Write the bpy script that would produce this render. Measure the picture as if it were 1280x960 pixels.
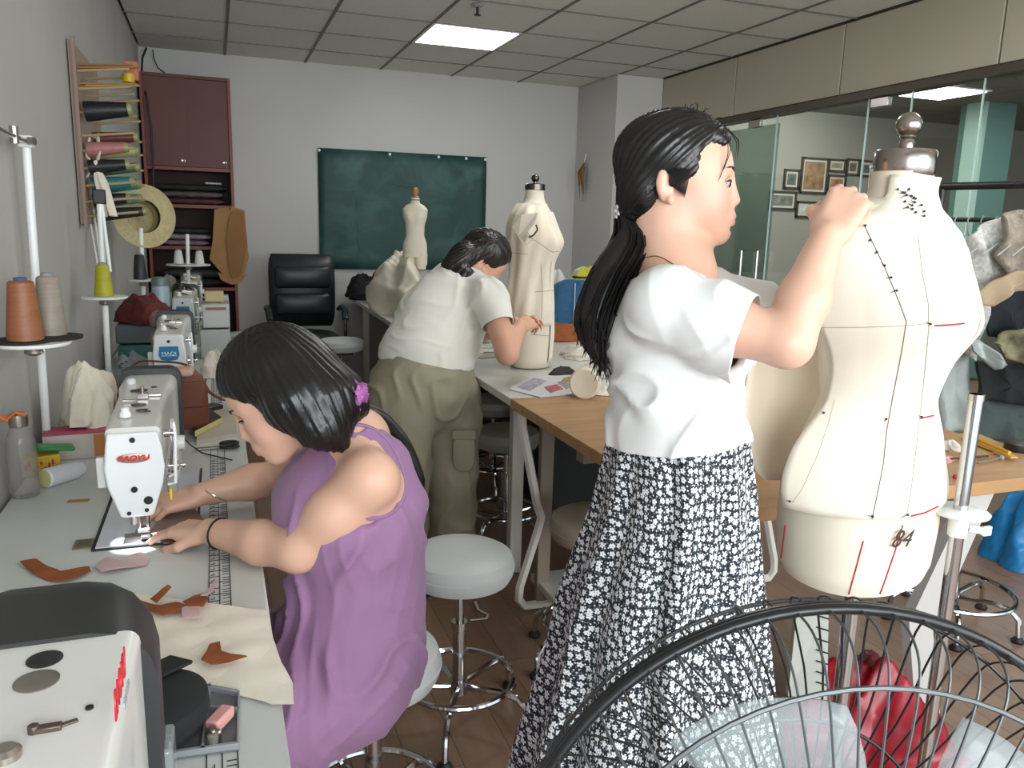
import bpy, bmesh, math, random
import numpy as np
from mathutils import Vector, Matrix, Euler
random.seed(7); np.random.seed(7)
SC = bpy.context.scene; COL = SC.collection; PI = math.pi
for _o in list(bpy.data.objects): bpy.data.objects.remove(_o)

# ---------------------------------------------------------------- camera
CAM_H, FOC = 1.40, 1002.7                     # eye height, focal length in pixels of the 1280 wide frame
YAW, PITCH, ROLL = .35425, .19515, .02738
def cam_axes():
    cy, sy, cp, sp = math.cos(YAW), math.sin(YAW), math.cos(PITCH), math.sin(PITCH)
    f = Vector((sy*cp, cy*cp, -sp)); r = Vector((cy, -sy, 0)); u = r.cross(f)
    return r*math.cos(ROLL)+u*math.sin(ROLL), u*math.cos(ROLL)-r*math.sin(ROLL), f
CR, CU, CF = cam_axes()
camd = bpy.data.cameras.new('camera'); cam = bpy.data.objects.new('camera', camd); COL.objects.link(cam)
camd.sensor_width = 36; camd.lens = FOC*36/1280; camd.clip_start = .02
cam.matrix_world = Matrix(((CR.x, CU.x, -CF.x, 0), (CR.y, CU.y, -CF.y, 0), (CR.z, CU.z, -CF.z, CAM_H), (0, 0, 0, 1)))
SC.camera = cam
# ---------------------------------------------------------------- light
w = bpy.data.worlds.new('daylight'); SC.world = w; w.use_nodes = True
w.node_tree.nodes['Background'].inputs[0].default_value = (.80, .90, 1, 1)
w.node_tree.nodes['Background'].inputs[1].default_value = 2.3
def area(name, loc, look, sx, sy, power, col):
    d = bpy.data.lights.new(name, 'AREA'); d.shape = 'RECTANGLE'; d.size = sx; d.size_y = sy; d.energy = power; d.color = col
    o = bpy.data.objects.new(name, d); COL.objects.link(o); o.location = loc
    o.rotation_euler = (Vector(look)-Vector(loc)).to_track_quat('-Z', 'Y').to_euler(); return o
area('window_daylight', (2.9, -1.6, 1.75), (1.3, 2.2, 1.05), 2.6, 1.5, 104, (1, .985, .95))
area('left_window_daylight', (.2, -2.2, 1.6), (.8, 3.4, 2.2), 1.8, 1.3, 105, (.93, .97, 1))
SC.view_settings.view_transform = 'Standard'; SC.view_settings.look = 'None'
SC.view_settings.exposure = -0.16; SC.view_settings.gamma = 1; SC.view_settings.use_curve_mapping = False

# ---------------------------------------------------------------- helpers
def ray(x, y): return CF+CR*((x-640)/FOC)-CU*((y-480)/FOC)
CO = Vector((0, 0, CAM_H))
def atZ(x, y, z): d = ray(x, y); return CO+d*((z-CAM_H)/d.z)
def atY(x, y, Y): d = ray(x, y); return CO+d*(Y/d.y)
def atX(x, y, X): d = ray(x, y); return CO+d*(X/d.x)
def atD(x, y, dep): return CO+ray(x, y)*dep
def V(*a): return Vector(a)
def lin(c):
    if isinstance(c, str): c = [int(c[i:i+2], 16)/255 for i in (0, 2, 4)]
    return tuple((v/12.92 if v <= .04045 else ((v+.055)/1.055)**2.4) for v in c)+(1,)
MATS = {}
def M(name, col=(.8, .8, .8), rough=.5, metal=0, noise=None, bump=None, spec=None, coat=0, trans=0, alpha=1, emit=0, sheen=0, coords='Object', stretch=(1, 1, 1), vcol=None, aniso=0):
    if name in MATS: return MATS[name]
    m = bpy.data.materials.new(name); m.use_nodes = True; nt = m.node_tree; b = nt.nodes['Principled BSDF']; c = lin(col)
    b.inputs['Base Color'].default_value = c; b.inputs['Roughness'].default_value = rough; b.inputs['Metallic'].default_value = metal
    if spec is not None: b.inputs['Specular IOR Level'].default_value = spec
    b.inputs['Coat Weight'].default_value = coat; b.inputs['Transmission Weight'].default_value = trans; b.inputs['Alpha'].default_value = alpha
    b.inputs['Sheen Weight'].default_value = sheen
    if emit: b.inputs['Emission Color'].default_value = c; b.inputs['Emission Strength'].default_value = emit
    L = nt.links.new
    if noise or bump:
        tc = nt.nodes.new('ShaderNodeTexCoord'); mp = nt.nodes.new('ShaderNodeMapping'); mp.inputs['Scale'].default_value = stretch
        L(tc.outputs[coords], mp.inputs[0])
    src = None
    if vcol:
        a = nt.nodes.new('ShaderNodeAttribute'); a.attribute_name = vcol; src = a.outputs['Color']; L(src, b.inputs['Base Color'])
    if noise:
        n = nt.nodes.new('ShaderNodeTexNoise'); n.inputs['Scale'].default_value = noise[0]; n.inputs['Detail'].default_value = 5; L(mp.outputs[0], n.inputs[0])
        mr = nt.nodes.new('ShaderNodeMapRange'); mr.inputs[1].default_value = .3; mr.inputs[2].default_value = .7
        mr.inputs[3].default_value = 1-noise[1]; mr.inputs[4].default_value = 1+noise[1]; L(n.outputs[0], mr.inputs[0])
        mx = nt.nodes.new('ShaderNodeVectorMath'); mx.operation = 'SCALE'
        if src: L(src, mx.inputs[0])
        else: mx.inputs[0].default_value = c[:3]
        L(mr.outputs[0], mx.inputs['Scale']); L(mx.outputs[0], b.inputs['Base Color'])
    if bump:
        n = nt.nodes.new('ShaderNodeTexNoise'); n.inputs['Scale'].default_value = bump[0]; n.inputs['Detail'].default_value = 4; L(mp.outputs[0], n.inputs[0])
        bp = nt.nodes.new('ShaderNodeBump'); bp.inputs['Strength'].default_value = bump[1]; bp.inputs['Distance'].default_value = bump[2] if len(bump) > 2 else .004
        L(n.outputs[0], bp.inputs['Height']); L(bp.outputs[0], b.inputs['Normal'])
    MATS[name] = m; return m

class MB:
    """collects shapes, links them as one mesh object"""
    def __init__(s): s.v = []; s.f = []; s.m = []; s.uv = None
    def add(s, vs, fs, mi=0):
        o = len(s.v); s.v += [tuple(p) for p in vs]; s.f += [tuple(o+i for i in f) for f in fs]; s.m += [mi]*len(fs); return s
    def box(s, c, d, R=None, mi=0, taper=1):
        P = []
        for z in (-.5, .5):
            for x, y in ((-.5, -.5), (.5, -.5), (.5, .5), (-.5, .5)):
                t = taper if z > 0 else 1
                p = Vector((x*d[0]*t, y*d[1]*t, z*d[2]))
                if R is not None: p = R @ p
                P.append(p+Vector(c))
        return s.add(P, [(3, 2, 1, 0), (4, 5, 6, 7), (0, 1, 5, 4), (1, 2, 6, 5), (2, 3, 7, 6), (3, 0, 4, 7)], mi)
    def loft(s, rings, caps=True, mi=0, closed=True):
        n = len(rings[0]); vs = [p for r in rings for p in r]; fs = []
        for i in range(len(rings)-1):
            for j in range(n if closed else n-1):
                k = (j+1) % n; fs.append((i*n+j, i*n+k, (i+1)*n+k, (i+1)*n+j))
        if caps and closed: fs += [tuple(range(n-1, -1, -1)), tuple((len(rings)-1)*n+j for j in range(n))]
        return s.add(vs, fs, mi)
    def tube(s, pts, r, n=8, caps=True, mi=0, flat=1.0, closed=False, up=None):
        pts = [Vector(p) for p in pts]; N = len(pts); rr = r if isinstance(r, (list, tuple)) else [r]*N; rings = []; prev = None
        for i in range(N):
            if closed: t = pts[(i+1) % N]-pts[i-1]
            else: t = pts[min(i+1, N-1)]-pts[max(i-1, 0)]
            t.normalize()
            if prev is None:
                a = Vector(up) if up is not None else (Vector((0, 0, 1)) if abs(t.z) < .9 else Vector((1, 0, 0)))
            else: a = prev
            u = (a-t*a.dot(t)).normalized(); prev = u; w2 = t.cross(u)
            rings.append([pts[i]+(u*math.cos(2*PI*k/n)*flat+w2*math.sin(2*PI*k/n))*rr[i] for k in range(n)])
        if closed: rings.append(rings[0])
        return s.loft(rings, caps and not closed, mi)
    def cyl(s, a, b, r, r2=None, n=16, mi=0): return s.tube([a, b], [r, r if r2 is None else r2], n, mi=mi)
    def lathe(s, prof, c=(0, 0, 0), n=24, R=None, sx=1, sy=1, mi=0, caps=True):
        rings = []
        for r, z in prof:
            ring = []
            for k in range(n):
                p = Vector((r*sx*math.cos(2*PI*k/n), r*sy*math.sin(2*PI*k/n), z))
                if R is not None: p = R @ p
                ring.append(p+Vector(c))
            rings.append(ring)
        return s.loft(rings, caps, mi)
    def ball(s, c, r, n=16, m=10, R=None, mi=0):
        if not isinstance(r, (tuple, list, Vector)): r = (r, r, r)
        rings = []
        for i in range(m+1):
            a = -PI/2+PI*i/m; cz = max(.02, math.cos(a)); ring = []
            for k in range(n):
                p = Vector((r[0]*cz*math.cos(2*PI*k/n), r[1]*cz*math.sin(2*PI*k/n), r[2]*math.sin(a)))
                if R is not None: p = R @ p
                ring.append(p+Vector(c))
            rings.append(ring)
        return s.loft(rings, True, mi)
    def prism(s, pts, off, mi=0):
        """outline of 3d points pushed by the vector off"""
        n = len(pts); a = [Vector(p) for p in pts]; b = [p+Vector(off) for p in a]
        return s.add(a+b, [tuple(range(n-1, -1, -1)), tuple(range(n, 2*n))]+[(i, (i+1) % n, n+(i+1) % n, n+i) for i in range(n)], mi)
    def torus(s, c, R1, r, n=40, m=8, R=None, mi=0, sx=1, sy=1):
        pts = []
        for k in range(n):
            p = Vector((R1*sx*math.cos(2*PI*k/n), R1*sy*math.sin(2*PI*k/n), 0))
            if R is not None: p = R @ p
            pts.append(p+Vector(c))
        return s.tube(pts, r, m, closed=True, mi=mi)
    def build(s, name, mat, parent=None, world=True, smooth=True, bev=0, seg=2, solid=0, sub=0, angle=40):
        me = bpy.data.meshes.new(name); vs = s.v
        if parent is not None and world:
            iv = wm(parent).inverted(); vs = [tuple(iv @ Vector(p)) for p in vs]
        me.from_pydata(vs, [], s.f)
        for mm in (mat if isinstance(mat, (list, tuple)) else [mat]): me.materials.append(mm)
        if any(s.m): me.polygons.foreach_set('material_index', s.m)
        if s.uv:
            ul = me.uv_layers.new(name='UVMap'); li = np.zeros(len(me.loops), dtype=np.int32); me.loops.foreach_get('vertex_index', li)
            ul.data.foreach_set('uv', np.array(s.uv, dtype=np.float32)[li].ravel())
        me.update()
        if smooth: me.shade_smooth(); me.set_sharp_from_angle(angle=math.radians(angle))
        o = bpy.data.objects.new(name, me); COL.objects.link(o)
        if parent is not None: o.parent = parent
        if solid: q = o.modifiers.new('solid', 'SOLIDIFY'); q.thickness = solid; q.offset = 0
        if bev: q = o.modifiers.new('bevel', 'BEVEL'); q.width = bev; q.segments = seg; q.limit_method = 'ANGLE'; q.harden_normals = False
        if sub: q = o.modifiers.new('sub', 'SUBSURF'); q.levels = sub; q.render_levels = sub
        return o
WM = {}
def wm(o):
    m = Matrix.LocRotScale(o.location, o.rotation_euler, o.scale)
    return wm(o.parent) @ m if o.parent else m
def tag(o, label=None, cat=None, group=None, kind=None):
    if label: o['label'] = label
    if cat: o['category'] = cat
    if group: o['group'] = group
    if kind: o['kind'] = kind
    return o
def thing(name, label, cat, loc=(0, 0, 0), rz=0, group=None):
    o = bpy.data.objects.new(name, None); COL.objects.link(o); o.location = loc; o.rotation_euler = (0, 0, rz); o.empty_display_size = .05
    return tag(o, label, cat, group)
def dup(root, loc=None, rz=None, label=None, group=None, rot=None):
    kids = [c for c in bpy.data.objects if c.parent == root]
    r = root.copy(); COL.objects.link(r)
    if loc is not None: r.location = loc
    if rz is not None: r.rotation_euler = (0, 0, rz)
    if rot is not None: r.rotation_euler = rot
    if label: r['label'] = label
    if group: r['group'] = group
    for ch in kids:
        c = ch.copy(); COL.objects.link(c); c.parent = r
        for g in [x for x in bpy.data.objects if x.parent == ch]:
            d = g.copy(); COL.objects.link(d); d.parent = c
    return r
def struct(name, mb, mat, **k):
    o = mb.build(name, mat, **k)
    if o.parent is None: o['kind'] = 'structure'
    return o
def text(name, body, mat, size, M4, parent, ext=.0006, bold=False, shear=0, sx=1, offset=0):
    """lettering as a thin mesh; M4 places its plane (x right, y up) in the world"""
    c = bpy.data.curves.new(name, 'FONT'); c.body = body; c.size = size; c.extrude = ext; c.align_x = 'CENTER'; c.align_y = 'CENTER'; c.shear = shear; c.offset = offset
    t = bpy.data.objects.new(name, c); COL.objects.link(t); dg = bpy.context.evaluated_depsgraph_get(); me = bpy.data.meshes.new_from_object(t.evaluated_get(dg))
    bpy.data.objects.remove(t); me.transform(Matrix.Diagonal((sx, 1, 1, 1)))
    me.transform((wm(parent).inverted() if parent else Matrix()) @ M4); me.materials.clear(); me.materials.append(mat); me.name = name
    o = bpy.data.objects.new(name, me); COL.objects.link(o); o.parent = parent; return o
def frame4(o, x, y, z=None):
    x = Vector(x).normalized(); y = Vector(y); y = (y-x*y.dot(x)).normalized(); z = x.cross(y)
    return Matrix(((x.x, y.x, z.x, o[0]), (x.y, y.y, z.y, o[1]), (x.z, y.z, z.z, o[2]), (0, 0, 0, 1)))
def rotz(a): return Matrix.Rotation(a, 3, 'Z')
def aim(d, up=(0, 0, 1)):
    """3x3 whose z axis is d"""
    z = Vector(d).normalized(); u = Vector(up)
    if abs(z.dot(u)) > .98: u = Vector((1, 0, 0))
    x = u.cross(z).normalized(); y = z.cross(x)
    return Matrix(((x.x, y.x, z.x), (x.y, y.y, z.y), (x.z, y.z, z.z)))

# ---------- fields: bodies and soft shapes as one continuous surface
class Field:
    def __init__(s, lo, hi, h):
        s.lo = np.array(lo, dtype=np.float64); s.h = h; s.n = np.ceil((np.array(hi)-s.lo)/h).astype(int)+1
        s.F = np.full(tuple(s.n), .05, dtype=np.float32)
    def _win(s, lo, hi):
        a = np.maximum(0, np.floor((np.array(lo)-s.lo)/s.h).astype(int)); b = np.minimum(s.n, np.ceil((np.array(hi)-s.lo)/s.h).astype(int)+1)
        if (b <= a).any(): return None
        ax = [(s.lo[i]+s.h*np.arange(a[i], b[i])).astype(np.float32) for i in range(3)]
        return (slice(a[0], b[0]), slice(a[1], b[1]), slice(a[2], b[2])), ax[0][:, None, None], ax[1][None, :, None], ax[2][None, None, :]
    def _put(s, sl, d, k, sub):
        f = s.F[sl]
        if sub:
            d = -d; h = np.maximum(k-np.abs(f-d), 0)/k; s.F[sl] = np.maximum(f, d)+h*h*k*.25
        else:
            h = np.maximum(k-np.abs(f-d), 0)/k; s.F[sl] = np.minimum(f, d)-h*h*k*.25
    def cap(s, a, b, ra, rb=None, k=.02, sub=False):
        rb = ra if rb is None else rb; a = np.array(a, float); b = np.array(b, float); R = max(ra, rb)+k+.012
        q = s._win(np.minimum(a, b)-R, np.maximum(a, b)+R)
        if q is None: return s
        sl, X, Y, Z = q; ab = b-a; L2 = max(ab@ab, 1e-9)
        t = np.clip(((X-a[0])*ab[0]+(Y-a[1])*ab[1]+(Z-a[2])*ab[2])/L2, 0, 1)
        d = np.sqrt((X-a[0]-t*ab[0])**2+(Y-a[1]-t*ab[1])**2+(Z-a[2]-t*ab[2])**2)-(ra+(rb-ra)*t)
        s._put(sl, d, k, sub); return s
    def ell(s, c, r, R=None, k=.02, sub=False):
        c = np.array(c, float); r = np.array(r, float); m = r.max()+k+.012
        q = s._win(c-m, c+m)
        if q is None: return s
        sl, X, Y, Z = q; X, Y, Z = X-c[0], Y-c[1], Z-c[2]
        if R is not None:
            A = np.array(R.transposed()); X, Y, Z = A[0, 0]*X+A[0, 1]*Y+A[0, 2]*Z, A[1, 0]*X+A[1, 1]*Y+A[1, 2]*Z, A[2, 0]*X+A[2, 1]*Y+A[2, 2]*Z
        k0 = np.sqrt((X/r[0])**2+(Y/r[1])**2+(Z/r[2])**2); k1 = np.sqrt((X/r[0]**2)**2+(Y/r[1]**2)**2+(Z/r[2]**2)**2)
        s._put(sl, np.where(k0 > .05, k0*(k0-1)/np.maximum(k1, 1e-6), -r.min()), k, sub); return s
    def chain(s, pts, rs, k=.02):
        for i in range(len(pts)-1): s.cap(pts[i], pts[i+1], rs[i], rs[i+1], k)
        return s
    def mesh(s):
        F = s.F; I = F < 0; n = F.shape
        c = [I[a:n[0]-1+a, b:n[1]-1+b, d:n[2]-1+d] for a in (0, 1) for b in (0, 1) for d in (0, 1)]
        al = c[0].copy(); an = c[0].copy()
        for q in c[1:]: al &= q; an |= q
        act = an & ~al; ci = np.argwhere(act); N = len(ci); idx = np.full(act.shape, -1, dtype=np.int32); idx[act] = np.arange(N)
        acc = np.zeros((N, 3)); cnt = np.zeros(N); corners = [(a, b, d) for a in (0, 1) for b in (0, 1) for d in (0, 1)]
        val = {q: F[ci[:, 0]+q[0], ci[:, 1]+q[1], ci[:, 2]+q[2]] for q in corners}
        for q in corners:
            for ax in range(3):
                if q[ax] == 0:
                    e = list(q); e[ax] = 1; e = tuple(e); va, vb = val[q], val[e]; m = (va < 0) != (vb < 0)
                    t = va[m]/(va[m]-vb[m]); p = np.tile(np.array(q, float), (m.sum(), 1)); p[:, ax] = t; acc[m] += p; cnt[m] += 1
        vs = s.lo+s.h*(ci+acc/np.maximum(cnt, 1)[:, None]); fs = []
        for ax in range(3):
            sa = [slice(None)]*3; sb = [slice(None)]*3; sa[ax] = slice(0, n[ax]-1); sb[ax] = slice(1, n[ax])
            A, B = I[tuple(sa)], I[tuple(sb)]; e = np.argwhere(A != B); o1, o2 = [i for i in range(3) if i != ax]
            e = e[(e[:, o1] > 0) & (e[:, o2] > 0) & (e[:, o1] < n[o1]-1) & (e[:, o2] < n[o2]-1)]
            def cell(da, db):
                q = e.copy(); q[:, o1] -= da; q[:, o2] -= db; return idx[q[:, 0], q[:, 1], q[:, 2]]
            quad = np.stack([cell(1, 1), cell(0, 1), cell(0, 0), cell(1, 0)], 1); flip = A[e[:, 0], e[:, 1], e[:, 2]]
            if ax == 1: flip = ~flip
            quad[~flip] = quad[~flip][:, ::-1]; fs.append(quad)
        return vs, np.concatenate(fs)
def fobj(name, vs, fs, mat, parent=None, col=None, solid=0, smooth_it=0, keep=None):
    """numpy mesh to object; keep(vs) -> bool per vertex cuts it open"""
    vs = np.asarray(vs, float); fs = np.asarray(fs)
    if smooth_it:
        nb = np.zeros_like(vs); ct = np.zeros(len(vs)); ed = np.concatenate([fs[:, [0, 1]], fs[:, [1, 2]], fs[:, [2, 3]], fs[:, [3, 0]]])
        for _ in range(smooth_it):
            nb[:] = 0; ct[:] = 0
            for q in range(3): nb[:, q] = np.bincount(ed[:, 0], vs[ed[:, 1], q], len(vs))+np.bincount(ed[:, 1], vs[ed[:, 0], q], len(vs))
            ct = np.bincount(ed[:, 0], minlength=len(vs))+np.bincount(ed[:, 1], minlength=len(vs)); vs = vs*.5+.5*nb/np.maximum(ct, 1)[:, None]
    if keep is not None:
        g = keep(vs); ins = g > 0; tg = np.zeros_like(vs); tc = np.zeros(len(vs)); fs = fs[ins[fs].any(1)]
        for a in range(4):
            for b in range(4):
                if a == b: continue
                m = ins[fs[:, a]] & ~ins[fs[:, b]]; ia, ib = fs[m, a], fs[m, b]; t = g[ia]/np.maximum(g[ia]-g[ib], 1e-9); q = vs[ia]+(vs[ib]-vs[ia])*t[:, None]
                for c in range(3): tg[:, c] += np.bincount(ib, q[:, c], len(vs))
                tc += np.bincount(ib, minlength=len(vs))
        lab = np.arange(len(vs))
        for _ in range(200):
            fm = lab[fs].min(1); l2 = lab.copy()
            for c in range(fs.shape[1]): np.minimum.at(l2, fs[:, c], fm)
            l2 = l2[l2]
            if (l2 == lab).all(): break
            lab = l2
        fl_ = lab[fs[:, 0]]; fs = fs[fl_ == np.bincount(fl_).argmax()]
        mv = (tc > 0) & ~ins; vs = vs.copy(); vs[mv] = tg[mv]/tc[mv][:, None]
    used = np.unique(fs); mp = np.full(len(vs), -1); mp[used] = np.arange(len(used)); vs = vs[used]; fs = mp[fs]
    if parent is not None:
        iv = np.array(wm(parent).inverted()); lv = vs @ iv[:3, :3].T+iv[:3, 3]
    else: lv = vs
    me = bpy.data.meshes.new(name); me.vertices.add(len(lv)); me.vertices.foreach_set('co', lv.astype(np.float32).ravel())
    me.loops.add(fs.size); me.loops.foreach_set('vertex_index', fs.astype(np.int32).ravel()); me.polygons.add(len(fs))
    me.polygons.foreach_set('loop_start', np.arange(0, fs.size, 4, dtype=np.int32)); me.update(calc_edges=True)
    if col is not None:
        a = me.color_attributes.new('Col', 'FLOAT_COLOR', 'POINT'); cc = np.ones((len(vs), 4), dtype=np.float32); cc[:, :3] = col(vs); a.data.foreach_set('color', cc.ravel())
    me.materials.append(mat); me.shade_smooth(); o = bpy.data.objects.new(name, me); COL.objects.link(o)
    if parent is not None: o.parent = parent
    if solid: q = o.modifiers.new('solid', 'SOLIDIFY'); q.thickness = solid; q.offset = 0
    return o
def vnormals(vs, fs):
    n = np.cross(vs[fs[:, 2]]-vs[fs[:, 0]], vs[fs[:, 3]]-vs[fs[:, 1]]); out = np.zeros_like(vs)
    for k in range(4):
        for q in range(3): out[:, q] += np.bincount(fs[:, k], n[:, q], len(vs))
    return out/np.maximum(np.linalg.norm(out, axis=1), 1e-12)[:, None]
def vnoise(p, seed=0):
    """smooth pseudo noise of points, about -1..1"""
    r = np.random.RandomState(seed); o = np.zeros(len(p))
    for k in range(6):
        d = r.normal(size=3); d /= np.linalg.norm(d); o += np.sin((p @ d)*r.uniform(.6, 1.6)*6.28+r.uniform(0, 6.28)+1.3*np.sin((p @ np.roll(d, 1))*5+k))
    return o/3.2
# ---------- palette
CHROME = M('chrome', 'c8c8ca', .12, 1); STEEL = M('brushed_steel', 'b9b2aa', .28, 1); DARKSTEEL = M('dark_metal', '3a3a3c', .4, .8)
BLACKPL = M('black_plastic', '17181a', .42); WHITEPL = M('white_plastic', 'e6e8e6', .35); GREYPL = M('grey_plastic', '8c8f92', .45)
MUSLIN = M('cream_muslin', 'e9e0cf', .85, noise=(9, .05), bump=(320, .25, .0006), sheen=.15)
MUSLIN2 = M('cream_muslin_worn', 'ddd3bf', .88, noise=(6, .07), bump=(14, .5, .006), sheen=.1)
INK = M('black_ink', '1c1c20', .6); RED = M('red_tape', 'b01830', .6)
BROWNCLOTH = M('rust_brown_cloth', '8a4a22', .8, noise=(22, .2), bump=(60, .5, .002)); PINKCLOTH = M('dusty_pink_satin', 'c7a9a6', .45, noise=(12, .08), bump=(30, .5, .003))
# ================================================================ the room
CZ, BY, LX, RX = 2.622, 6.90, -.48, 3.53
PLASTER = M('wall_plaster', 'bdbcb8', .9, noise=(1.6, .035), bump=(60, .15, .002)); PLASTER2 = M('left_wall_plaster', 'b0aeaa', .9, noise=(2.2, .05), bump=(7, .35, .006))
# floor: brown laminate, boards of one tone with fine grain
fm = bpy.data.materials.new('brown_laminate'); fm.use_nodes = True; nt = fm.node_tree; b = nt.nodes['Principled BSDF']; L = nt.links.new
tc = nt.nodes.new('ShaderNodeTexCoord'); mp = nt.nodes.new('ShaderNodeMapping'); mp.inputs['Rotation'].default_value = (0, 0, 1.5708); L(tc.outputs['Object'], mp.inputs[0])
br = nt.nodes.new('ShaderNodeTexBrick'); br.inputs['Scale'].default_value = 1; br.inputs['Brick Width'].default_value = .9; br.inputs['Row Height'].default_value = .14; br.inputs['Mortar Size'].default_value = .0015
br.inputs['Color1'].default_value = lin('9a7c66'); br.inputs['Color2'].default_value = lin('8c6f5a'); br.inputs['Mortar'].default_value = lin('5e4838'); L(mp.outputs[0], br.inputs['Vector'])
nz = nt.nodes.new('ShaderNodeTexNoise'); nz.inputs['Scale'].default_value = 5; nz.inputs['Detail'].default_value = 8; mp2 = nt.nodes.new('ShaderNodeMapping'); mp2.inputs['Scale'].default_value = (6, .8, 1)
L(tc.outputs['Object'], mp2.inputs[0]); L(mp2.outputs[0], nz.inputs[0]); mx = nt.nodes.new('ShaderNodeMix'); mx.data_type = 'RGBA'; mx.blend_type = 'MULTIPLY'; mx.inputs[0].default_value = .45
L(br.outputs[0], mx.inputs[6]); L(nz.outputs[0], mx.inputs[7]); L(mx.outputs[2], b.inputs['Base Color']); b.inputs['Roughness'].default_value = .42
struct('floor', MB().box((2.5, 3, -.05), (9, 10.5, .1)), fm, smooth=False)
struct('wall_left', MB().box((LX-.06, 2.9, CZ/2+.07), (.12, 8.3, CZ+.14)), PLASTER2, smooth=False)
struct('wall_back', MB().box(((LX+RX)/2-.06, BY+.06, CZ/2+.07), (RX-LX+.12, .12, CZ+.14)), PLASTER, smooth=False)
struct('column', MB().box((3.32, 6.52, CZ/2), (.42, .76, CZ-.002)), PLASTER, smooth=False)
# suspended ceiling: mineral tiles lying in a grid of steel tees
TILE = M('ceiling_tile', 'd2d2ca', .95, noise=(30, .03), bump=(240, .35, .002)); GRID = M('ceiling_grid', '6c6b64', .6); OX, OY = .130, 5.181
ceil = struct('ceiling', MB().box((1.9, 2.9, CZ+.07), (4.9, 8.3, .08)), M('ceiling_void', '4a4a48', .9), smooth=False)
tile = None
for i in range(-1, 6):
    for j in range(-9, 3):
        x0, x1 = OX+.6*i, OX+.6*(i+1); y0, y1 = OY+.6*j, OY+.6*(j+1)
        if (i, j) in ((2, 0), (2, -4), (4, -6)): continue
        x0, x1, y1 = max(x0, LX), min(x1, RX), min(y1, BY)
        full = x1-x0 > .595 and y1-y0 > .595; g = .006
        if full and tile is not None:
            t = tile.copy(); COL.objects.link(t); t.location = (x0+.3, y0+.3, CZ+.004); t.parent = ceil
        else:
            mb = MB().box((0, 0, .008), (x1-x0-2*g, y1-y0-2*g, .016)); t = mb.build('ceiling_tile', TILE, ceil, world=False, smooth=False, bev=.003, seg=1); t.location = ((x0+x1)/2, (y0+y1)/2, CZ+.004)
            if full: tile = t
tee = MB()
for i in range(0, 6): tee.box((OX+.6*i, 3.1, CZ+.001), (.018, 7.7, .006))
MB.build(tee, 'ceiling_grid', GRID, ceil, smooth=False)
for j in range(-8, 3): MB().box(((LX+RX)/2, OY+.6*j, CZ+.001), (RX-LX, .009, .005)).build('grid_rail', GRID, ceil, smooth=False)
def lightpanel(x, y, z, lab, s=.6):
    t = thing('ceiling_light', lab, 'light', (x, y, z), group=None)
    f = MB(); h = s/2
    for a, c, d in (((-1, 0), (-h+.012, 0), (.02, s-.01)), ((1, 0), (h-.012, 0), (.02, s-.01)), ((0, 1), (0, h-.012), (s-.01, .02)), ((0, -1), (0, -h+.012), (s-.01, .02))): f.box((x+c[0], y+c[1], z+.004), (d[0], d[1], .016))
    f.build('frame', WHITEPL, t, smooth=False); MB().box((x, y, z+.004), (s-.05, s-.05, .008)).build('diffuser', M('lit_panel', 'ffffff', .5, emit=15), t, smooth=False)
    return t
lightpanel(OX+1.5, OY+.3, CZ, 'bright square ceiling panel light in the tiled ceiling of the workroom')
for x, y in ((OX+1.5, OY-2.1), (OX+2.7, OY-3.3)):
    lightpanel(x, y, CZ, 'square panel light in the tiled ceiling, '+('above the oak table' if x < 2 else 'above the clothes rack'))
p = atZ(597, 6, CZ); t = thing('fire_sprinkler', 'small metal fire sprinkler head hanging from the ceiling tiles', 'sprinkler', p)
MB().lathe([(.034, 0), (.034, -.004), (.02, -.012), (.006, -.014)], p).build('escutcheon', GREYPL, t)
MB().cyl(p, p+V(0, 0, -.05), .008).lathe([(.006, -.05), (.02, -.052), (.02, -.056), (.004, -.058)], p).build('nozzle', DARKSTEEL, t)
# the panelled bulkhead over the glass
BZ = 2.205; BULK = M('bulkhead_board', 'b3ab98', .75, noise=(2.5, .03))
ys = [-1.2, .15, 1.15, 2.15, atX(1253, 40, RX).y, atX(1053, 74, RX).y, atX(919, 105, RX).y, 6.14]
tr = struct('trim_1', MB().box((RX+.08, 2.85, (BZ+CZ)/2+.07), (.12, 8.10, CZ-BZ+.14)), M('joint_dark', '4d483e', .8), smooth=False)
for a, c in zip(ys[:-1], ys[1:]):
    MB().box((RX+.012, (a+c)/2, (BZ+CZ)/2), (.024, c-a-.012, CZ-BZ-.02)).build('board_panel', BULK, tr, smooth=False, bev=.002, seg=1)
struct('trim_2', MB().box((RX+.03, 2.47, BZ-.02), (.10, 7.34, .04)), M('alu_channel', '5d564c', .45, .6), smooth=False)
# frameless glass partition
def glassmat(name, tint, a=.10, rough=.02):
    m = bpy.data.materials.new(name); m.use_nodes = True; nt = m.node_tree; nt.nodes.clear(); o = nt.nodes.new('ShaderNodeOutputMaterial')
    t = nt.nodes.new('ShaderNodeBsdfTransparent'); t.inputs[0].default_value = lin(tint); g = nt.nodes.new('ShaderNodeBsdfGlossy'); g.inputs['Roughness'].default_value = rough
    fr = nt.nodes.new('ShaderNodeFresnel'); ge = nt.nodes.new('ShaderNodeNewGeometry'); mr = nt.nodes.new('ShaderNodeMapRange'); mr.inputs[3].default_value = 1.5; mr.inputs[4].default_value = 1/1.5; nt.links.new(ge.outputs['Backfacing'], mr.inputs[0]); nt.links.new(mr.outputs[0], fr.inputs[0]); mx = nt.nodes.new('ShaderNodeMixShader')
    nt.links.new(fr.outputs[0], mx.inputs[0]); nt.links.new(t.outputs[0], mx.inputs[1]); nt.links.new(g.outputs[0], mx.inputs[2]); nt.links.new(mx.outputs[0], o.inputs[0]); return m
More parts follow.
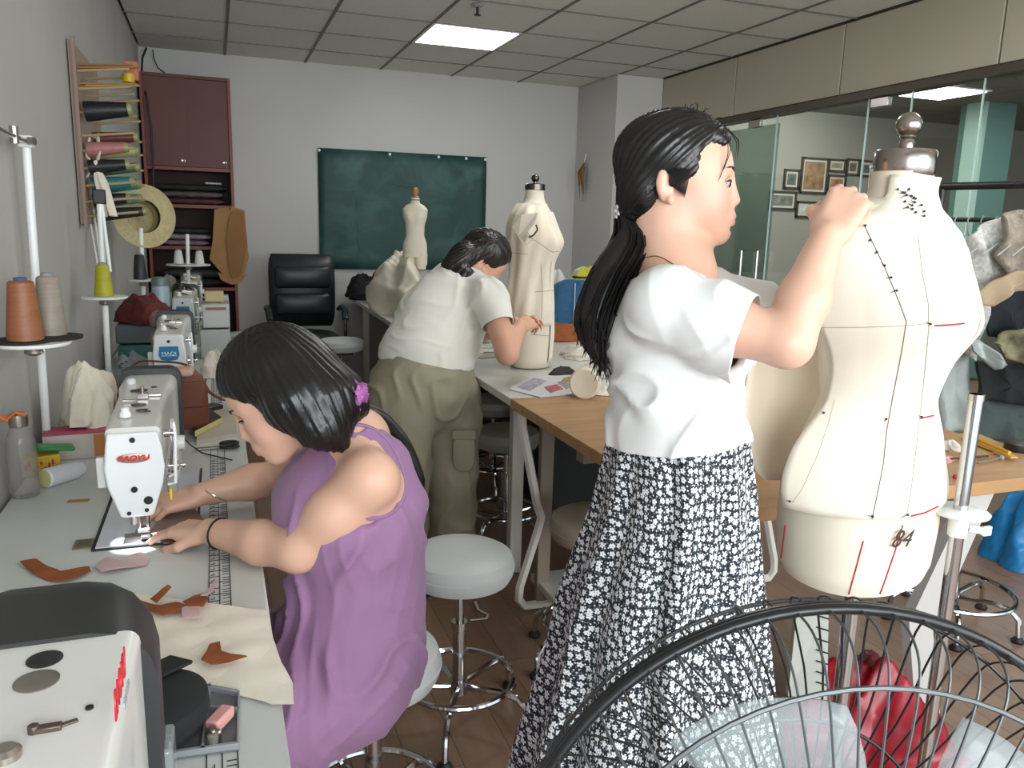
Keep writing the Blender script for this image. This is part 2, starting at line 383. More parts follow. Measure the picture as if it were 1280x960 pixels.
GLASS = glassmat('partition_glass', 'f0f4f2'); GEDGE = M('glass_edge', 'bfd8cf', .15, spec=.8)
win = struct('window_1', MB().box((RX+.03, 2.47, .02), (.06, 7.34, .04)), M('alu_sill', '8a8780', .4, .7), smooth=False)
cuts = [-1.2, 1.2, atX(1216, 180, RX).y, atX(1129, 180, RX).y, atX(1076, 180, RX).y, atX(965, 180, RX).y, 6.14]
for a, c in zip(cuts[:-1], cuts[1:]):
    pn = MB().box((RX+.03, (a+c)/2, (BZ-.04+.04)/2+.0), (.01, c-a-.006, BZ-.08)).build('glass_pane', GLASS, win, smooth=False)
    MB().box((RX+.03, a+.003, BZ/2), (.012, .004, BZ-.08)).build('glass_edge', GEDGE, pn, smooth=False)
for px, py in ((942, 143), (1098, 119)):
    q = atX(px, py, RX); MB().box((RX+.025, q.y, BZ-.07), (.03, .13, .05)).build('glass_clamp', STEEL, win, bev=.003)
q = atX(940, 330, RX)                              # tall pull handle of the glass door
MB().tube([(RX-.03, q.y+.09, .75), (RX-.03, q.y+.09, 1.27), (RX-.03, q.y-.09, 1.27), (RX-.03, q.y-.09, .75)], .009).build('door_handle', CHROME, win)
# the room beyond the glass
WX = M('next_room_wall', '8f8a80', .9, noise=(1.5, .05)); TEAL = M('teal_film', '5f8078', .5)
FY = 7.2
struct('wall_next_room', MB().box((6.6, FY+.05, 1.35), (6.1, .1, 2.7)), WX, smooth=False)
struct('wall_next_side', MB().box((9.6, 4, 1.35), (.1, 6.6, 2.7)), M('side_wall_brown', '6b5a4a', .85, noise=(2, .08)), smooth=False)
struct('ceiling_next', MB().box((6.6, 3.6, 2.68), (6.05, 7.3, .06)), M('ceiling_next_tiles', '77766f', .9), smooth=False)
struct('floor_next', MB().box((7.4, 3.2, -.03), (4.6, 8.6, .05)), fm, smooth=False)
struct('trim_3', MB().box((3.585, (atX(965, 180, RX).y+6.14)/2, 1.42), (.01, 6.14-atX(965, 180, RX).y-.02, 1.4)), glassmat('teal_glass_film', 'c6d4ce'), smooth=False)
for (px, py, s, lb) in ((1158, 113, .9, 'bright square panel light on the ceiling beyond the glass'), (1108, 157, .9, 'louvred light fitting seen beyond the glass, further along the ceiling')):
    q = atZ(px, py, 2.65)
    t = thing('ceiling_light', lb, 'light', q); MB().box(q, (s, .55, .02)).build('frame', WHITEPL, t, smooth=False)
    if py < 120: MB().box(q-V(0, 0, .012), (s-.06, .49, .012)).build('diffuser', M('lit_panel', 'ffffff', .5), t, smooth=False)
    else:
        for k in range(8): MB().box(q+V(-.38+.108*k, 0, -.014), (.05, .45, .012)).build('louvre', M('lit_louvre', 'f2f6ff', .5, emit=1.5), t, smooth=False)
area('next_room_wall_fill', (5.2, 6.2, 2.55), (5.4, 7.2, 1.5), .9, .3, 26, (.95, 1, .96)); area('next_room_ceiling_fill', (6.5, 4.2, 2.6), (6.5, 4.3, 0), 1.6, 1.6, 60, (1, 1, 1))  # fill lights added to brighten the room beyond, separate from its fittings
WOODFR = M('dark_wood_frame', '3a2c22', .5); MATB = M('picture_mat', 'bdb6a6', .8)
pics = [(1002, 196, 1031, 243, '8a6a4c', 'tall brown framed portrait hanging on the wall beyond the glass'), (962, 238, 993, 263, '6b6a62', 'wide dark framed group photo, lowest at the left of the cluster beyond the glass'),
        (980, 211, 997, 237, '57605a', 'small narrow dark frame left of the tall portrait beyond the glass'), (1035, 198, 1055, 216, '8a8272', 'small framed photo right of the tall portrait, upper of two'),
        (1058, 198, 1072, 220, '6d5b4c', 'upright dark framed photo further right in the upper row beyond the glass'), (1034, 218, 1055, 240, '9a6a50', 'small brown framed photo right of the tall portrait, lower of two'),
        (995, 251, 1025, 273, 'a8aaa4', 'wide framed pale print hanging under the tall portrait'), (1075, 200, 1090, 222, '5f6660', 'small dark frame at the right end of the upper row beyond the glass')]
for n_, (x0, y0, x1, y1, cc, lb) in enumerate(pics):
    a = atY(x0, y0, FY); c = atY(x1, y1, FY); m_ = (a+c)/2; wd, ht = c.x-a.x, a.z-c.z
    t = thing('picture_frame', lb, 'picture', (m_.x, FY, m_.z-ht/2), group='framed photos beyond the glass')
    fr = MB(); b_ = .022
    for cx, cz, dx, dz in ((0, ht/2-b_/2, wd, b_), (0, -ht/2+b_/2, wd, b_), (-wd/2+b_/2, 0, b_, ht), (wd/2-b_/2, 0, b_, ht)): fr.box((m_.x+cx, FY-.012, m_.z+cz), (dx, .024, dz))
    fr.build('frame', WOODFR, t, smooth=False); MB().box((m_.x, FY-.006, m_.z), (wd-.03, .01, ht-.03)).build('mat_board', MATB, t, smooth=False)
    MB().box((m_.x, FY-.013, m_.z), (wd-.09, .006, ht-.09)).build('photo', M('photo_%s' % cc, cc, .4, noise=(14, .5)), t, smooth=False)
t0_ = atY(1200, 200, 6.0); struct('pillar_next', MB().box((t0_.x+.28, 6.0, 1.35), (.36, .3, 2.66)), TEAL, smooth=False)
struct('trim_4', MB().box((t0_.x+.08, 5.95, 1.35), (.04, .2, 2.66)), M('pale_green_edge', 'a9c4b8', .4), smooth=False)
q = atY(948, 175, FY-1); text('glass_lettering', 'STUDIO', M('faded_sign', '5a6e68', .6), .1, frame4(atX(948, 178, RX+.02), (0, -1, 0), (0, 0, 1)), win) if False else None
# ================================================================ sewing tables and machines along the left wall
TOPW = M('white_laminate', 'c9ccc8', .32, noise=(3, .03)); EDGEW = M('laminate_edge', 'b9b6aa', .5); TZ = .75
FRAMEW = M('cream_steel', 'd8d4c8', .4); MACH = M('machine_enamel', 'dcdcd6', .28, noise=(4, .025), coat=.3); MACHD = M('machine_grey_enamel', 'b3aca4', .35)
def sewing_table(y0, y1, lab):
    t = thing('sewing_table', lab, 'table', (-.21, (y0+y1)/2, 0), group='sewing tables along the left wall')
    MB().box((-.205, (y0+y1)/2, TZ-.02), (.53, y1-y0-.004, .04)).build('tabletop', TOPW, t, bev=.004)
    for y in (y0+.12, y1-.12):
        l = MB().box((-.2, y, .03), (.5, .06, .06)).box((-.24, y, .38), (.06, .04, .66)).box((-.2, y, .69), (.42, .05, .03)); l.build('leg', FRAMEW, t, bev=.004)
    r = MB(); ya = y0+.12; n = int((y1-y0-.3)/.0254)
    for dx in (-.036, -.018, 0): r.box((dx, (ya+y1-.1)/2, TZ+.0006), (.0014, y1-y0-.22, .0008))
    for k in range(n):
        y = ya+.0254*k; r.box((-.018-(.009 if k % 2 else 0), y, TZ+.0006), (.036 if k % 2 == 0 else .018, .0013, .0008))
        for s in (.3, .7): r.box((-.007, y+.0254*s, TZ+.0006), (.012, .001, .0008))
        r.box((-.030, y+.008, TZ+.0006), (.006, .0012, .0008)); r.box((-.027, y+.012, TZ+.0006), (.0012, .007, .0008))
    r.build('printed_ruler', INK, t, smooth=False); return t
TY = [-.30, 1.13, 2.45, 3.75, 5.05, 6.35]
for a, c, s in zip(TY[:-1], TY[1:], ('nearest the camera, under the machine cut off at the picture edge', 'where the woman in purple is sewing', 'behind the machine in use, holding a phone and notebooks', 'further back under the second blue-badged machine', 'at the far end below the brown cabinet')):
    sewing_table(a, c, 'white sewing table '+s)

def machine(ny, lab, style, nx=-.155, detail=True):
    """lockstitch machine: needle at (nx, ny), arm running away along +y, operator at +x"""
    z0 = TZ; o = V(nx, ny, z0); t = thing('sewing_machine', lab, 'sewing machine', o)
    W = lambda x, y, z: V(nx+x, ny+y, z0+z)
    bed = MB().box(W(-.0, .20, .003), (.185, .50, .006)); bed.build('bed_plate', M('bed_enamel', 'c9ced6', .25, coat=.4), t, bev=.002)
    b2 = MB()
    for cx, cy, dx, dy in ((-.096, .2, .006, .508), (.096, .2, .004, .508), (0, -.053, .19, .004)): b2.box(W(cx, cy, .002), (dx, dy, .004))
    b2.build('bed_gap', M('rubber_black', '26272a', .7), t, smooth=False)
    MB().box(W(.0, -.018, .0066), (.085, .055, .0016)).build('slide_plate', STEEL, t, bev=.0006); MB().box(W(.0, .022, .0066), (.05, .022, .0018)).build('needle_plate', CHROME, t, bev=.0006)
    # arm: lofted sections along y
    def sec(y, hw, zb, zt, cx=-.012, rr=.02, low=None):
        pts = []; low = hw if low is None else low
        for (sx, sz, w_) in ((1, -1, low), (1, 1, hw), (-1, 1, hw), (-1, -1, low)):
            for k in range(5):
                a = {(1, -1): -PI/2, (1, 1): 0, (-1, 1): PI/2, (-1, -1): PI}[(sx, sz)]+PI/2*k/4
                z = (zt-rr if sz > 0 else zb+rr)+rr*math.sin(a); x = sx*(w_-rr)+rr*math.cos(a); pts.append(W(cx+x, y, z))
        return pts
    arm = MB().loft([sec(-.048, .045, .062, .235, rr=.010, low=.030), sec(-.040, .050, .060, .243, rr=.012, low=.032), sec(.045, .052, .062, .250, rr=.014, low=.036),
        sec(.07, .050, .128, .252, rr=.016), sec(.22, .052, .130, .256, rr=.016), sec(.29, .055, .125, .258, rr=.018), sec(.33, .060, .05, .26, rr=.02), sec(.34, .062, .004, .26, rr=.02), sec(.435, .062, .004, .26, rr=.02)])
    arm.build('arm', MACH, t, angle=35)
    # face plate: shaped cover with screws
    out = [(-.045, .236), (.045, .236), (.052, .20), (.055, .165), (.050, .13), (.030, .066), (-.030, .066), (-.050, .13), (-.054, .165), (-.050, .20)]
    fp = MB().prism([W(-.012+x, -.047, z) for x, z in out], (0, -.012, 0)).build('face_plate', M('face_enamel', 'dfe4e4', .22, coat=.5), t, bev=.004)
    for x, z, r in ((0, .222, .0055), (-.002, .122, .0062), (.022, .098, .0085), (-.014, .074, .004), (.018, .078, .004)):
        MB().cyl(W(-.012+x, -.0585, z), W(-.012+x, -.0605, z), r, n=14).build('screw', BLACKPL, fp)
    if style == 'red':
        MB().lathe([(.030, 0), (.030, .0015), (.027, .0022)], W(-.012, -.059, .186), n=28, R=Matrix.Rotation(PI/2, 3, 'X'), sy=.33).build('badge', M('badge_silver', 'a8988a', .35, .6), fp)
        text('badge_lettering', 'BAOYU', M('badge_red', 'c8202c', .4), .0145, frame4(W(-.012, -.0618, .186), (1, 0, 0), (0, 0, 1)), fp, shear=.2, sx=1.15, offset=.0006)
    else:
        q = [(-.03, .205), (.03, .205), (.034, .175), (.026, .158), (0, .153), (-.026, .158), (-.034, .175)]
        MB().prism([W(-.012+x, -.059, z) for x, z in q], (0, -.002, 0)).build('badge', M('badge_blue', '2273a4', .35), fp); text('badge_lettering', 'MAQI', M('badge_white', 'e8f4fa', .4), .016, frame4(W(-.012, -.0618, .18), (1, 0, 0), (0, 0, 1)), fp, sx=1.2)
        MB().box(W(-.012, -.0605, .172), (.05, .002, .0015)).build('badge_line', M('badge_white', 'e8f4fa', .4), fp)
    # needle side
    MB().cyl(W(.002, -.01, .062), W(.002, -.01, .028), .0045).build('needle_bar', CHROME, t); MB().cyl(W(.002, -.01, .03), W(.002, -.01, .008), .0011, .0006, n=6).build('needle', CHROME, t)
    pb = MB().cyl(W(-.014, -.008, .066), W(-.014, -.008, .022), .0045).box(W(-.006, -.008, .020), (.022, .014, .010)); pb.build('presser_bar', CHROME, t)
    MB().box(W(-.002, -.022, .0105), (.018, .034, .003)).box(W(-.002, -.040, .014), (.014, .008, .003), Matrix.Rotation(-.7, 3, 'X')).build('presser_foot', STEEL, t, bev=.001)
    MB().cyl(W(-.024, -.012, .066), W(-.024, -.012, .034), .006).build('thread_guard', STEEL, t)
    if detail:
        g = [W(.046, -.028, .118), W(.060, -.034, .122), W(.064, -.034, .22), W(.062, -.030, .245), W(.058, -.01, .248), W(.056, .006, .243), W(.058, .008, .20), W(.058, .01, .13), W(.046, .01, .122)]
        MB().tube(g, .0032, 8).build('take_up_guard', WHITEPL, t)
        MB().cyl(W(.042, -.01, .22), W(.062, -.01, .22), .008).tube([W(.052, -.012, .228), W(.056, -.014, .20), W(.052, -.016, .155)], .003).build('take_up_lever', CHROME, t)
        tn = MB()
        for x, r in ((.044, .014), (.050, .016), (.055, .016), (.060, .010), (.072, .007)): tn.cyl(W(x, .03, .14), W(x+.004, .03, .14), r)
        tn.cyl(W(.04, .03, .14), W(.078, .03, .14), .003).build('tension_dial', CHROME, t)
        MB().cyl(W(.048, .10, .17), W(.075, .10, .17), .017, .015, n=20).build('stitch_dial', WHITEPL, t)
        MB().box(W(-.075, -.02, .15), (.016, .012, .062)).box(W(-.064, -.018, .165), (.014, .006, .012)).build('presser_lever', WHITEPL, t, bev=.003)
        MB().box(W(.050, -.02, .098), (.004, .03, .022)).build('warning_sticker', M('sticker_yellow', 'd9c21c', .5), t); MB().box(W(.0505, .02, .105), (.02, .02, .035)).build('thread_cutter_box', GREYPL, t, bev=.003)
        MB().lathe([(.011, 0), (.011, .008), (.008, .012), (.008, .018), (.005, .020)], W(-.03, .025, .25)).build('top_knob', WHITEPL, t); MB().lathe([(.010, 0), (.010, .01), (.006, .014)], W(-.045, .33, .258)).build('top_knob', WHITEPL, t)
        MB().cyl(W(-.008, .17, .255), W(-.008, .17, .285), .0035).box(W(-.008, .17, .262), (.022, .012, .012)).build('thread_post', STEEL, t, bev=.001)
        for gx_, gy_ in ((.014, .19), (-.032, .14)): MB().box(W(gx_, gy_, .259), (.026, .006, .004)).build('thread_guide', STEEL, t)
        for i, (x, y, r) in enumerate(((.01, .06, .010), (.0, .11, .013), (.022, .045, .005), (-.01, .25, .016), (.02, .28, .006))): MB().lathe([(r*1.15, 0), (r*1.15, .002), (r*.8, .0025)], W(-.012+x, y, .2525+y*.02), n=18, sy=.8).build('oil_cap', M('cap_dark', '55504a', .4, .5), t)
    MB().lathe([(.030, 0), (.034, .006), (.034, .016), (.026, .024), (.012, .026)], W(-.012, .49, .20), n=24, R=Matrix.Rotation(-PI/2, 3, 'X')).build('handwheel', BLACKPL, t)
    MB().loft([sec(.436, .072, .05, .275, rr=.03), sec(.47, .072, .05, .278, rr=.03), sec(.492, .064, .06, .265, rr=.03)]).build('motor_cover', M('motor_cover_black', '2b2c2c', .45), t)
    return t
ledp = bpy.data.lights.new('needle_led', 'SPOT'); ledp.energy = 1.6; ledp.spot_size = 1.5; ledp.shadow_soft_size = .004; ledp.color = (.75, .85, 1); ledo = bpy.data.objects.new('needle_led', ledp); COL.objects.link(ledo); ledo.location = (-.172, 1.70, .808); ledo.rotation_euler = (-.15, 0, 0)
mB = machine(1.72, 'white industrial sewing machine with a red badge that the woman in purple is using', 'red')
# machine closest to the camera, seen from behind its arm: bigger arm, logo on the side
mA = thing('sewing_machine', 'large white sewing machine with red side lettering, cut off at the bottom left corner', 'sewing machine', (-.2, .45, TZ))
def secA(y, x0, x1, zb, zt, rr=.012):
    pts = []
    for sx, sz, a0 in ((x1-rr, zb+rr, -PI/2), (x1-rr, zt-rr, 0), (x0+rr, zt-rr, PI/2), (x0+rr, zb+rr, PI)):
        for k in range(5): a = a0+PI/2*k/4; pts.append(V(sx+rr*math.cos(a), y, sz+rr*math.sin(a)))
    return pts
MB().loft([secA(.18, -.235, -.085, .82, 1.010), secA(.24, -.240, -.082, .80, 1.022), secA(.36, -.25, -.08, .80, 1.026), secA(.40, -.25, -.08, .89, 1.028), secA(.60, -.255, -.078, .89, 1.034), secA(.65, -.255, -.078, .756, 1.035), secA(.735, -.255, -.078, .756, 1.036)]).build('arm', MACH, mA, angle=35)
MB().loft([secA(.730, -.275, -.066, .80, 1.040, .05), secA(.80, -.270, -.068, .80, 1.052, .06), secA(.845, -.26, -.076, .82, 1.040, .06)]).build('motor_cover', M('motor_cover_black', '2b2c2c', .45), mA, angle=50)
MB().box((-.165, .45, .754), (.19, .62, .008)).build('bed_plate', M('bed_enamel', 'c9ced6', .25, coat=.4), mA, bev=.002)
text('side_lettering', 'BAOYU', M('badge_red', 'c8202c', .4), .028, frame4(atX(150, 856, -.0775), (0, 1, 0), (0, 0, 1)), mA, shear=.2, sx=.70, offset=.0006)
text('model_lettering', 'direct drive', M('faint_grey', '9aa0a2', .5), .013, frame4(atX(158, 866, -.0775), (0, 1, 0), (0, 0, 1)), mA, sx=.6)
for px, py, r in ((70, 790, .0065), (56, 826, .0115)):
    q = atZ(px, py, 1.0345); MB().lathe([(r*1.2, 0), (r*1.2, .002), (r, .003), (r*.7, .002)], q, n=20).build('oil_hole', M('hole_dark', '20201f', .5), mA)
MB().lathe([(.0165, 0), (.0165, .003), (.013, .004), (.004, .0035)], atZ(46, 855, 1.033), n=24).build('oil_window', M('smoky_cap', '7b756c', .25, .3), mA)
tq = atZ(60, 911, 1.035); MB().box(tq, (.018, .007, .006)).lathe([(.004, 0), (.004, .008)], tq-V(.009, 0, .003), n=12).box(tq+V(.011, .003, -.001), (.016, .004, .004), rotz(.35)).build('thread_guide', M('smoky_cap2', '5c5048', .3, .5), mA, bev=.001)
MB().lathe([(.010, 0), (.010, .008), (.007, .011)], atZ(8, 952, 1.030), n=18).build('top_knob', STEEL, mA)
MB().lathe([(.003, 0), (.003, .002)], atZ(112, 886, 1.034), n=10).build('screw', BLACKPL, mA)
MB().box((-.0785, .395, .965), (.004, .28, .085)).build('side_cover', DARKSTEEL, mA, bev=.003)
# acrylic switch block standing beside the needle side
kb = thing('switch_block', 'clear and white plastic switch block beside the arm of the nearest machine', 'switch', (-.045, .62, TZ))
sbq = atZ(179, 918, .90); MB().box((sbq.x-.002, sbq.y+.01, .825), (.026, .045, .15)).build('block', WHITEPL, kb, bev=.006); MB().box((sbq.x+.021, sbq.y+.005, .82), (.012, .048, .14)).build('clear_cover', M('clear_acrylic', 'dfe6e8', .1, trans=.7), kb, bev=.004)
machine(3.06, 'white sewing machine with a blue badge directly behind the machine in use', 'blue', nx=-.155)
machine(4.42, 'white sewing machine with a blue badge, second one behind the machine in use', 'blue', nx=-.155)
machine(5.55, 'white sewing machine with a blue badge, last one at the far end of the row', 'blue', nx=-.155)
# thigh-side finger recess in the table by the bed
t = thing('hinge_plate', 'small brass coloured hinge plate let into the table left of the machine bed', 'hinge', (-.272, 1.70, TZ))
MB().box((-.272, 1.71, TZ+.001), (.036, .05, .003)).build('rim', M('brassy', '8a8068', .4, .7), t, bev=.001); MB().box((-.272, 1.71, TZ+.003), (.022, .034, .001)).build('inset', M('brass_dark', '6d6658', .5, .5), t)

# ================================================================ work tables on the right
WOOD = M('oak_laminate', 'a98258', .42, noise=(3.2, .14), stretch=(1.2, 9, 1)); WOODE = M('oak_edge', '9c774c', .5, noise=(8, .1)); WT = M('worktable_white', 'c6c5bd', .3, noise=(3, .04)); WZ = .80
def bent_leg(x, y, flip=1):
    """cream steel side frame with a forward knee"""
    m_ = MB(); P = [(0, .765), (-.012, .745), (-.008, .70), (.055, .42), (.075, .36), (.06, .30), (.0, .10), (-.003, .05), (.02, .02), (.10, .018), (.36, .018)]
    m_.tube([(x+px*flip, y, pz) for px, pz in P], .017, 6); return m_
t = thing('work_table', 'long white-topped work table running to the back wall', 'table', (1.6, 4.7, 0))
wl = MB(); ang = .0115
wl.prism([(.958, 2.606, WZ-.03), (2.16, 2.606, WZ-.03), (2.21, 6.84, WZ-.03), (1.01, 6.84, WZ-.03)], (0, 0, .03)); wl.build('tabletop', WT, t, bev=.003)
for x, y in ((1.10, 2.9), (2.0, 2.9), (1.12, 4.7), (2.05, 4.7), (1.14, 6.6), (2.08, 6.6)): MB().box((x, y, .385), (.05, .05, .77)).build('leg', FRAMEW, t, bev=.004)
MB().box((1.62, 6.7, .4), (.9, .02, .6)).build('modesty_panel', M('panel_grey', '8f8c86', .6), t)
t = thing('work_table', 'oak-topped work table behind the standing woman and the large dress form', 'table', (1.55, 2, 0))
MB().prism([(.958, 1.40, WZ-.035), (2.16, 1.40, WZ-.035), (2.16, 2.60, WZ-.035), (.958, 2.60, WZ-.035)], (0, 0, .035)).build('tabletop', [WOOD], t, bev=.002)
bent_leg(1.0, 2.56).build('leg', FRAMEW, t); bent_leg(2.08, 2.5, -1).build('leg', FRAMEW, t)
MB().box((1.09, 2.57, .39), (.05, .03, .75)).build('leg', M('leg_taupe', '85786a', .5), t, bev=.003)
MB().prism([(1.84, 1.47, .76), (1.93, 1.47, .76), (1.77, 1.47, .36), (1.86, 1.47, .02), (1.77, 1.47, .02), (1.68, 1.47, .40)], (0, .03, 0)).build('leg', M('leg_grey_white', 'b4b2ae', .45), t)
MB().box((1.35, 2.52, .09), (.55, .25, .03)).build('foot_shelf', WT, t, bev=.003); MB().box((1.55, 2.1, .735), (1.1, .05, .05)).build('cross_rail', M('leg_taupe', '85786a', .5), t)
MB().prism([(.975, 1.42, .765), (.975, 1.80, .765), (.975, 1.80, .60), (.975, 1.42, .60)], (.018, 0, 0)).build('side_board', WOODE, t)

# ================================================================ round stools
LEATHW = M('white_leatherette', 'cfd4d2', .42, bump=(40, .15, .001)); LEATHT = M('taupe_leatherette', '9b8f82', .45)
def stool(x, y, sz, lab, mat=LEATHW, rz=.3, r=.148, lever=True, ring=.155):
    t = thing('round_stool', lab, 'stool', (x, y, 0), rz, group='round swivel stools')
    o = V(x, y, 0)
    MB().lathe([(r*.55, sz-.085), (r*.93, sz-.078), (r, sz-.058), (r*1.01, sz-.03), (r*.96, sz-.010), (r*.85, sz-.001), (r*.4, sz+.004), (.01, sz+.004)], o, n=40).build('seat', mat, t)
    MB().torus(o+V(0, 0, sz-.042), r*1.008, .0025, n=40, m=6).build('piping', mat, t)
    MB().box(o+V(0, 0, sz-.095), (.14, .12, .02)).build('seat_bracket', BLACKPL, t)
    MB().cyl(o+V(0, 0, sz-.09), o+V(0, 0, .28), .0115).build('piston', CHROME, t); MB().cyl(o+V(0, 0, .30), o+V(0, 0, .09), .0195).cyl(o+V(0, 0, .305), o+V(0, 0, .285), .023).build('column', CHROME, t)
    MB().cyl(o+V(0, 0, .125), o+V(0, 0, .085), .026).build('hub', CHROME, t)
    MB().torus(o+V(0, 0, .13), ring, .0085, n=48).build('foot_ring', CHROME, t)
    for k in range(5):
        a = rz+k*2*PI/5; d = V(math.cos(a), math.sin(a), 0)
        l = MB().tube([o+d*.02+V(0, 0, .105), o+d*.13+V(0, 0, .118), o+d*.185+V(0, 0, .112), o+d*.215+V(0, 0, .08), o+d*.222+V(0, 0, .02)], .0095).build('leg', CHROME, t)
        MB().lathe([(.02, 0), (.022, .008), (.012, .02)], o+d*.222, n=14).build('rubber_foot', BLACKPL, l)
    if lever:
        a = rz+2.9; d = V(math.cos(a), math.sin(a), 0); MB().tube([o+d*.03+V(0, 0, sz-.095), o+d*.12+V(0, 0, sz-.11), o+d*.17+V(0, 0, sz-.16)], [.006, .009, .012], flat=.5).build('lever', BLACKPL, t)
    return t
stool(.602, 2.0, .515, 'empty white leatherette stool with chrome ring standing in the middle of the floor', rz=.5)
stool(.285, 1.60, .495, 'white leatherette stool with chrome ring that the woman in purple sits on', rz=-.6)
stool(1.11, 2.19, .50, 'taupe leatherette stool tucked under the oak table beside the flowered skirt', LEATHT, rz=.9)
stool(1.19, 3.27, .51, 'pale grey round stool under the front end of the white table', M('grey_leatherette', '8f8a80', .45), rz=.1)
stool(1.36, 3.95, .50, 'round stool furthest under the white table, behind the pale grey one', M('grey_leatherette', '8f8a80', .45), rz=.7)
stool(2.50, 2.02, .66, 'tall stool with dark seat and wide chrome ring under the right end', M('dark_leatherette', '26262a', .5), rz=.2, ring=.2)
stool(.80, 5.62, .59, 'small white stool in front of the black office chair', rz=.2, r=.16)
stool(.18, 5.95, .60, 'white stool half hidden behind the head of the woman in purple', rz=.6, r=.15)

# ================================================================ black office chair
BL = M('black_leather', '1d2526', .38, bump=(50, .2, .001)); t = thing('office_chair', 'black leather office chair with chrome arms against the back wall', 'chair', (.62, 6.35, 0))
def pad(w, h, d, nx=12, ny=14, bulge=.02, ribs=0, arch=0):
    """cushion in x-z plane facing -y, centred at the origin"""
    rings = []
    for j in range(ny+1):
        v = j/ny*2-1; ww = w/2*(1-.10*abs(v)**6); ring = []
        for k in range(24):
            a = 2*PI*k/24; ca, sa = math.cos(a), math.sin(a); ex = math.copysign(abs(ca)**.5, ca)*ww; ey = math.copysign(abs(sa)**.6, sa)*d/2*(1-.8*abs(v)**8)
            if sa < 0: ey -= bulge*(1-v*v)*(1-(ex/ww)**2)+(.006*abs(math.sin(v*PI*ribs)) if ribs else 0)
            ring.append(V(ex, ey+arch*v*v, v*h/2))
        rings.append(ring)
    return rings
o = V(.62, 6.42, .86); MB().loft([[p+o for p in r] for r in pad(.50, .56, .09, ribs=3, arch=.04)]).build('backrest', BL, t)
for z_ in (.97, .76): MB().loft([[V(p.x, p.y*1, p.z)+V(.62, 6.35, z_) for p in r] for r in pad(.42, .17, .05, bulge=.02)]).build('back_cushion', BL, t)
Rs = Matrix.Rotation(-PI/2, 3, 'X'); MB().loft([[Rs @ p+V(.62, 6.15, .50) for p in r] for r in pad(.50, .48, .12, bulge=.03)]).build('seat', BL, t)
for s in (-1, 1):
    a = MB().tube([(.62+s*.27, 6.36, .72), (.62+s*.275, 6.25, .755), (.62+s*.275, 6.08, .74), (.62+s*.27, 6.02, .68)], .024, flat=.6).build('armrest', BL, t)
    MB().tube([(.62+s*.27, 6.03, .69), (.62+s*.27, 6.03, .52), (.62+s*.2, 6.12, .46)], .012).build('arm_support', CHROME, a)
MB().cyl((.62, 6.2, .45), (.62, 6.2, .12), .03).build('column', CHROME, t)
for k in range(5):
    a = .3+k*2*PI/5; l = MB().tube([(.62, 6.2, .12), (.62+.30*math.cos(a), 6.2+.30*math.sin(a), .08)], [.03, .018]).build('leg', CHROME, t)
    MB().cyl((.62+.29*math.cos(a)-.012, 6.2+.29*math.sin(a), .03), (.62+.29*math.cos(a)+.012, 6.2+.29*math.sin(a), .03), .03).build('caster', BLACKPL, l)

# ================================================================ red-brown cabinet in the corner
CAB = M('cabinet_mahogany', '5a2c22', .5, noise=(3, .12), stretch=(1, 1, .3)); CABE = M('cabinet_edge', '7c4034', .5); CABI = M('cabinet_inside', '33201d', .7)
t = thing('storage_cabinet', 'tall red-brown cabinet with sliding doors in the back left corner', 'cabinet', (-.14, 6.72, 0))
cx0, cx1, cy0, cy1, ct = -.462, .150, 6.545, 6.89, 2.40
for x in (cx0+.011, cx1-.011): MB().box((x, (cy0+cy1)/2, ct/2), (.022, cy1-cy0, ct)).build('side_panel', CABE, t, bev=.002)
MB().box(((cx0+cx1)/2, (cy0+cy1)/2, ct-.011), (cx1-cx0-.046, cy1-cy0, .022)).build('top_panel', CAB, t); MB().box(((cx0+cx1)/2, cy1-.006, ct/2), (cx1-cx0-.046, .01, ct-.04)).build('back_panel', CABI, t)
for z in (1.745, 1.475, 1.17, .86, .5, .08): MB().box(((cx0+cx1)/2, (cy0+cy1)/2+.005, z), (cx1-cx0-.046, cy1-cy0-.02, .024)).build('shelf', CABE, t)
for x0, x1, yy, kx in ((cx0+.024, -.155, cy0+.004, -.195), (-.175, cx1-.024, cy0+.018, .09)):
    d = MB().box(((x0+x1)/2, yy, (1.76+2.375)/2), (x1-x0, .012, 2.375-1.76)).build('door', CAB, t)
    MB().lathe([(.017, 0), (.017, .004), (.012, .006), (.006, .004)], (kx, yy-.006, 1.80), n=18, R=Matrix.Rotation(PI/2, 3, 'X')).build('finger_pull', STEEL, d)
# contents of the cabinet
def bagstack(x, y, z, w, d, h, n, lab, cols, nm='folded_garment', gr='folded clothes in the cabinet'):
    for k in range(n):
        zz = z+h*k; q = thing(nm, lab[k], 'clothes', (x, y, zz), group=gr); ww = w*random.uniform(.85, 1.05)
        m_ = MB(); rings = []
        for j in range(9):
            u = j/8*2-1; ring = []
            for a in range(20):
                an = 2*PI*a/20; ca, sa = math.cos(an), math.sin(an)
                ring.append(V(x+u*ww/2, y+d/2*math.copysign(abs(ca)**.6, ca), zz+h/2+h/2*math.copysign(abs(sa)**.7, sa)*(1-.5*u**6)+.004*math.sin(9*u+a)))
            rings.append(ring)
        m_.loft(rings).build('folded_body', M('fold_%s' % cols[k], cols[k], .75, noise=(14, .3), bump=(30, .6, .004)), q)
bagstack(-.15, 6.70, 1.487, .50, .24, .050, 3, ['dark maroon folded clothes at the bottom of the open upper shelf', 'greyish purple folded bundle in the middle of the upper shelf pile', 'black folded cloth on top of the upper shelf pile'], ['4a2a2c', '5c4a4c', '1d1f20'])
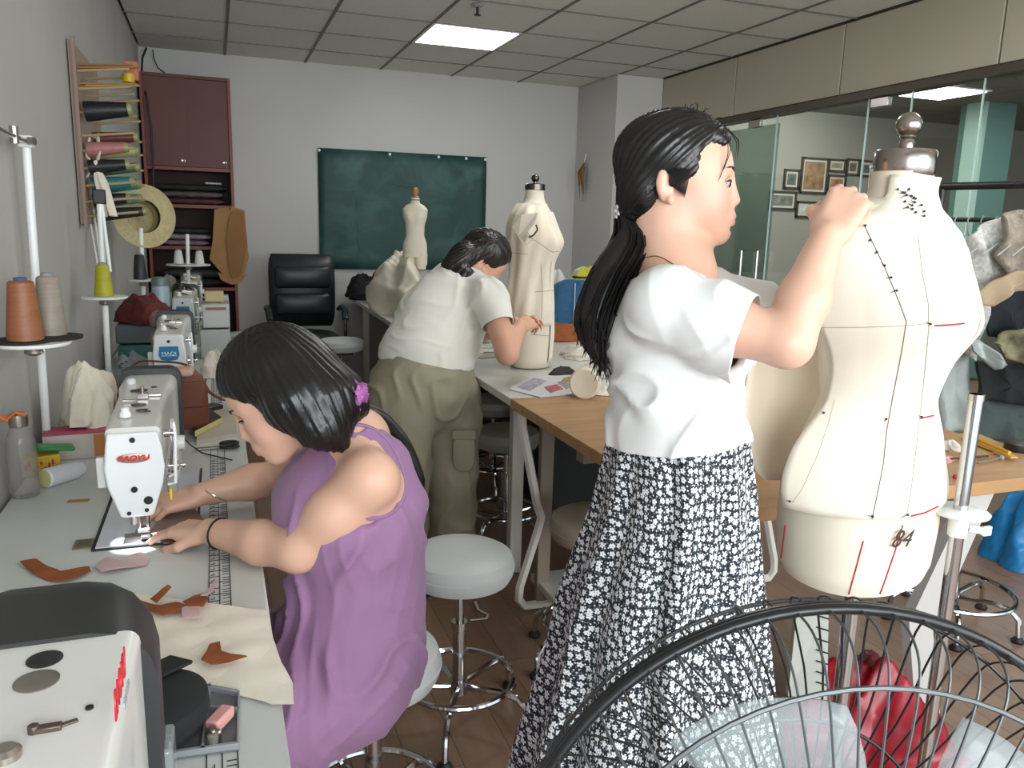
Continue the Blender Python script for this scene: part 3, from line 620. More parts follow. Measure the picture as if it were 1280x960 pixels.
bagstack(-.20, 6.70, 1.182, .36, .22, .045, 3, ['clear plastic wrapped lilac garments lying lowest on the second open shelf', 'crumpled grey wrapped garment in the middle of the second shelf pile', 'dark navy cloth on top of the second shelf pile'], ['7d6a72', '8a848a', '22262c'])
bagstack(-.16, 6.70, .872, .45, .22, .07, 2, ['black folded cloth on the third shelf of the cabinet', 'dark grey folded cloth lying on the black one, third shelf'], ['1a1a1c', '303034'])
t = thing('plastic_packet', 'small shiny clear packet lying on the black cloth in the upper cabinet shelf', 'packet', (.0, 6.62, 1.64))
MB().box((.0, 6.62, 1.648), (.12, .06, .016), rotz(.3)).build('wrapper', M('shiny_film', 'a0a2a4', .2), t, bev=.006)
# kraft paper patterns hanging at the cabinet corner
KR = M('kraft_paper', 'a07848', .75, noise=(5, .08)); KR2 = M('kraft_paper_dark', '8b6238', .75, noise=(5, .08))
def sheet(name, outline_px, Y, mat, parent, th=.0025, curl=.0):
    return MB().prism([atY(x, y, Y+curl*math.sin(i*1.3)) for i, (x, y) in enumerate(outline_px)], (0, th, 0)).build(name, mat, parent, smooth=False)
t = thing('paper_pattern', 'brown kraft paper pattern pieces hanging on the side of the cabinet', 'pattern', atY(290, 355, 6.48), group=None)
sheet('pattern_sheet', [(268, 262), (290, 258), (306, 263), (308, 290), (311, 322), (306, 340), (300, 350), (288, 352), (276, 340), (262, 324), (266, 300)], 6.50, KR, t)
sheet('pattern_sheet', [(292, 262), (304, 264), (309, 300), (305, 330), (300, 345), (292, 352), (286, 335), (283, 300), (286, 275)], 6.485, KR2, t, curl=.004)
sheet('pattern_sheet', [(272, 340), (292, 349), (308, 342), (302, 353), (290, 356), (276, 350)], 6.47, KR, t)
MB().cyl(atY(288, 257, 6.51), atY(288, 263, 6.46), .004).build('hanging_pin', STEEL, t)
# dark cable in the corner
t = tag(MB().tube([atY(183, 60, 6.86), atY(178, 72, 6.8), atY(177, 95, 6.7), atY(183, 120, 6.5), atY(189, 160, 6.5), atY(192, 215, 6.5), atY(192, 235, 6.5)], .007).build('cable', M('cable_black', '18181a', .5)), 'thick black cable running down beside the brown cabinet from the ceiling corner', 'cable')
tag(MB().tube([atY(191, 62, 6.86), atY(192, 72, 6.86), atY(197, 84, 6.86), atY(206, 91, 6.86)], .004).build('cable', M('cable_black', '18181a', .5)), 'thin grey wire looping from the ceiling onto the top of the cabinet', 'cable')

# ================================================================ chalkboard
GREEN = bpy.data.materials.new('chalkboard_green'); GREEN.use_nodes = True; nt = GREEN.node_tree; b = nt.nodes['Principled BSDF']; b.inputs['Roughness'].default_value = .6
tc = nt.nodes.new('ShaderNodeTexCoord'); n1 = nt.nodes.new('ShaderNodeTexNoise'); n1.inputs['Scale'].default_value = 3.5; n1.inputs['Detail'].default_value = 6; n1.inputs['Distortion'].default_value = 1.2
rp = nt.nodes.new('ShaderNodeValToRGB'); rp.color_ramp.elements[0].position = .45; rp.color_ramp.elements[0].color = lin('173f3a'); rp.color_ramp.elements[1].position = .8; rp.color_ramp.elements[1].color = lin('3b625c')
nt.links.new(tc.outputs['Object'], n1.inputs[0]); nt.links.new(n1.outputs[0], rp.inputs[0]); nt.links.new(rp.outputs[0], b.inputs['Base Color'])
t = thing('chalkboard', 'dark green chalkboard sheet pinned on the back wall', 'chalkboard', (1.53, BY-.02, 1.0)); cb = MB()
rings = [[V(.813+1.436*i/24, BY-.022-.008*math.sin(i*.9+z*3)*(1 if z < 1.9 else .2), z) for i in range(25)] for z in np.linspace(1.0, 1.975, 10)]
cb.loft(rings, closed=False).build('board_sheet', GREEN, t, solid=.003)
for x in (.822, 1.40, 1.82, 2.065, 2.238): MB().lathe([(.012, 0), (.010, .006), (.004, .009)], (x, BY-.026, 1.955), n=12, R=Matrix.Rotation(PI/2, 3, 'X')).build('pin', WHITEPL, t)
ch = MB(); cy_ = BY-.036
for pts in ([(1.12, 1.6), (1.122, 1.5)], [(1.12, 1.38), (1.13, 1.30), (1.10, 1.22)], [(1.12, 1.33), (1.22, 1.36), (1.30, 1.40)], [(1.14, 1.30), (1.24, 1.30)], [(1.12, 1.25), (1.14, 1.17), (1.12, 1.10)], [(1.40, 1.72), (1.5, 1.70), (1.62, 1.71)], [(1.36, 1.66), (1.38, 1.62)]):
    ch.tube([(x, cy_, z) for x, z in pts], .0035, 4, flat=.3)
ch.build('chalk_mark', M('chalk', '7f9a94', .9), t)
# dried bunch on the column side
t = thing('dried_bunch', 'small bunch of dried brown leaves hanging on the white column', 'dried flowers', (3.08, 6.62, 1.57))
top = atX(732, 200, 3.09)
for k in range(11):
    a = k/11*2*PI; e = top+V(-.02-.018*abs(math.cos(a)), .045*math.sin(a), -.20-.16*random.random())
    MB().tube([top, top*.5+e*.5+V(-.03, .03*math.sin(a), 0), e], [.003, .011, .003], 6, flat=.4).build('dried_leaf', M('dried_leaf', '7d5a34', .8, noise=(20, .2)), t)
MB().tube([top+V(.005, 0, .05), top+V(-.01, 0, 0), top+V(-.01, 0, -.04)], .004).build('hook', WHITEPL, t)
# ================================================================ people
RH = V(math.cos(YAW), -math.sin(YAW), 0); FH = V(math.sin(YAW), math.cos(YAW), 0); UP = V(0, 0, 1)
SKIN = M('skin', 'ffffff', .48, vcol='Col', bump=(180, .08, .001)); SKIN.node_tree.nodes['Principled BSDF'].inputs['Subsurface Weight'].default_value = .08
SKIN.node_tree.nodes['Principled BSDF'].inputs['Subsurface Radius'].default_value = (.02, .008, .004)
HAIR = M('black_hair', '0e0c0d', .34, spec=.55); HAIRB = M('dark_brown_hair', '17110f', .38, spec=.5)
def hf(o, fwd, up):
    """head frame: 4x4 with x forward, y left, z up"""
    z = Vector(up).normalized(); x = Vector(fwd); x = (x-z*x.dot(z)).normalized(); y = z.cross(x)
    return Matrix(((x.x, y.x, z.x, o[0]), (x.y, y.y, z.y, o[1]), (x.z, y.z, z.z, o[2]), (0, 0, 0, 1)))
def head(F, H, s=1.0, face=True):
    R = H.to_3x3(); P = lambda x, y, z: H @ V(x*s, y*s, z*s); E = lambda c, r, k=.02, sub=False: F.ell(P(*c), [q*s for q in r], R, k*s, sub)
    E((-.010, 0, .038), (.100, .075, .082)); E((.034, 0, -.010), (.060, .063, .080), .03); E((.030, 0, -.064), (.056, .052, .038), .03)
    E((.076, 0, -.090), (.021, .022, .020), .026); E((.062, 0, -.060), (.030, .034, .034), .03)
    for q in (-1, 1):
        E((.050, q*.036, -.036), (.028, .026, .030), .02); E((.002, q*.050, -.055), (.03, .012, .03), .02)
        F.cap(P(.078, q*.012, .022), P(.062, q*.046, .020), .010*s, .009*s, .014*s)
        E((.094, q*.031, .003), (.011, .018, .010), .012, True)
        E((.0935, q*.0095, -.036), (.009, .0075, .0065), .006); E((-.026, q*.073, -.010), (.015, .006, .026), .006)
        E((-.034, q*.078, -.003), (.011, .006, .023), .005); E((-.022, q*.083, -.006), (.0065, .005, .013), .004, True)
        E((-.017, q*.077, -.033), (.007, .006, .009), .005)
    F.cap(P(.090, 0, .012), P(.1035, 0, -.028), .0060*s, .0090*s, .012*s)
    E((.090, 0, -.060), (.014, .024, .016), .014); F.cap(P(.1005, -.009, -.0575), P(.1005, .009, -.0575), .0045*s, None, .006*s); F.cap(P(.0985, -.010, -.0685), P(.0985, .010, -.0685), .0055*s, None, .006*s)
    F.cap(P(.1065, -.020, -.0632), P(.1065, .020, -.0632), .0016*s, None, .003*s, True); F.cap(P(.0965, -.012, -.079), P(.0965, .012, -.079), .0035*s, None, .008*s, True)
def headcol(vs, H, s, base, lip=(.62, .25, .24), blush=(.80, .42, .36)):
    iv = np.array(H.inverted()); p = (vs @ iv[:3, :3].T+iv[:3, 3])/s; c = np.tile(np.array(base), (len(vs), 1)); x, y, z = p.T
    def mix(m, col): m = np.clip(m, 0, 1)[:, None]; c[:] = c*(1-m)+np.array(col)*m
    near = (np.abs(x) < .14) & (np.abs(z) < .14) & (np.abs(y) < .1)
    mix(np.exp(-(((x-.07)/.03)**2+((np.abs(y)-.042)/.02)**2+((z+.03)/.022)**2))*.35*near, blush)
    mix(np.exp(-(((x+.01)/.03)**2+((np.abs(y)-.08)/.014)**2+((z)/.035)**2))*.4*near, blush)
    lm_ = 1.2-np.maximum(np.abs(y)/.021, 0)**2-((z+.064)/(.0115))**2; mix(np.clip(lm_*2.2, 0, 1)*(x > .086)*near*.85, lip)
    return c
def eyes(T, H, s, shut=.35, sides=(-1, 1)):
    for q in sides:
        P = lambda x, y, z: H @ V(x*s, (q*.031+y*q)*s, z*s); R = H.to_3x3()
        eo = .0068 if shut > .8 else 0; e = MB().ball(P(.0775-eo, 0, .001), .0118*s, 16, 12).build('eye', M('eye_white', 'b0a49c', .4), T)
        g = (R @ V(1, 0, -.05-.25*shut)).normalized(); c = P(.0775-eo, 0, .001)
        MB().lathe([(.0001, .0022), (.0062*s, .0014), (.0078*s, -.0008)], c+g*.0112*s, R=aim(g), n=16).build('iris', M('iris_dark', '1a0f0a', .15), e)
        up = []; lo = []
        for k in range(9):
            t = k/8*2-1; up.append(P(.0895-.008*t*t-.002*t, t*.0145, .0015+.0062*(1-t*t)*(1-shut)+.0010*t)); lo.append(P(.0885-.009*t*t-.002*t, t*.0140, -.0035*(1-t*t)+.0008*t))
        MB().tube(up, [.0007]+[.0017]*7+[.0010], 6).build('eyelash_line', M('lash', '120c0a', .6), e)
        MB().tube(lo, .0005, 5).build('lower_lash_line', M('lash_brown', '5a3a30', .6), e)
        lid = MB(); rows = []
        for j in range(5):
            a = j/4; rows.append([P(.0898-.008*(k/8*2-1)**2-.002*(k/8*2-1)-.0015*a, (k/8*2-1)*(.0150+.003*a), .0018+(.0062*(1-(k/8*2-1)**2)*(1-shut))+.0065*a*(1-.5*(k/8*2-1)**2)) for k in range(9)])
        lid.loft(rows, closed=False).build('eyelid', M('lid_skin', 'c99a86', .5), e)
        br = MB()
        for k in range(12):
            t = k/11; a = P(.0915-.012*t*t, -.013+.034*t, .0225+.0055*math.sin(t*2.4)); br.tube([a+R @ V(.003, 0, 0), a+R @ V(-.001, q*.006*s, (.0018-.0022*t)*s)], [.0015*s, .0005], 5)
        br.build('eyebrow', M('brow_brown', '3a2720', .7), T)['kind'] = 'stuff'
def hand(F, w, fwd, back, thumb, curl=(.5, .5, .5, .5), spread=.1, s=1.0, tcurl=.4, tout=.7):
    """palm and five fingers; fwd to the knuckles, back of the hand normal, thumb = +-1 side along cross(back, fwd)"""
    f = Vector(fwd).normalized(); b = Vector(back); b = (b-f*b.dot(f)).normalized(); l = b.cross(f)*thumb; w = Vector(w)
    kn = [w+f*.082*s+l*.026*s, w+f*.087*s+l*.009*s, w+f*.083*s-l*.009*s, w+f*.076*s-l*.025*s]
    for i, k in enumerate(kn): F.cap(w+l*(.016-.011*i)*s+f*.008*s, k, .0125*s, .0105*s, .012*s)
    F.cap(w+l*.022*s+f*.02*s-b*.008*s, w+l*.024*s+f*.06*s-b*.006*s, .012*s, .010*s, .012*s); F.cap(w-l*.02*s+f*.02*s-b*.006*s, w-l*.02*s+f*.06*s-b*.005*s, .011*s, .009*s, .012*s)
    Ls = [(.040, .024, .018), (.045, .028, .019), (.042, .026, .018), (.033, .020, .016)]; tips = []
    for i, k in enumerate(kn):
        p = k; ang = 0; r = .0088 if i < 3 else .0078; sp = spread*(1.2-i*.8)
        for j, L in enumerate(Ls[i]):
            ang += curl[i]*(.9 if j == 0 else 1.15 if j == 1 else .8); d = (f*math.cos(ang)-b*math.sin(ang)+l*sp*math.cos(ang)).normalized(); n = p+d*L*s
            F.cap(p, n, (r-.0009*j)*s, (r-.0009*(j+1))*s, .004*s); p = n
        tips.append(p)
    p = w+l*.020*s+f*.018*s-b*.006*s; d = (f*.62+l*tout-b*.25).normalized(); q = p+d*.042*s; F.cap(p, q, .0125*s, .0105*s, .010*s)
    d = (f*.85+l*(tout*.35-tcurl*.4)-b*tcurl*.8).normalized(); q2 = q+d*.032*s; F.cap(q, q2, .0100*s, .0090*s, .006*s)
    d = (f*.8-l*tcurl*.6-b*tcurl).normalized(); F.cap(q2, q2+d*.024*s, .0090*s, .0072*s, .004*s); return tips
def grooves(vs, ns, o, ax, n, amp, seed=0):
    ax = Vector(ax).normalized(); R = np.array(aim(ax)); p = (vs-np.array(o)) @ R; th = np.arctan2(p[:, 1], p[:, 0])
    a = np.sin(th*n+1.5*np.sin(th*n*.23+p[:, 2]*9+seed))+.6*np.sin(th*n*2.3+p[:, 2]*14)+.4*np.sin(th*n*.41+p[:, 2]*6)
    return vs+ns*(a*amp)[:, None]
def folds(vs, ns, perp, freq, amp, seed=0, along=None, mask=None):
    p = np.array(Vector(perp).normalized()); u = vs @ p; a = vnoise(vs*3.1, seed)*1.5; b = vnoise(vs*5.3+3, seed+5)
    r = 1-np.abs(np.sin(u*freq+a*1.6)); d = (r**2-.35)*np.clip(.6+.8*b, 0, 1.3)*amp
    if mask is not None: d = d*mask(vs)
    return vs+ns*d[:, None]
def strands(name, paths, mat, parent, r=.0012):
    m_ = MB()
    for p in paths: m_.tube(p, [r*.8]+[r]*(len(p)-2)+[r*.3], 4, caps=False)
    o = m_.build(name, mat, parent); o['kind'] = 'stuff'; return o
def curve_pts(P, n):
    """smooth path through points (Catmull-Rom)"""
    P = [Vector(p) for p in P]; Q = [P[0]*2-P[1]]+P+[P[-1]*2-P[-2]]; out = []
    for i in range(len(P)-1):
        for k in range(n):
            t = k/n; a, b, c, d = Q[i:i+4]; out.append(.5*((2*b)+(c-a)*t+(2*a-5*b+4*c-d)*t*t+(3*b-a-3*c+d)*t**3))
    return out+[P[-1]]

# ---------------------------------------------------------------- the standing woman
D1 = 1.42; A = lambda x, y, d=D1: atD(x, y, d)
o1 = A(855, 560); W1 = thing('person', 'standing woman in white t-shirt and flowered skirt, pinning cloth on the big dress form', 'person', (o1.x, o1.y, 0))
f1 = (RH*math.cos(.14)-FH*math.sin(.14)); H1 = hf(A(849, 229), f1+V(0, 0, .03), UP); S1 = .955
F = Field((.45, .80, .0), (1.33, 1.72, 1.64), .0032)
head(F, H1, S1)
Hp = lambda x, y, z: H1 @ V(x*S1, y*S1, z*S1)
nb = A(842, 345, 1.43); F.cap(Hp(-.036, 0, -.05), nb, .052, .056, .03); F.cap(Hp(-.02, 0, -.07), nb+f1*.012, .040, .052, .03)
sR, eR, wR = A(832, 385, 1.295), A(984, 428, 1.215), A(1034, 296, 1.23)
sL, eL, wL = A(866, 372, 1.56), A(985, 395, 1.66), A(1070, 300, 1.60)
F.chain([nb+V(0, 0, -.03), sR], [.055, .054], .03); F.chain([nb+V(0, 0, -.03), sL], [.055, .054], .03)
F.chain([nb, A(846, 430), A(845, 520), A(850, 600), A(848, 640)], [.07, .085, .08, .085, .075], .03)
F.chain([sR, sR*.5+eR*.5, eR], [.050, .046, .037], .02); F.chain([eR, eR*.6+wR*.4, wR], [.038, .038, .0245], .015)
F.chain([sL, eL], [.048, .037], .02); F.chain([eL, wL], [.038, .024], .015)
hand(F, wR, (A(1068, 238, 1.25)-wR), (-FH*.55+UP*.55-RH*.15), 1, (.85, .9, .95, 1.0), s=.96, tcurl=.7, tout=.5)
hand(F, wL, (A(1104, 268, 1.56)-wL), (FH*.6+UP*.5), -1, (.7, .7, .8, .8), s=.92)
for q, kx in ((-1, 830), (1, 868)):
    hp = A(kx, 640, D1+q*.055); kn = hp+f1*.05-V(0, 0, hp.z-.46)+FH*.0; an = kn-f1*.06-V(0, 0, .38)
    F.chain([hp, kn, an], [.068, .050, .034], .02); F.chain([an, an+f1*.14+V(0, 0, -.03)], [.036, .026], .02)
vs, fs = F.mesh(); BASE1 = (.68, .415, .300)
ob = fobj('body', vs, fs, SKIN, W1, col=lambda v: headcol(v, H1, S1, BASE1))
eyes(W1, H1, S1, .42, (-1, 1))
# hair
FHr = Field(np.array(Hp(0, 0, 0))-.2, np.array(Hp(0, 0, 0))+.2, .0032); R1 = H1.to_3x3()
def HE(F, H, s, c, r, k=.02, sub=False): F.ell(H @ V(*[q*s for q in c]), [q*s for q in r], H.to_3x3(), k*s, sub)
HE(FHr, H1, S1, (-.014, 0, .046), (.111, .085, .087)); HE(FHr, H1, S1, (-.064, 0, -.012), (.050, .070, .064)); HE(FHr, H1, S1, (-.078, 0, -.052), (.032, .038, .038))
HE(FHr, H1, S1, (.098, 0, -.022), (.062, .12, .098), .012, True)
HE(FHr, H1, S1, (.070, -.075, .035), (.040, .035, .050), .015, True); HE(FHr, H1, S1, (.070, .075, .035), (.040, .035, .050), .015, True)
for q in (-1, 1): HE(FHr, H1, S1, (-.004, q*.090, -.047), (.056, .032, .042), .008, True)
vs, fs = FHr.mesh(); vs = grooves(vs, vnormals(vs, fs), Hp(-.085, 0, -.06), H1.to_3x3() @ V(.62, 0, .62), 46, .0011)
hb = fobj('hair', vs, fs, HAIR, W1)
tie = Hp(-.098, -.005, -.056); pony = curve_pts([tie, A(790, 300, 1.42), A(765, 345, 1.40), A(748, 390, 1.39), A(745, 430, 1.39), A(756, 462, 1.40)], 8)
pt = MB(); rr = [.016+.026*math.sin(min(1, i/14)*PI/2)-.036*max(0, (i-26)/14) for i in range(len(pony))]
pt.tube(pony, [max(.006, r*.85) for r in rr], 18, flat=.8); po = pt.build('ponytail', HAIR, W1)
sp = []
for k in range(150):
    a = random.uniform(0, 2*PI); ro = random.uniform(.55, 1.12); ph = random.uniform(-.3, .3); e = random.randint(26, len(pony)); path = []
    for i in range(0, e, 3):
        path.append(pony[i]+(RH*math.cos(a+ph*i/20)+FH*math.sin(a+ph*i/20))*rr[i]*ro*.9+V(0, 0, 0))
    path.append(path[-1]+V(random.uniform(-.012, .012), random.uniform(-.012, .012), -random.uniform(.01, .03))); sp.append(path)
strands('hair_strands', sp, HAIR, po, .0016)
ws = []
for k in range(30):                                # short wisps over the crown and forehead
    a = random.uniform(-1.3, 1.3); b = random.uniform(.2, 1.25); base = Hp(-.016+.103*math.sin(b)*math.cos(a*.5), .080*math.sin(a)*.9*math.sin(b), .048+.085*math.cos(b))
    ou = (base-Hp(-.016, 0, .04)).normalized(); d = R1 @ V(random.uniform(-.6, .8), random.uniform(-.7, .7), random.uniform(-.2, .8)); L_ = random.uniform(.008, .020)
    ws.append([base-ou*.004, base+ou*.006+d*L_*.4, base+ou*.008+d*L_+V(0, 0, -.004)])
for a0, a1, a2 in (((.070, -.030, .100), (.094, -.034, .070), (.090, -.044, .035)), ((.072, -.02, .10), (.098, -.02, .075), (.098, -.026, .045)), ((.070, -.04, .095), (.082, -.052, .06), (.072, -.060, .02)), ((.07, -.045, .09), (.078, -.056, .05), (.064, -.064, .0)), ((.075, .0, .10), (.102, .01, .08), (.104, .02, .05))):
    ws.append(curve_pts([Hp(*a0), Hp(*a1), Hp(*a2)], 4))
for k in range(18): ws.append(curve_pts([Hp(.012-.002*k, -.084, .02), Hp(.010-.0018*k, -.0815, -.006), Hp(.006-.0012*k, -.078, -.030+.0012*k)], 3))
strands('wispy_hair', ws, HAIR, hb, .0009)
sc = MB()
for k in range(26):
    a = k*2.4; sc.ball(tie+V(math.cos(a)*.016, math.sin(a)*.012, -.012+.022*(k/26)), .0055, 8, 6)
sc.build('beaded_hair_tie', M('pearl_beads', 'b9b4b0', .25), po)['kind'] = 'stuff'
# necklace
nk = [A(806, 322, 1.36), A(824, 321, 1.35), A(848, 335, 1.335), A(868, 352, 1.345), A(884, 364, 1.37), A(893, 367, 1.40)]
n_ = MB().tube(curve_pts(nk, 6), .0011, 5).build('necklace', M('gold', 'c79a3a', .25, 1), W1); MB().torus(A(893, 365, 1.385), .0065, .0026, n=20, R=Matrix.Rotation(PI/2, 3, 'X')).build('ring_pendant', M('gold', 'c79a3a', .25, 1), n_)
# t-shirt
SHIRT = M('white_jersey', 'e2e2e0', .85, bump=(420, .12, .0004), sheen=.1)
F = Field((.45, .80, .95), (1.15, 1.72, 1.48), .004)
F.chain([A(846, 378, 1.42), A(842, 430), A(838, 500), A(843, 560), A(845, 600)], [.075, .100, .096, .102, .108], .03)
F.ell(A(842, 420, 1.42), (.122, .135, .12), hf((0, 0, 0), f1, UP).to_3x3(), .04); F.ell(A(872, 440, 1.43), (.090, .115, .085), hf((0, 0, 0), f1, UP).to_3x3(), .04); F.ell(A(845, 545, 1.42), (.118, .142, .13), hf((0, 0, 0), f1, UP).to_3x3(), .04)
F.chain([nb+V(0, 0, -.035), sR+V(0, 0, .004)], [.062, .062], .03); F.chain([nb+V(0, 0, -.035), sL+V(0, 0, .004)], [.062, .06], .03)
eS = sR+(eR-sR)*.86; F.chain([sR, sR*.5+eS*.5-V(0, 0, .006), eS-V(0, 0, .022)], [.062, .067, .074], .02)
eSL = sL+(eL-sL)*.9; F.chain([sL, eSL], [.062, .062], .02)
vs, fs = F.mesh(); ns = vnormals(vs, fs)
lowm = lambda v: np.clip((1.26-v[:, 2])*6, 0, 1)
vs = folds(vs, ns, RH*-.45+UP*.9, 44, .019, 3, mask=lowm); vs = folds(vs, ns, RH*.3-UP+FH*.3, 30, .006, 9); vs = folds(vs, ns, RH, 60, .0025, 12)
cR = np.array(sR+(eR-sR)*.69); aR = np.array((eR-sR).normalized()+V(0, 0, .02)); cL = np.array(sL+(eL-sL)*.72); aL = np.array((eL-sL).normalized()); nbn = np.array(nb); nn = np.array((nb-A(846, 450)).normalized()+f1*.22); nn /= np.linalg.norm(nn)
hemc = np.array(A(848, 543)); hn = np.array((UP-RH*.10).normalized())
def cuff(v, c, ax, R, lo=.0):
    """negative beyond the cuff plane, only near the arm"""
    h = (v-c) @ ax; rd = np.linalg.norm(v-c-h[:, None]*ax, axis=1); return np.maximum(-h, rd-R)
def neckhole(v, c, n, R, h0): h = (v-c) @ n; rd = np.linalg.norm(v-c-h[:, None]*n, axis=1); return np.maximum(h0-h, rd-R)
def keep1(v): return np.minimum.reduce([(v-hemc) @ hn, cuff(v, cR, aR, .098), cuff(v, cL, aL, .095), neckhole(v, nbn, nn, .105, -.030)])
fobj('t_shirt', vs, fs, SHIRT, W1, keep=keep1, smooth_it=1, solid=.002)
# flowered skirt
fl = bpy.data.materials.new('floral_print'); fl.use_nodes = True; nt = fl.node_tree; b = nt.nodes['Principled BSDF']; b.inputs['Roughness'].default_value = .8; L = nt.links.new
def mth(op, a, b_=None, c=None):
    n = nt.nodes.new('ShaderNodeMath'); n.operation = op
    for i, q in enumerate((a, b_, c)):
        if q is None: continue
        if isinstance(q, (int, float)): n.inputs[i].default_value = q
        else: L(q, n.inputs[i])
    return n.outputs[0]
uv = nt.nodes.new('ShaderNodeUVMap')
def flowers(scale, R, petals, off, lobes=.42):
    mp = nt.nodes.new('ShaderNodeMapping'); mp.inputs['Location'].default_value = (off, off*.7, 0); mp.inputs['Scale'].default_value = (scale, scale, scale); L(uv.outputs[0], mp.inputs[0])
    v = nt.nodes.new('ShaderNodeTexVoronoi'); v.voronoi_dimensions = '2D'; v.inputs['Scale'].default_value = 1; v.inputs['Randomness'].default_value = .62; L(mp.outputs[0], v.inputs[0])
    s = nt.nodes.new('ShaderNodeVectorMath'); s.operation = 'SUBTRACT'; L(mp.outputs[0], s.inputs[0]); L(v.outputs['Position'], s.inputs[1]); sx = nt.nodes.new('ShaderNodeSeparateXYZ'); L(s.outputs[0], sx.inputs[0])
    th = mth('ARCTAN2', sx.outputs[1], sx.outputs[0]); cs = mth('ABSOLUTE', mth('COSINE', mth('MULTIPLY', th, petals/2))); rad = mth('MULTIPLY_ADD', cs, R*lobes, R*(1-lobes)); fl_ = mth('LESS_THAN', v.outputs['Distance'], rad)
    hole = mth('GREATER_THAN', v.outputs['Distance'], R*.16); return mth('MULTIPLY', fl_, hole)
m1 = flowers(80, .37, 5, 0); m2 = flowers(140, .19, 4, 3.3); m3 = flowers(170, .32, 3, 7.7, .8)
mk = mth('MAXIMUM', m1, m2); c1 = nt.nodes.new('ShaderNodeMix'); c1.data_type = 'RGBA'; c1.inputs[6].default_value = lin('12151c'); c1.inputs[7].default_value = lin('66707a'); L(m3, c1.inputs[0])
c2 = nt.nodes.new('ShaderNodeMix'); c2.data_type = 'RGBA'; c2.inputs[7].default_value = lin('dfe2e4'); L(c1.outputs[2], c2.inputs[6]); L(mk, c2.inputs[0]); L(c2.outputs[2], b.inputs['Base Color'])
sk = MB(); rings = []; uvs = []; N = 144
prof = [(536, 766, 928, .128), (552, 764, 930, .13), (590, 757, 934, .150), (640, 746, 936, .165), (700, 724, 940, .18), (760, 703, 945, .20), (830, 690, 950, .215), (900, 668, 954, .235), (958, 650, 958, .25), (1005, 640, 962, .26)]
for i in range(0, 33):
    t = i/32*(len(prof)-1); j = min(int(t), len(prof)-2); u = t-j; a, c = prof[j], prof[j+1]; y, xl, xr, lat = [a[k]*(1-u)+c[k]*u for k in range(4)]
    ce = A((xl+xr)/2, y); hw = (A(xr, y)-A(xl, y)).length/2; zc = A(848, y).z; ring = []
    for k in range(N):
        an = 2*PI*k/N; pl = (.004+.024*(i/32)**1.1)*(math.sin(an*11+.9*math.sin(an*3)+i*.03)*.7+.4*math.sin(an*19+1.7+i*.02)); rx, ry = hw+pl-.010*i/32, lat+pl
        ring.append(V(ce.x, ce.y, zc)+RH*math.cos(an)*rx+FH*math.sin(an)*ry); uvs.append((((k/N-.25) % 1-.5)*(2*PI*(.13+.15*i/32)), -zc))
    rings.append(ring)
sk.loft(rings, caps=False); sk.uv = uvs; so = sk.build('skirt', fl, W1)
q = so.modifiers.new('s', 'SOLIDIFY'); q.thickness = .002
# fix the wrap seam: one last column repeats u, hidden on the far side
for k, (xx, qd) in enumerate(((830, -1), (868, 1))):
    hp = A(xx, 640, D1+qd*.08); an = hp+f1*.05-V(0, 0, hp.z-.46)-f1*.06-V(0, 0, .38)
    MB().loft([[an+f1*(x*.13+.03)+FH*(math.sin(a)*wy)+V(0, 0, -an.z+.035+math.cos(a)*hh) for a in [2*PI*j/14 for j in range(14)]] for x, wy, hh in ((-.55, .02, .02), (-.4, .036, .033), (0, .042, .034), (.5, .046, .028), (.9, .042, .022), (1.05, .02, .012))]).build('shoe', M('shoe_black', '1c1c1e', .5), W1)

# ---------------------------------------------------------------- the seated woman in purple
D2 = 1.56; B = lambda x, y, d=D2: atD(x, y, d)
W2 = thing('person', 'seated woman in a sleeveless purple dress bending over the sewing machine', 'person', (.22, 1.58, 0))
f2 = (-RH*.93-FH*.20-UP*.62).normalized(); u2 = (UP*.85-RH*.60); S2 = .98; H2 = hf(B(352, 493, 1.53), f2, u2)
H2p = lambda x, y, z: H2 @ V(x*S2, y*S2, z*S2)
F = Field((-.26, 1.22, .0), (.62, 1.98, 1.32), .0034); head(F, H2, S2)
nb2 = B(440, 548, 1.60); F.cap(H2p(-.03, 0, -.05), nb2, .050, .056, .03)
sN, eN, wN = B(462, 600, 1.475), atZ(372, 688, .80), atZ(262, 664, .79)
sF, eF, wF = B(385, 585, 1.78), atZ(338, 598, .82)+V(.03, .02, 0), atZ(250, 618, .80)
F.chain([nb2-V(0, 0, .03), sN], [.055, .050], .03); F.chain([nb2-V(0, 0, .03), sF], [.055, .05], .03)
F.chain([nb2, B(450, 640, 1.60), B(455, 740, 1.62), B(445, 815, 1.62)], [.07, .11, .105, .12], .04)
F.chain([B(448, 575, 1.56), B(464, 615, 1.545), B(452, 655, 1.56)], [.05, .054, .055], .04); F.chain([sN, sN*.5+eN*.5, eN], [.046, .048, .037], .03); F.chain([eN, eN*.6+wN*.4, wN], [.039, .040, .0255], .02)
F.chain([sF, eF], [.05, .037], .02); F.chain([eF, eF*.6+wF*.4, wF], [.038, .038, .025], .02)
tn = V(-.145, 1.70, .775)
hand(F, wN, V(-.155, 1.715, .775)-wN, UP*.9-FH*.1, 1, (.28, .32, .38, .42), s=.93, tcurl=.3, tout=.5)
hand(F, wF, V(-.145, 1.80, .79)-wF, UP*.8-FH*.4, -1, (.55, .62, .7, .75), s=.92, tcurl=.6, tout=.45)
hipc = B(440, 825, 1.62)
for q in (-1, 1):
    hp = hipc+FH*q*.08-V(0, 0, .03); kn = hp+V(-.36, q*.05, -.0); an = V(kn.x+.03, kn.y, .10); F.chain([hp, kn, an], [.085, .058, .038], .03); F.chain([an, an+V(-.14, 0, -.05)], [.036, .026], .02)
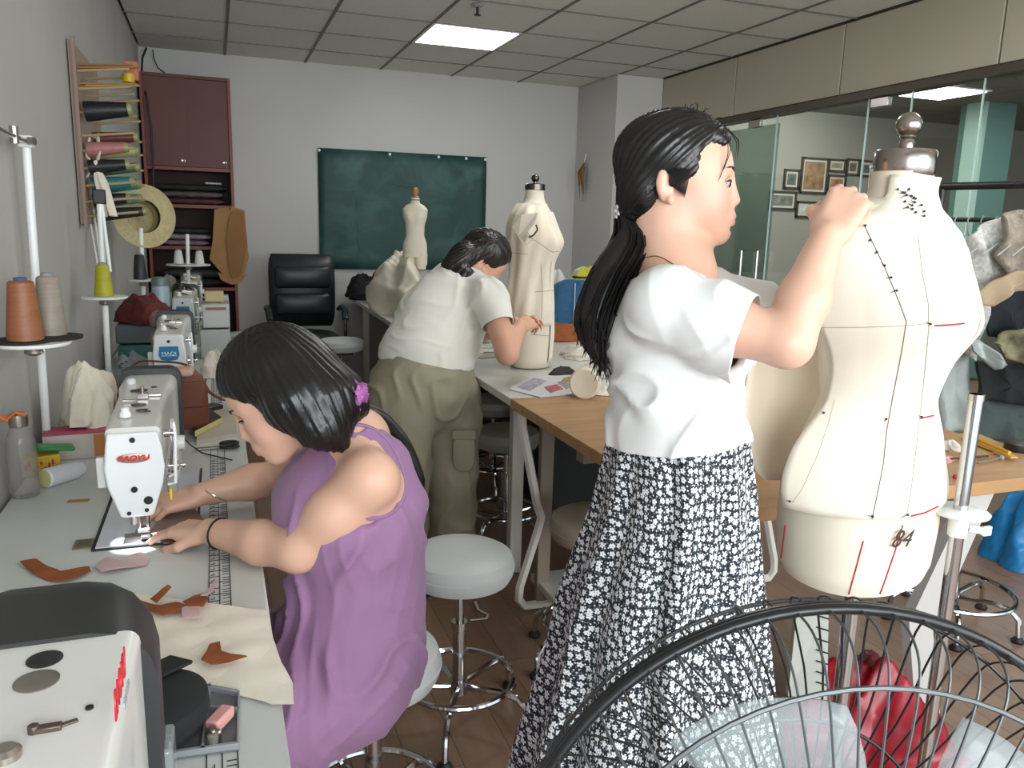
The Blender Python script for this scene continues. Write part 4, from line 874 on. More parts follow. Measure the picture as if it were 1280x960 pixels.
vs, fs = F.mesh(); BASE2 = (.66, .40, .285)
bd2 = fobj('body', vs, fs, SKIN, W2, col=lambda v: headcol(v, H2, S2, BASE2)); eyes(W2, H2, S2, 1.0)
# hair of the seated woman: falls forward past the cheek and is gathered behind
c2 = H2p(0, 0, 0); F = Field(np.array(c2)-.27, np.array(c2)+.27, .0036)
HE(F, H2, S2, (-.010, 0, .050), (.104, .090, .090)); HE(F, H2, S2, (-.055, 0, .0), (.065, .082, .085), .03)
F.chain([H2p(-.03, .045, .03), B(372, 500, 1.47), B(402, 535, 1.47), B(425, 556, 1.48)], [.062, .060, .040, .014], .02)
F.chain([H2p(-.05, 0, -.01), B(425, 500, 1.53), B(443, 510, 1.56)], [.075, .048, .026], .03)
F.chain([H2p(-.06, .03, -.01), B(405, 500, 1.50), B(422, 540, 1.50)], [.06, .058, .022], .03)
HE(F, H2, S2, (.098, 0, -.030), (.066, .13, .090), .012, True)
vs, fs = F.mesh(); vs = grooves(vs, vnormals(vs, fs), H2p(-.02, 0, .05), H2.to_3x3() @ V(-.15, 0, 1), 40, .0011, 2)
h2 = fobj('hair', vs, fs, HAIR, W2)
MB().tube(curve_pts([B(445, 510, 1.58), B(478, 525, 1.62), B(505, 560, 1.64), B(522, 610, 1.66), B(524, 660, 1.67)], 6), [.024]*10+[.026]*8+[.02]*4+[.012]*2+[.005], 12, flat=.7).build('ponytail', HAIR, W2)
st = []
for k in range(46):
    a = random.uniform(-.9, 1.2); st.append(curve_pts([H2p(.05-.05*abs(a), .05+.02*a, .115-.02*abs(a)), H2p(.02+.03*a*.3, .088, .03), B(355+20*a, 505, 1.445), B(398+16*a, 545-6*a, 1.455)], 4))
strands('hair_strands', st, HAIR, h2, .0011)
SCR = M('mauve_scrunchie', 'a4649c', .7, noise=(60, .35))
sc_ = B(446, 498, 1.50); rings = []
for j in range(17):
    ph = -PI/2+PI*j/16; rings.append([sc_+(RH*math.cos(a)*.015+FH*math.sin(a)*.020)*max(.05, math.cos(ph))**.7*(1+.28*math.sin(a*5+j*.9)+.2*math.sin(j*1.9))+(UP*.93+RH*.3)*.032*math.sin(ph) for a in [2*PI*q/30 for q in range(30)]])
so2 = MB().loft(rings).build('scrunchie', SCR, W2)
for e1, e2, e3 in (((442, 486), (443, 474), (451, 480)), ((452, 494), (462, 492), (459, 503))): MB().loft([[B(x, y, 1.49)+FH*.006*math.cos(a)+UP*.002*math.sin(a) for (x, y), a in ((e1, 0), (e2, 2), (e3, 4))], [B(x, y, 1.505) for x, y in (e1, e2, e3)]]).build('bow_end', SCR, so2)
# dress
PUR = M('purple_linen', '926c90', .8, noise=(4, .07), bump=(260, .35, .0008), sheen=.15)
F = Field((-.12, 1.20, .30), (.66, 2.0, 1.18), .0044)
F.chain([nb2+V(0, 0, -.040), B(440, 610, 1.60), B(446, 680, 1.61), B(446, 760, 1.62), B(440, 830, 1.62)], [.066, .105, .118, .128, .135], .05)
F.ell(B(425, 640, 1.60), (.13, .165, .12), None, .05); F.ell(B(436, 800, 1.62), (.138, .160, .11), None, .05); F.ell(B(392, 640, 1.60), (.07, .13, .09), None, .04)
F.chain([nb2+V(0, 0, -.03), sN+V(.0, .045, .006)], [.060, .046], .03); F.chain([nb2+V(0, 0, -.03), sF+V(0, -.04, .006)], [.060, .046], .03)
for q in (-1, 1):
    hp = hipc+FH*q*.08-V(0, 0, .03); kn = hp+V(-.30, q*.05, .005); F.chain([hp, kn], [.105, .092], .05); F.chain([kn, V(kn.x-.01, kn.y, .40)], [.092, .100], .04)
F.chain([hipc+V(-.12, -.10, -.02), hipc+V(-.16, -.12, -.16)], [.08, .07], .04)
F.chain([B(450, 546, 1.560), B(486, 578, 1.575), B(499, 630, 1.575), B(468, 700, 1.62)], [.040, .036, .046, .09], .03); F.cap(B(462, 590, 1.42), B(440, 625, 1.41), .078, .070, .010, True); F.cap(B(474, 612, 1.46), B(462, 628, 1.45), .046, .046, .010, True)
vs, fs = F.mesh(); ns = vnormals(vs, fs); dv = np.array(RH)
vs = folds(vs, ns, RH+UP*.12, 34, .016, 21, mask=lambda v: np.clip((1.02-v[:, 2])*5, .2, 1)); vs = folds(vs, ns, RH*.8-UP*.6, 46, .006, 4, mask=lambda v: np.clip((.66-v[:, 2])*6, 0, 1)); vs = folds(vs, ns, RH+FH*.4+UP*.05, 90, .0035, 8)
nb2n = np.array(nb2)
drs = fobj('dress', vs, fs, PUR, W2, keep=lambda v: np.minimum(v[:, 2]-.34, neckhole(v, nb2n, np.array((nb2-B(455, 680, 1.6)).normalized()), .085, -.018)), smooth_it=1, solid=.003)
from mathutils.bvhtree import BVHTree as _BT
_v = []; _f = []
for o_ in (drs, bd2):
    m4 = wm(o_); k_ = len(_v); _v += [m4 @ v.co for v in o_.data.vertices]; _f += [tuple(k_+i for i in p.vertices) for p in o_.data.polygons]
_b = _BT.FromPolygons(_v, _f); hem_ = []
for x, y in curve_pts([V(436, 530, 0), V(462, 534, 0), V(486, 552, 0), V(503, 585, 0), V(507, 612, 0), V(498, 634, 0), V(480, 646, 0), V(458, 648, 0)], 5) and [(p.x, p.y) for p in curve_pts([V(436, 530, 0), V(462, 534, 0), V(486, 552, 0), V(503, 585, 0), V(507, 612, 0), V(498, 634, 0), V(480, 646, 0), V(458, 648, 0)], 5)]:
    h_ = _b.ray_cast(CO, ray(x, y).normalized())
    if h_[0] is not None and (not hem_ or (h_[0]-hem_[-1]).length < .05): hem_.append(h_[0]-CF*.001)
if len(hem_) > 6: MB().tube(hem_, [.002]+[.0055]*(len(hem_)-2)+[.002], 8, flat=.7).build('armhole_hem', PUR, W2)
def ringband(name, c, ax, r, t, mat, parent, flat=1): MB().torus(c, r, t, n=36, m=6, R=aim(ax)).build(name, mat, parent)
ringband('black_wristband', wN+(eN-wN)*.12, eN-wN, .0295, .0022, M('band_black', '141416', .5), W2); ringband('silver_bracelet', wF+(eF-wF)*.16+V(0, 0, -.004), eF-wF+UP*.25, .034, .0016, CHROME, W2)
for q in (-1, 1):
    hp = hipc+FH*q*.08-V(0, 0, .03); kn = hp+V(-.36, q*.05, 0); an = V(kn.x+.03, kn.y, .0)
    MB().loft([[an+V(-x*.13-.03, 0, 0)+V(0, 1, 0)*(math.sin(a)*wy)+V(0, 0, .035+math.cos(a)*hh) for a in [2*PI*j/14 for j in range(14)]] for x, wy, hh in ((-.55, .02, .02), (-.4, .036, .033), (0, .042, .034), (.5, .046, .028), (.9, .042, .022), (1.05, .02, .012))]).build('shoe', M('shoe_white', 'c8c4bc', .5), W2)

# ---------------------------------------------------------------- the bending woman at the white table
D3 = 3.20; G = lambda x, y, d=D3: atD(x, y, d)
gx = G(530, 470); W3 = thing('person', 'woman in white t-shirt and khaki cargo trousers bending over the white work table', 'person', (gx.x, gx.y, 0))
f3 = (RH*.72+FH*.35-UP*.72).normalized(); u3 = (UP*.75+RH*.6); H3 = hf(G(604, 326, 3.22), f3, u3); S3 = .93
F = Field((.55, 2.55, 0), (1.45, 3.55, 1.42), .0058); head(F, H3, S3); nb3 = G(578, 345, 3.2); F.cap(H3 @ V(-.03, 0, -.05), nb3, .048, .055, .03)
hip3 = G(528, 462, 3.1); F.chain([nb3, G(560, 380, 3.18), G(540, 420, 3.14), hip3], [.06, .11, .105, .12], .05)
sA, eA, wA = G(612, 372, 3.06), G(634, 441, 2.98), G(650, 408, 3.06); sB, eB, wB = G(590, 350, 3.36), G(602, 415, 3.42), G(640, 408, 3.26)
F.chain([nb3, sA], [.055, .055], .03); F.chain([nb3, sB], [.055, .05], .03); F.chain([sA, eA], [.052, .042], .03); F.chain([eA, wA], [.042, .027], .02); F.chain([sB, eB], [.05, .04], .03); F.chain([eB, wB], [.04, .026], .02)
hand(F, wA, G(664, 402, 3.12)-wA, -FH*.7+UP*.5, 1, (.5, .5, .6, .6), s=.95); hand(F, wB, G(658, 400, 3.24)-wB, FH*.3+UP*.6, -1, (.5, .5, .6, .6), s=.9)
for q, (kx, d) in ((-1, (500, 3.02)), (1, (562, 3.18))):
    hp = G(kx+2, 485, d); kn = G(kx+4, 585, d-.02); an = V(kn.x, kn.y, .09); F.chain([hp, kn, an], [.10, .065, .042], .03); F.chain([an, an+FH*.1+RH*.08-V(0, 0, .045)], [.04, .03], .02)
    MB().loft([[V(an.x, an.y, 0)+(RH*.5+FH*.86)*(x*.13+.04)+(RH*.86-FH*.5)*(math.sin(a)*wy)+V(0, 0, .035+math.cos(a)*hh) for a in [2*PI*j/14 for j in range(14)]] for x, wy, hh in ((-.55, .02, .02), (-.4, .036, .033), (0, .042, .034), (.5, .046, .028), (.9, .042, .022), (1.05, .02, .012))]).build('shoe', M('shoe_white', 'c8c4bc', .5), W3)
vs, fs = F.mesh(); fobj('body', vs, fs, SKIN, W3, col=lambda v: headcol(v, H3, S3, (.60, .33, .225)))
c3 = H3 @ V(0, 0, 0); F = Field(np.array(c3)-.24, np.array(c3)+.24, .0046)
HE(F, H3, S3, (-.012, 0, .048), (.108, .092, .090)); HE(F, H3, S3, (-.060, 0, .0), (.06, .075, .08), .03); HE(F, H3, S3, (.090, 0, -.035), (.062, .13, .10), .012, True); HE(F, H3, S3, (0, -.09, -.01), (.026, .02, .034), .01, True)
F.chain([G(580, 318, 3.14), G(566, 335, 3.12), G(580, 346, 3.10), G(596, 350, 3.09)], [.05, .038, .036, .016], .03); F.chain([G(575, 325, 3.14), G(563, 343, 3.14)], [.045, .028], .03)
vs, fs = F.mesh(); vs = grooves(vs, vnormals(vs, fs), G(575, 325, 3.14), RH*.7+UP*.5, 30, .0016, 5); fobj('hair', vs, fs, HAIRB, W3)
F = Field((.55, 2.5, .70), (1.45, 3.6, 1.36), .0062)
R3 = hf((0, 0, 0), (RH*.35+UP*.9), RH*-1+UP*.3).to_3x3()
F.chain([nb3+V(-.02, 0, -.03), G(566, 372, 3.18), G(545, 405, 3.15), G(530, 450, 3.11), G(527, 480, 3.1)], [.075, .135, .150, .165, .165], .05)
F.chain([G(590, 385, 3.18), G(560, 440, 3.12)], [.08, .10], .06)
F.chain([nb3+V(-.01, 0, -.02), sA+V(-.01, 0, .008)], [.062, .070], .04); F.chain([nb3+V(-.01, 0, -.02), sB], [.062, .06], .04); eS3 = sA+(eA-sA)*.75; F.chain([sA, eS3], [.068, .060], .03); F.chain([sB, sB+(eB-sB)*.7], [.06, .055], .03)
vs, fs = F.mesh(); ns = vnormals(vs, fs); vs = folds(vs, ns, RH*.8-UP*.5, 26, .010, 31, mask=lambda v: np.clip((v @ np.array(RH)-np.array(G(545, 400)) @ np.array(RH))*6+.3, .12, 1)); vs = folds(vs, ns, UP+RH*.3, 40, .005, 33)
nn3 = np.array((nb3-G(560, 385, 3.18)).normalized()); nb3n = np.array(nb3); cA3 = np.array(sA+(eA-sA)*.50); aA3 = np.array((eA-sA).normalized()); cB3 = np.array(sB+(eB-sB)*.5)
h3c = np.array(G(527, 457, 3.1)); h3n = np.array((UP*.93+RH*.22).normalized())
fobj('t_shirt', vs, fs, M('cream_white_jersey', 'd6d5cc', .85, bump=(300, .1, .0005)), W3, smooth_it=1, solid=.003, keep=lambda v: np.minimum.reduce([(v-h3c) @ h3n, cuff(v, cA3, aA3, .085), neckhole(v, nb3n, nn3, .08, -.012)]))
# cargo trousers
KH = M('khaki_cotton', '8f8873', .85, noise=(5, .06), bump=(300, .2, .0006))
F = Field((.5, 2.6, .05), (1.35, 3.5, 1.02), .0064)
F.chain([G(528, 462, 3.1), G(528, 490, 3.1)], [.168, .175], .05); F.ell(G(520, 480, 3.06), (.17, .15, .12), None, .05); F.ell(G(541, 478, 3.12), (.155, .15, .12), None, .05)
for kx, d in ((500, 3.02), (562, 3.18)):
    hp = G(kx+2, 500, d); kn = G(kx+3, 585, d-.02); an = V(kn.x, kn.y, .12); F.chain([hp, kn, V(kn.x, kn.y, .28), an], [.125, .102, .094, .098], .03)
vs, fs = F.mesh(); ns = vnormals(vs, fs); vs = folds(vs, ns, RH+UP*.15, 30, .012, 41); vs = folds(vs, ns, RH*.4+UP, 24, .010, 42, mask=lambda v: np.clip((.5-v[:, 2])*4, .1, 1))
w3c = np.array(G(528, 450, 3.1)); tr = fobj('trousers', vs, fs, KH, W3, smooth_it=1, solid=.003, keep=lambda v: np.minimum(.02-(v-w3c) @ h3n, v[:, 2]-.08))
pk = G(574, 565, 3.04); pkt = MB()
pkt.loft([[pk+RH*(math.cos(a)*.042*s)+UP*(math.copysign(abs(math.sin(a))**.5, math.sin(a))*.075*s)-FH*dd+RH*.018 for a in [2*PI*j/20 for j in range(20)]] for s, dd in ((1.08, -.06), (1.05, .0), (.98, .012), (.8, .016))]); pkt.build('cargo_pocket', KH, tr)
MB().box(pk+UP*.07-FH*.012+RH*.018, (.088, .012, .035), rotz(-YAW)).build('pocket_flap', KH, tr, bev=.004)
# ================================================================ dress forms
from mathutils.bvhtree import BVHTree
def bvh_of(objs):
    vs = []; fs = []
    for o in objs:
        m4 = wm(o); k = len(vs); vs += [m4 @ v.co for v in o.data.vertices]; fs += [tuple(k+i for i in p.vertices) for p in o.data.polygons]
    return BVHTree.FromPolygons(vs, fs)
def onto(bv, x, y, lift=.0012):
    h = bv.ray_cast(CO, ray(x, y).normalized())
    return None if h[0] is None else h[0]+(h[1] if h[1].dot(CF) < 0 else -h[1])*lift
def seam(bv, px, n=10, lift=.0012):
    out = []
    for (x0, y0), (x1, y1) in zip(px[:-1], px[1:]):
        for k in range(n):
            q = onto(bv, x0+(x1-x0)*k/n, y0+(y1-y0)*k/n, lift)
            if q is not None and (not out or (q-out[-1]).length < .06): out.append(q)
    return out
def form_rings(c, g, prof, n=64, sc=1.0, lean=(0, 0), bust=.034, bz=1.255, bs=.062, grow=0.0):
    """prof rows: z, half width, front depth, back depth, exponent"""
    g = Vector(g).normalized(); l = UP.cross(g); rings = []
    zs = np.linspace(prof[0][0], prof[-1][0], 60)
    P = np.array(prof)
    for z in zs:
        j = min(max(np.searchsorted(P[:, 0], z)-1, 0), len(P)-2); t = (z-P[j, 0])/(P[j+1, 0]-P[j, 0]); t = t*t*(3-2*t)*.35+t*.65; a, bf, bb, ex = (P[j]*(1-t)+P[j+1]*t)[1:]; ring = []
        for k in range(n):
            th = 2*PI*k/n; ca, sa = math.cos(th), math.sin(th)
            x = math.copysign(abs(ca)**ex, ca)*(a+grow); y = math.copysign(abs(sa)**ex, sa)*((bf if sa > 0 else bb)+grow)
            if sa > 0:
                for q in (-1, 1): y += bust*math.exp(-((x-q*a*.50)/(bs*.85))**2-((z-bz)/bs)**2)*sa
            ring.append(V(c[0], c[1], 0)+(l*x+g*y)*sc+V(0, 0, z))
        rings.append(ring)
    return rings
FP = [(.775, .148, .105, .125, .95), (.80, .160, .112, .135, .92), (.87, .168, .116, .142, .92), (.945, .168, .112, .140, .92), (1.03, .146, .100, .112, .94), (1.11, .116, .088, .088, .96), (1.18, .128, .100, .096, .95), (1.255, .152, .112, .106, .90),
      (1.32, .168, .104, .104, .82), (1.37, .176, .086, .090, .78), (1.405, .170, .068, .072, .8), (1.432, .135, .056, .060, .9), (1.452, .080, .050, .056, 1), (1.475, .056, .050, .052, 1), (1.508, .054, .048, .050, 1)]
# ---- the big one on its stand
fc = A(1099, 470, 1.46); G1 = (RH*.62-FH*.78).normalized(); L1 = UP.cross(G1)
D = thing('dress_form', 'large cream dress form marked 84 with pinned muslin, beside the standing woman', 'dress form', (fc.x, fc.y, 0))
FORM = M('form_canvas', 'd9d0bd', .85, bump=(500, .25, .0005), sheen=.1)
rr_ = form_rings(fc, G1, FP); rr_ = [[p.lerp(Vector((fc.x, fc.y, rr_[0][0].z)), .35) for p in rr_[0]]]+rr_
td = MB().loft(rr_).build('torso', FORM, D, angle=60)
cap_o = V(fc.x, fc.y, 1.505)
MB().lathe([(.048, -.004), (.051, 0), (.051, .036), (.048, .040), (.012, .044)], cap_o, n=40).build('neck_cap', M('satin_nickel', 'a89e96', .22, 1), D)
MB().lathe([(.012, .04), (.0125, .052), (.010, .058), (.013, .062)]+[(.0215*math.cos(a), .082+.0215*math.sin(a)) for a in np.linspace(-.95, 1.5, 10)], cap_o, n=24).build('finial', M('satin_nickel', 'a89e96', .22, 1), D)
MB().cyl((fc.x, fc.y, .80), (fc.x, fc.y, .05), .016).cyl((fc.x, fc.y, .78), (fc.x, fc.y, .74), .03).build('stand_pole', CHROME, D)
MB().lathe([(.17, 0), (.17, .012), (.04, .022), (.02, .05)], (fc.x, fc.y, 0), n=36).build('stand_base', GREYPL, D)
# muslin pinned on the front
def patch(name, th0, th1, z0, z1, mat, off=.004, flare=None, ny=40, nx=40, thick=.0012, wr=.0015, seed=0):
    g = form_rings(fc, G1, FP, grow=off); N = 64; rows = []
    for j in range(ny+1):
        z = z0+(z1-z0)*j/ny; t = (z-FP[0][0])/(FP[-1][0]-FP[0][0])*59; a = int(min(max(t, 0), 58)); u = t-a; row = []
        for i in range(nx+1):
            th = (th0+(th1-th0)*i/nx)/(2*PI)*N; b_ = int(math.floor(th)) % N; w_ = th-math.floor(th)
            p = (g[a][b_]*(1-w_)+g[a][(b_+1) % N]*w_)*(1-u)+(g[a+1][b_]*(1-w_)+g[a+1][(b_+1) % N]*w_)*u; o = (p-V(fc.x, fc.y, p.z)).normalized()
            s = i/nx; v = j/ny; p = p+o*(wr*math.sin(7*s+9*v+seed)+wr*.8*math.sin(15*s-6*v+2)*math.sin(5*v+seed))
            if flare: p = p+flare(s, v, z, o)
            row.append(p)
        rows.append(row)
    return MB().loft(rows, closed=False).build(name, mat, D, solid=thick)
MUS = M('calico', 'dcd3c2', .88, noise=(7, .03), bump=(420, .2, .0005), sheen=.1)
fl1 = lambda s, v, z, o: (-RH*.9-FH*.2)*(.028*max(0, 1-s/.2)**1.3*(1-.3*v)*(1+.5*math.sin(v*11))+.01*max(0, 1-s/.4)*math.sin(v*9))+o*(.012*max(0, .35-v)*2+.007*math.sin(s*11+1)*max(0, .5-v))
# th measured from the form's left side (cos) through the front (sin>0)
p1 = patch('front_panel', 3.30, .88, .928, 1.462, MUS, .0045, fl1)
p2 = patch('side_front_panel', 1.28, .02, .935, 1.455, MUS, .0025, lambda s, v, z, o: o*(.004*math.sin(s*9)*max(0, .4-v)), seed=2)
p3 = patch('neck_muslin', 3.0, .1, 1.425, 1.500, MUS, .006, lambda s, v, z, o: o*(.004*v*math.sin(s*20)), ny=10)
bk = []
for j in range(25):
    v = j/24; y = 330+v*270; xl = [1003, 985, 955, 935, 928, 935, 948][min(6, int(v*6))]*(1-(v*6) % 1)+[985, 955, 935, 928, 935, 948, 955][min(6, int(v*6))]*((v*6) % 1) if v < 1 else 955
    row = []
    for i in range(13):
        s = i/12; x = xl+(1030-xl)*s; row.append(atD(x, y, 1.50+.05*math.sin(s*PI)*(.4+.6*math.sin(v*PI))+.06*(1-s)*0))
    bk.append(row)
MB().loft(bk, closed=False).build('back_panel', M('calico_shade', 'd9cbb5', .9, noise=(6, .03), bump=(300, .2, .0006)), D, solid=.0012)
bv = bvh_of([td, p1, p2, p3])
def line(name, px, mat, r=.0009, kind=None, lift=.001, parent=None):
    pts = seam(bv, px, 10, lift)
    if len(pts) < 2: return
    return MB().tube(pts, r, 5, flat=1).build(name, mat, parent or D)
line('princess_seam', [(1081, 284), (1106, 335), (1125, 380), (1133, 402), (1127, 440), (1116, 495), (1108, 540), (1104, 580), (1096, 620), (1089, 652)], M('seam_brown', '6a5c50', .7), .0008)
line('centre_seam', [(1147, 295), (1152, 340), (1160, 380), (1161, 410), (1155, 470), (1147, 540), (1140, 600), (1133, 645)], M('seam_grey', 'a39a8c', .8), .0006)
line('bust_line', [(1028, 409), (1080, 409), (1133, 407), (1163, 404)], M('seam_grey', 'a39a8c', .8), .0006)
line('red_tape', [(1168, 407), (1190, 406), (1206, 404)], RED, .0016); line('red_tape', [(1150, 523), (1168, 519)], RED, .0014); line('red_tape', [(1138, 645), (1155, 641), (1174, 632)], RED, .0014)
line('red_tape', [(962, 604), (970, 613), (979, 620)], RED, .0013); line('red_tape', [(982, 657), (978, 690), (972, 728)], RED, .0013); line('red_tape', [(1079, 676), (1070, 710), (1060, 746)], RED, .0012); line('red_tape', [(1128, 656), (1118, 690), (1106, 725), (1099, 744)], RED, .0012)
line('side_seam', [(1044, 500), (1036, 530), (1022, 570), (1003, 612), (990, 630)], M('seam_pale', 'c9bfae', .8), .0006)
q = onto(bv, 1122, 673); nrm = bv.ray_cast(CO, ray(1122, 673).normalized())[1]
if nrm.dot(CF) > 0: nrm = -nrm
xx = UP.cross(nrm); text('size_number', '84', M('ink_brown', '33231f', .6), .044, frame4(q+nrm*.006, xx-UP*.08, UP), D, shear=.35, ext=.0004)
pins = [(1081, 284), (1087, 301), (1095, 316), (1105, 332), (1113, 347), (1120, 363), (1162, 405), (1030, 517), (1107, 524), (1150, 521), (1090, 645), (1133, 643), (988, 626)]
pins += [(1128+int(9*math.sin(k*2.4))+int(k*1.3), 236+int(k*2.1)+int(5*math.cos(k*1.9))) for k in range(17)]
for k, (x, y) in enumerate(pins):
    h = bv.ray_cast(CO, ray(x, y).normalized())
    if h[0] is None: continue
    nn_ = h[1] if h[1].dot(CF) < 0 else -h[1]; tail = V(-.003+.002*math.sin(k), 0, .002*math.cos(k*2)); b_ = h[0]+nn_*.0035
    MB().cyl(b_, b_-nn_*.003+tail*2.2, .0005, n=5).ball(b_, .0022, 8, 6).build('pin', M('pin_black', '17202c', .3), D)
for k in range(9):
    x, y = 1086+k*2.2, 226-k*1.5+5*math.sin(k*2); b_ = atD(x, y, 1.40); e = b_+V(.004*math.sin(k*3), 0, .018+.006*math.cos(k)); MB().cyl(b_-V(0, 0, .012), e, .0006, n=5).ball(e, .0024, 8, 6).build('pin', M('pin_pearl', 'c9c6bd', .3), D)
# ---- bare stand in front of the oak table
so_ = A(1200, 640, 1.46); sb = V(so_.x, so_.y, 0)
T2 = thing('form_stand', 'chrome pole stand with a white plastic collar, standing right of the big dress form', 'stand', sb)
MB().cyl(V(sb.x, sb.y, 1.13), V(sb.x, sb.y, .03), .0125, n=24).build('pole', CHROME, T2); MB().cyl(V(sb.x, sb.y, 1.13), V(sb.x, sb.y, 1.118), .0135).build('pole_cap', STEEL, T2)
MB().lathe([(.016, -.045), (.017, -.014), (.022, -.008), (.048, -.002), (.050, .002), (.046, .005), (.014, .006)], V(sb.x, sb.y, so_.z), n=32).build('collar', WHITEPL, T2)
MB().cyl(V(sb.x+.015, sb.y-.01, so_.z-.03), V(sb.x+.04, sb.y-.02, so_.z-.033), .007).box(V(sb.x+.045, sb.y-.022, so_.z-.033), (.02, .008, .018)).build('thumb_screw', WHITEPL, T2, bev=.002)
for k in range(4):
    a = k*PI/2+.6; MB().tube([V(sb.x, sb.y, .09), V(sb.x+.12*math.cos(a), sb.y+.12*math.sin(a), .06), V(sb.x+.17*math.cos(a), sb.y+.17*math.sin(a), .012)], .011).build('leg', WHITEPL, T2)
# ---- second form on the white table
c2_ = G(655, 460, 3.33); c2_ = V(1.262, 3.20, 0); G2 = (RH*.90-FH*.42).normalized()
D2f = thing('dress_form', 'full-length cream dress form wrapped in draped muslin, standing on the white table', 'dress form', (c2_.x, c2_.y, WZ))
FP2 = [(.805, .085, .082, .082, 1), (.83, .095, .088, .088, 1), (.95, .100, .094, .094, 1), (1.06, .103, .09, .10, 1), (1.16, .096, .082, .086, 1), (1.24, .092, .084, .086, .95), (1.33, .108, .096, .092, .9), (1.40, .112, .084, .088, .85), (1.45, .104, .066, .072, .85), (1.485, .075, .05, .056, .95), (1.505, .045, .040, .044, 1), (1.55, .040, .036, .038, 1)]
t2 = MB().loft(form_rings(c2_, G2, FP2, bust=.026, bz=1.335, bs=.05)).build('torso', FORM, D2f, angle=60)
co_ = V(c2_.x, c2_.y, 1.545)
MB().lathe([(.038, 0), (.042, .002), (.042, .024), (.038, .027), (.008, .03)], co_, n=32).lathe([(.008, .028), (.008, .036)]+[(.017*math.cos(a), .05+.017*math.sin(a)) for a in np.linspace(-1, 1.5, 8)], co_, n=20).build('neck_cap', M('dark_nickel', '5d5650', .25, 1), D2f)
def wrap(name, c, g, prof, z0, z1, th0, th1, off, par, wrk=.006, kw={}, thick=.002, seed=0, mat=MUSLIN2):
    gr = form_rings(c, g, prof, grow=off, **kw); N = 64; rows = []
    for j in range(37):
        z = z0+(z1-z0)*j/36; t = (z-prof[0][0])/(prof[-1][0]-prof[0][0])*59; a = int(min(max(t, 0), 58)); u = t-a; row = []
        for i in range(49):
            th = (th0+(th1-th0)*i/48)/(2*PI)*N; b_ = int(math.floor(th)) % N; w_ = th-math.floor(th)
            p = (gr[a][b_]*(1-w_)+gr[a][(b_+1) % N]*w_)*(1-u)+(gr[a+1][b_]*(1-w_)+gr[a+1][(b_+1) % N]*w_)*u; o = (p-V(c[0], c[1], p.z)).normalized(); s = i/48
            row.append(p+o*wrk*(math.sin(s*21+seed)*.6+math.sin(s*37+z*14+seed)*.5+math.sin(z*30+s*8)*.3))
        rows.append(row)
    return MB().loft(rows, closed=False).build(name, mat, par, solid=thick)
w1_ = wrap('draped_muslin', c2_, G2, FP2, .99, 1.49, 1.75, 5.2, .012, D2f, .007, dict(bust=.026, bz=1.335, bs=.05))
w2_ = wrap('front_muslin', c2_, G2, FP2, .83, 1.46, -.4, 1.7, .006, D2f, .002, dict(bust=.026, bz=1.335, bs=.05), mat=MUS)
bv = bvh_of([t2, w1_, w2_])
for px in ([(668, 300), (690, 315), (699, 314)], [(640, 316), (662, 318)], [(668, 365), (694, 363)], [(663, 418), (688, 420)], [(676, 330), (678, 362), (676, 420)]): line('seam_line', px, M('seam_brown', '6a5c50', .7), .0010, parent=D2f)
fq = [atD(x, y, d) for x, y, d in ((652, 268, 3.12), (672, 266, 3.10), (668, 280, 3.06), (660, 290, 3.05), (668, 300, 3.06), (656, 308, 3.07), (648, 296, 3.09), (640, 284, 3.13))]
MB().prism(fq, FH*.004).build('collar_flap', MUS, D2f, smooth=False); MB().tube([atD(670, 281, 3.04), atD(672, 287, 3.04), atD(667, 294, 3.04), atD(661, 297, 3.04)], .0035, 5).build('armhole_edge', INK, D2f)
# ---- miniature trouser form at the far end
c3_ = V(1.235, 5.25, 0); D3f = thing('dress_form', 'small half-scale cream form with a turned wooden neck knob, before the chalkboard', 'dress form', (c3_.x, c3_.y, WZ)); g3_ = -FH
s_ = .01
FP3 = [(1.18, .080, .055, .060, 1), (1.26, .078, .05, .055, 1), (1.32, .060, .043, .045, 1), (1.38, .062, .046, .045, 1), (1.44, .078, .05, .05, .9), (1.485, .082, .042, .045, .85), (1.51, .060, .034, .036, .95), (1.525, .030, .028, .028, 1), (1.56, .027, .025, .025, 1)]
MB().loft(form_rings(c3_, g3_, FP3, bust=.016, bz=1.43, bs=.035, n=40)).build('torso', FORM, D3f, angle=60)
Lm = UP.cross(g3_)
for q, zb in ((1, .83), (-1, 1.10)):
    b_ = V(c3_.x, c3_.y, 0)+Lm*.038*q*(1 if Lm.dot(RH) < 0 else -1)
    MB().loft([[b_+V(0, 0, z)+RH*math.cos(a)*rx+FH*math.sin(a)*rx*1.1 for a in [2*PI*j/20 for j in range(20)]] for z, rx in ((zb, .034), (zb+.1*(1.22-zb)/.4, .036), (1.10, .041) if zb < 1 else (1.13, .042), (1.20, .044))]).build('leg', FORM, D3f)
MB().lathe([(.024, 0), (.026, .006), (.018, .012), (.021, .03), (.022, .05), (.014, .062), (.004, .066)], V(c3_.x, c3_.y, 1.56), n=20).build('neck_knob', M('turned_wood', '9c6a48', .45), D3f)
MB().torus(V(c3_.x, c3_.y, 1.545), .0285, .003, n=24).build('neck_band', M('seam_brown', '6a5c50', .7), D3f)
MB().lathe([(.07, 0), (.07, .012), (.02, .02)], V(c3_.x, c3_.y, WZ), n=24).cyl(V(c3_.x, c3_.y, WZ), V(c3_.x, c3_.y, 1.1), .008).build('stand_base', M('turned_wood', '9c6a48', .45), D3f)

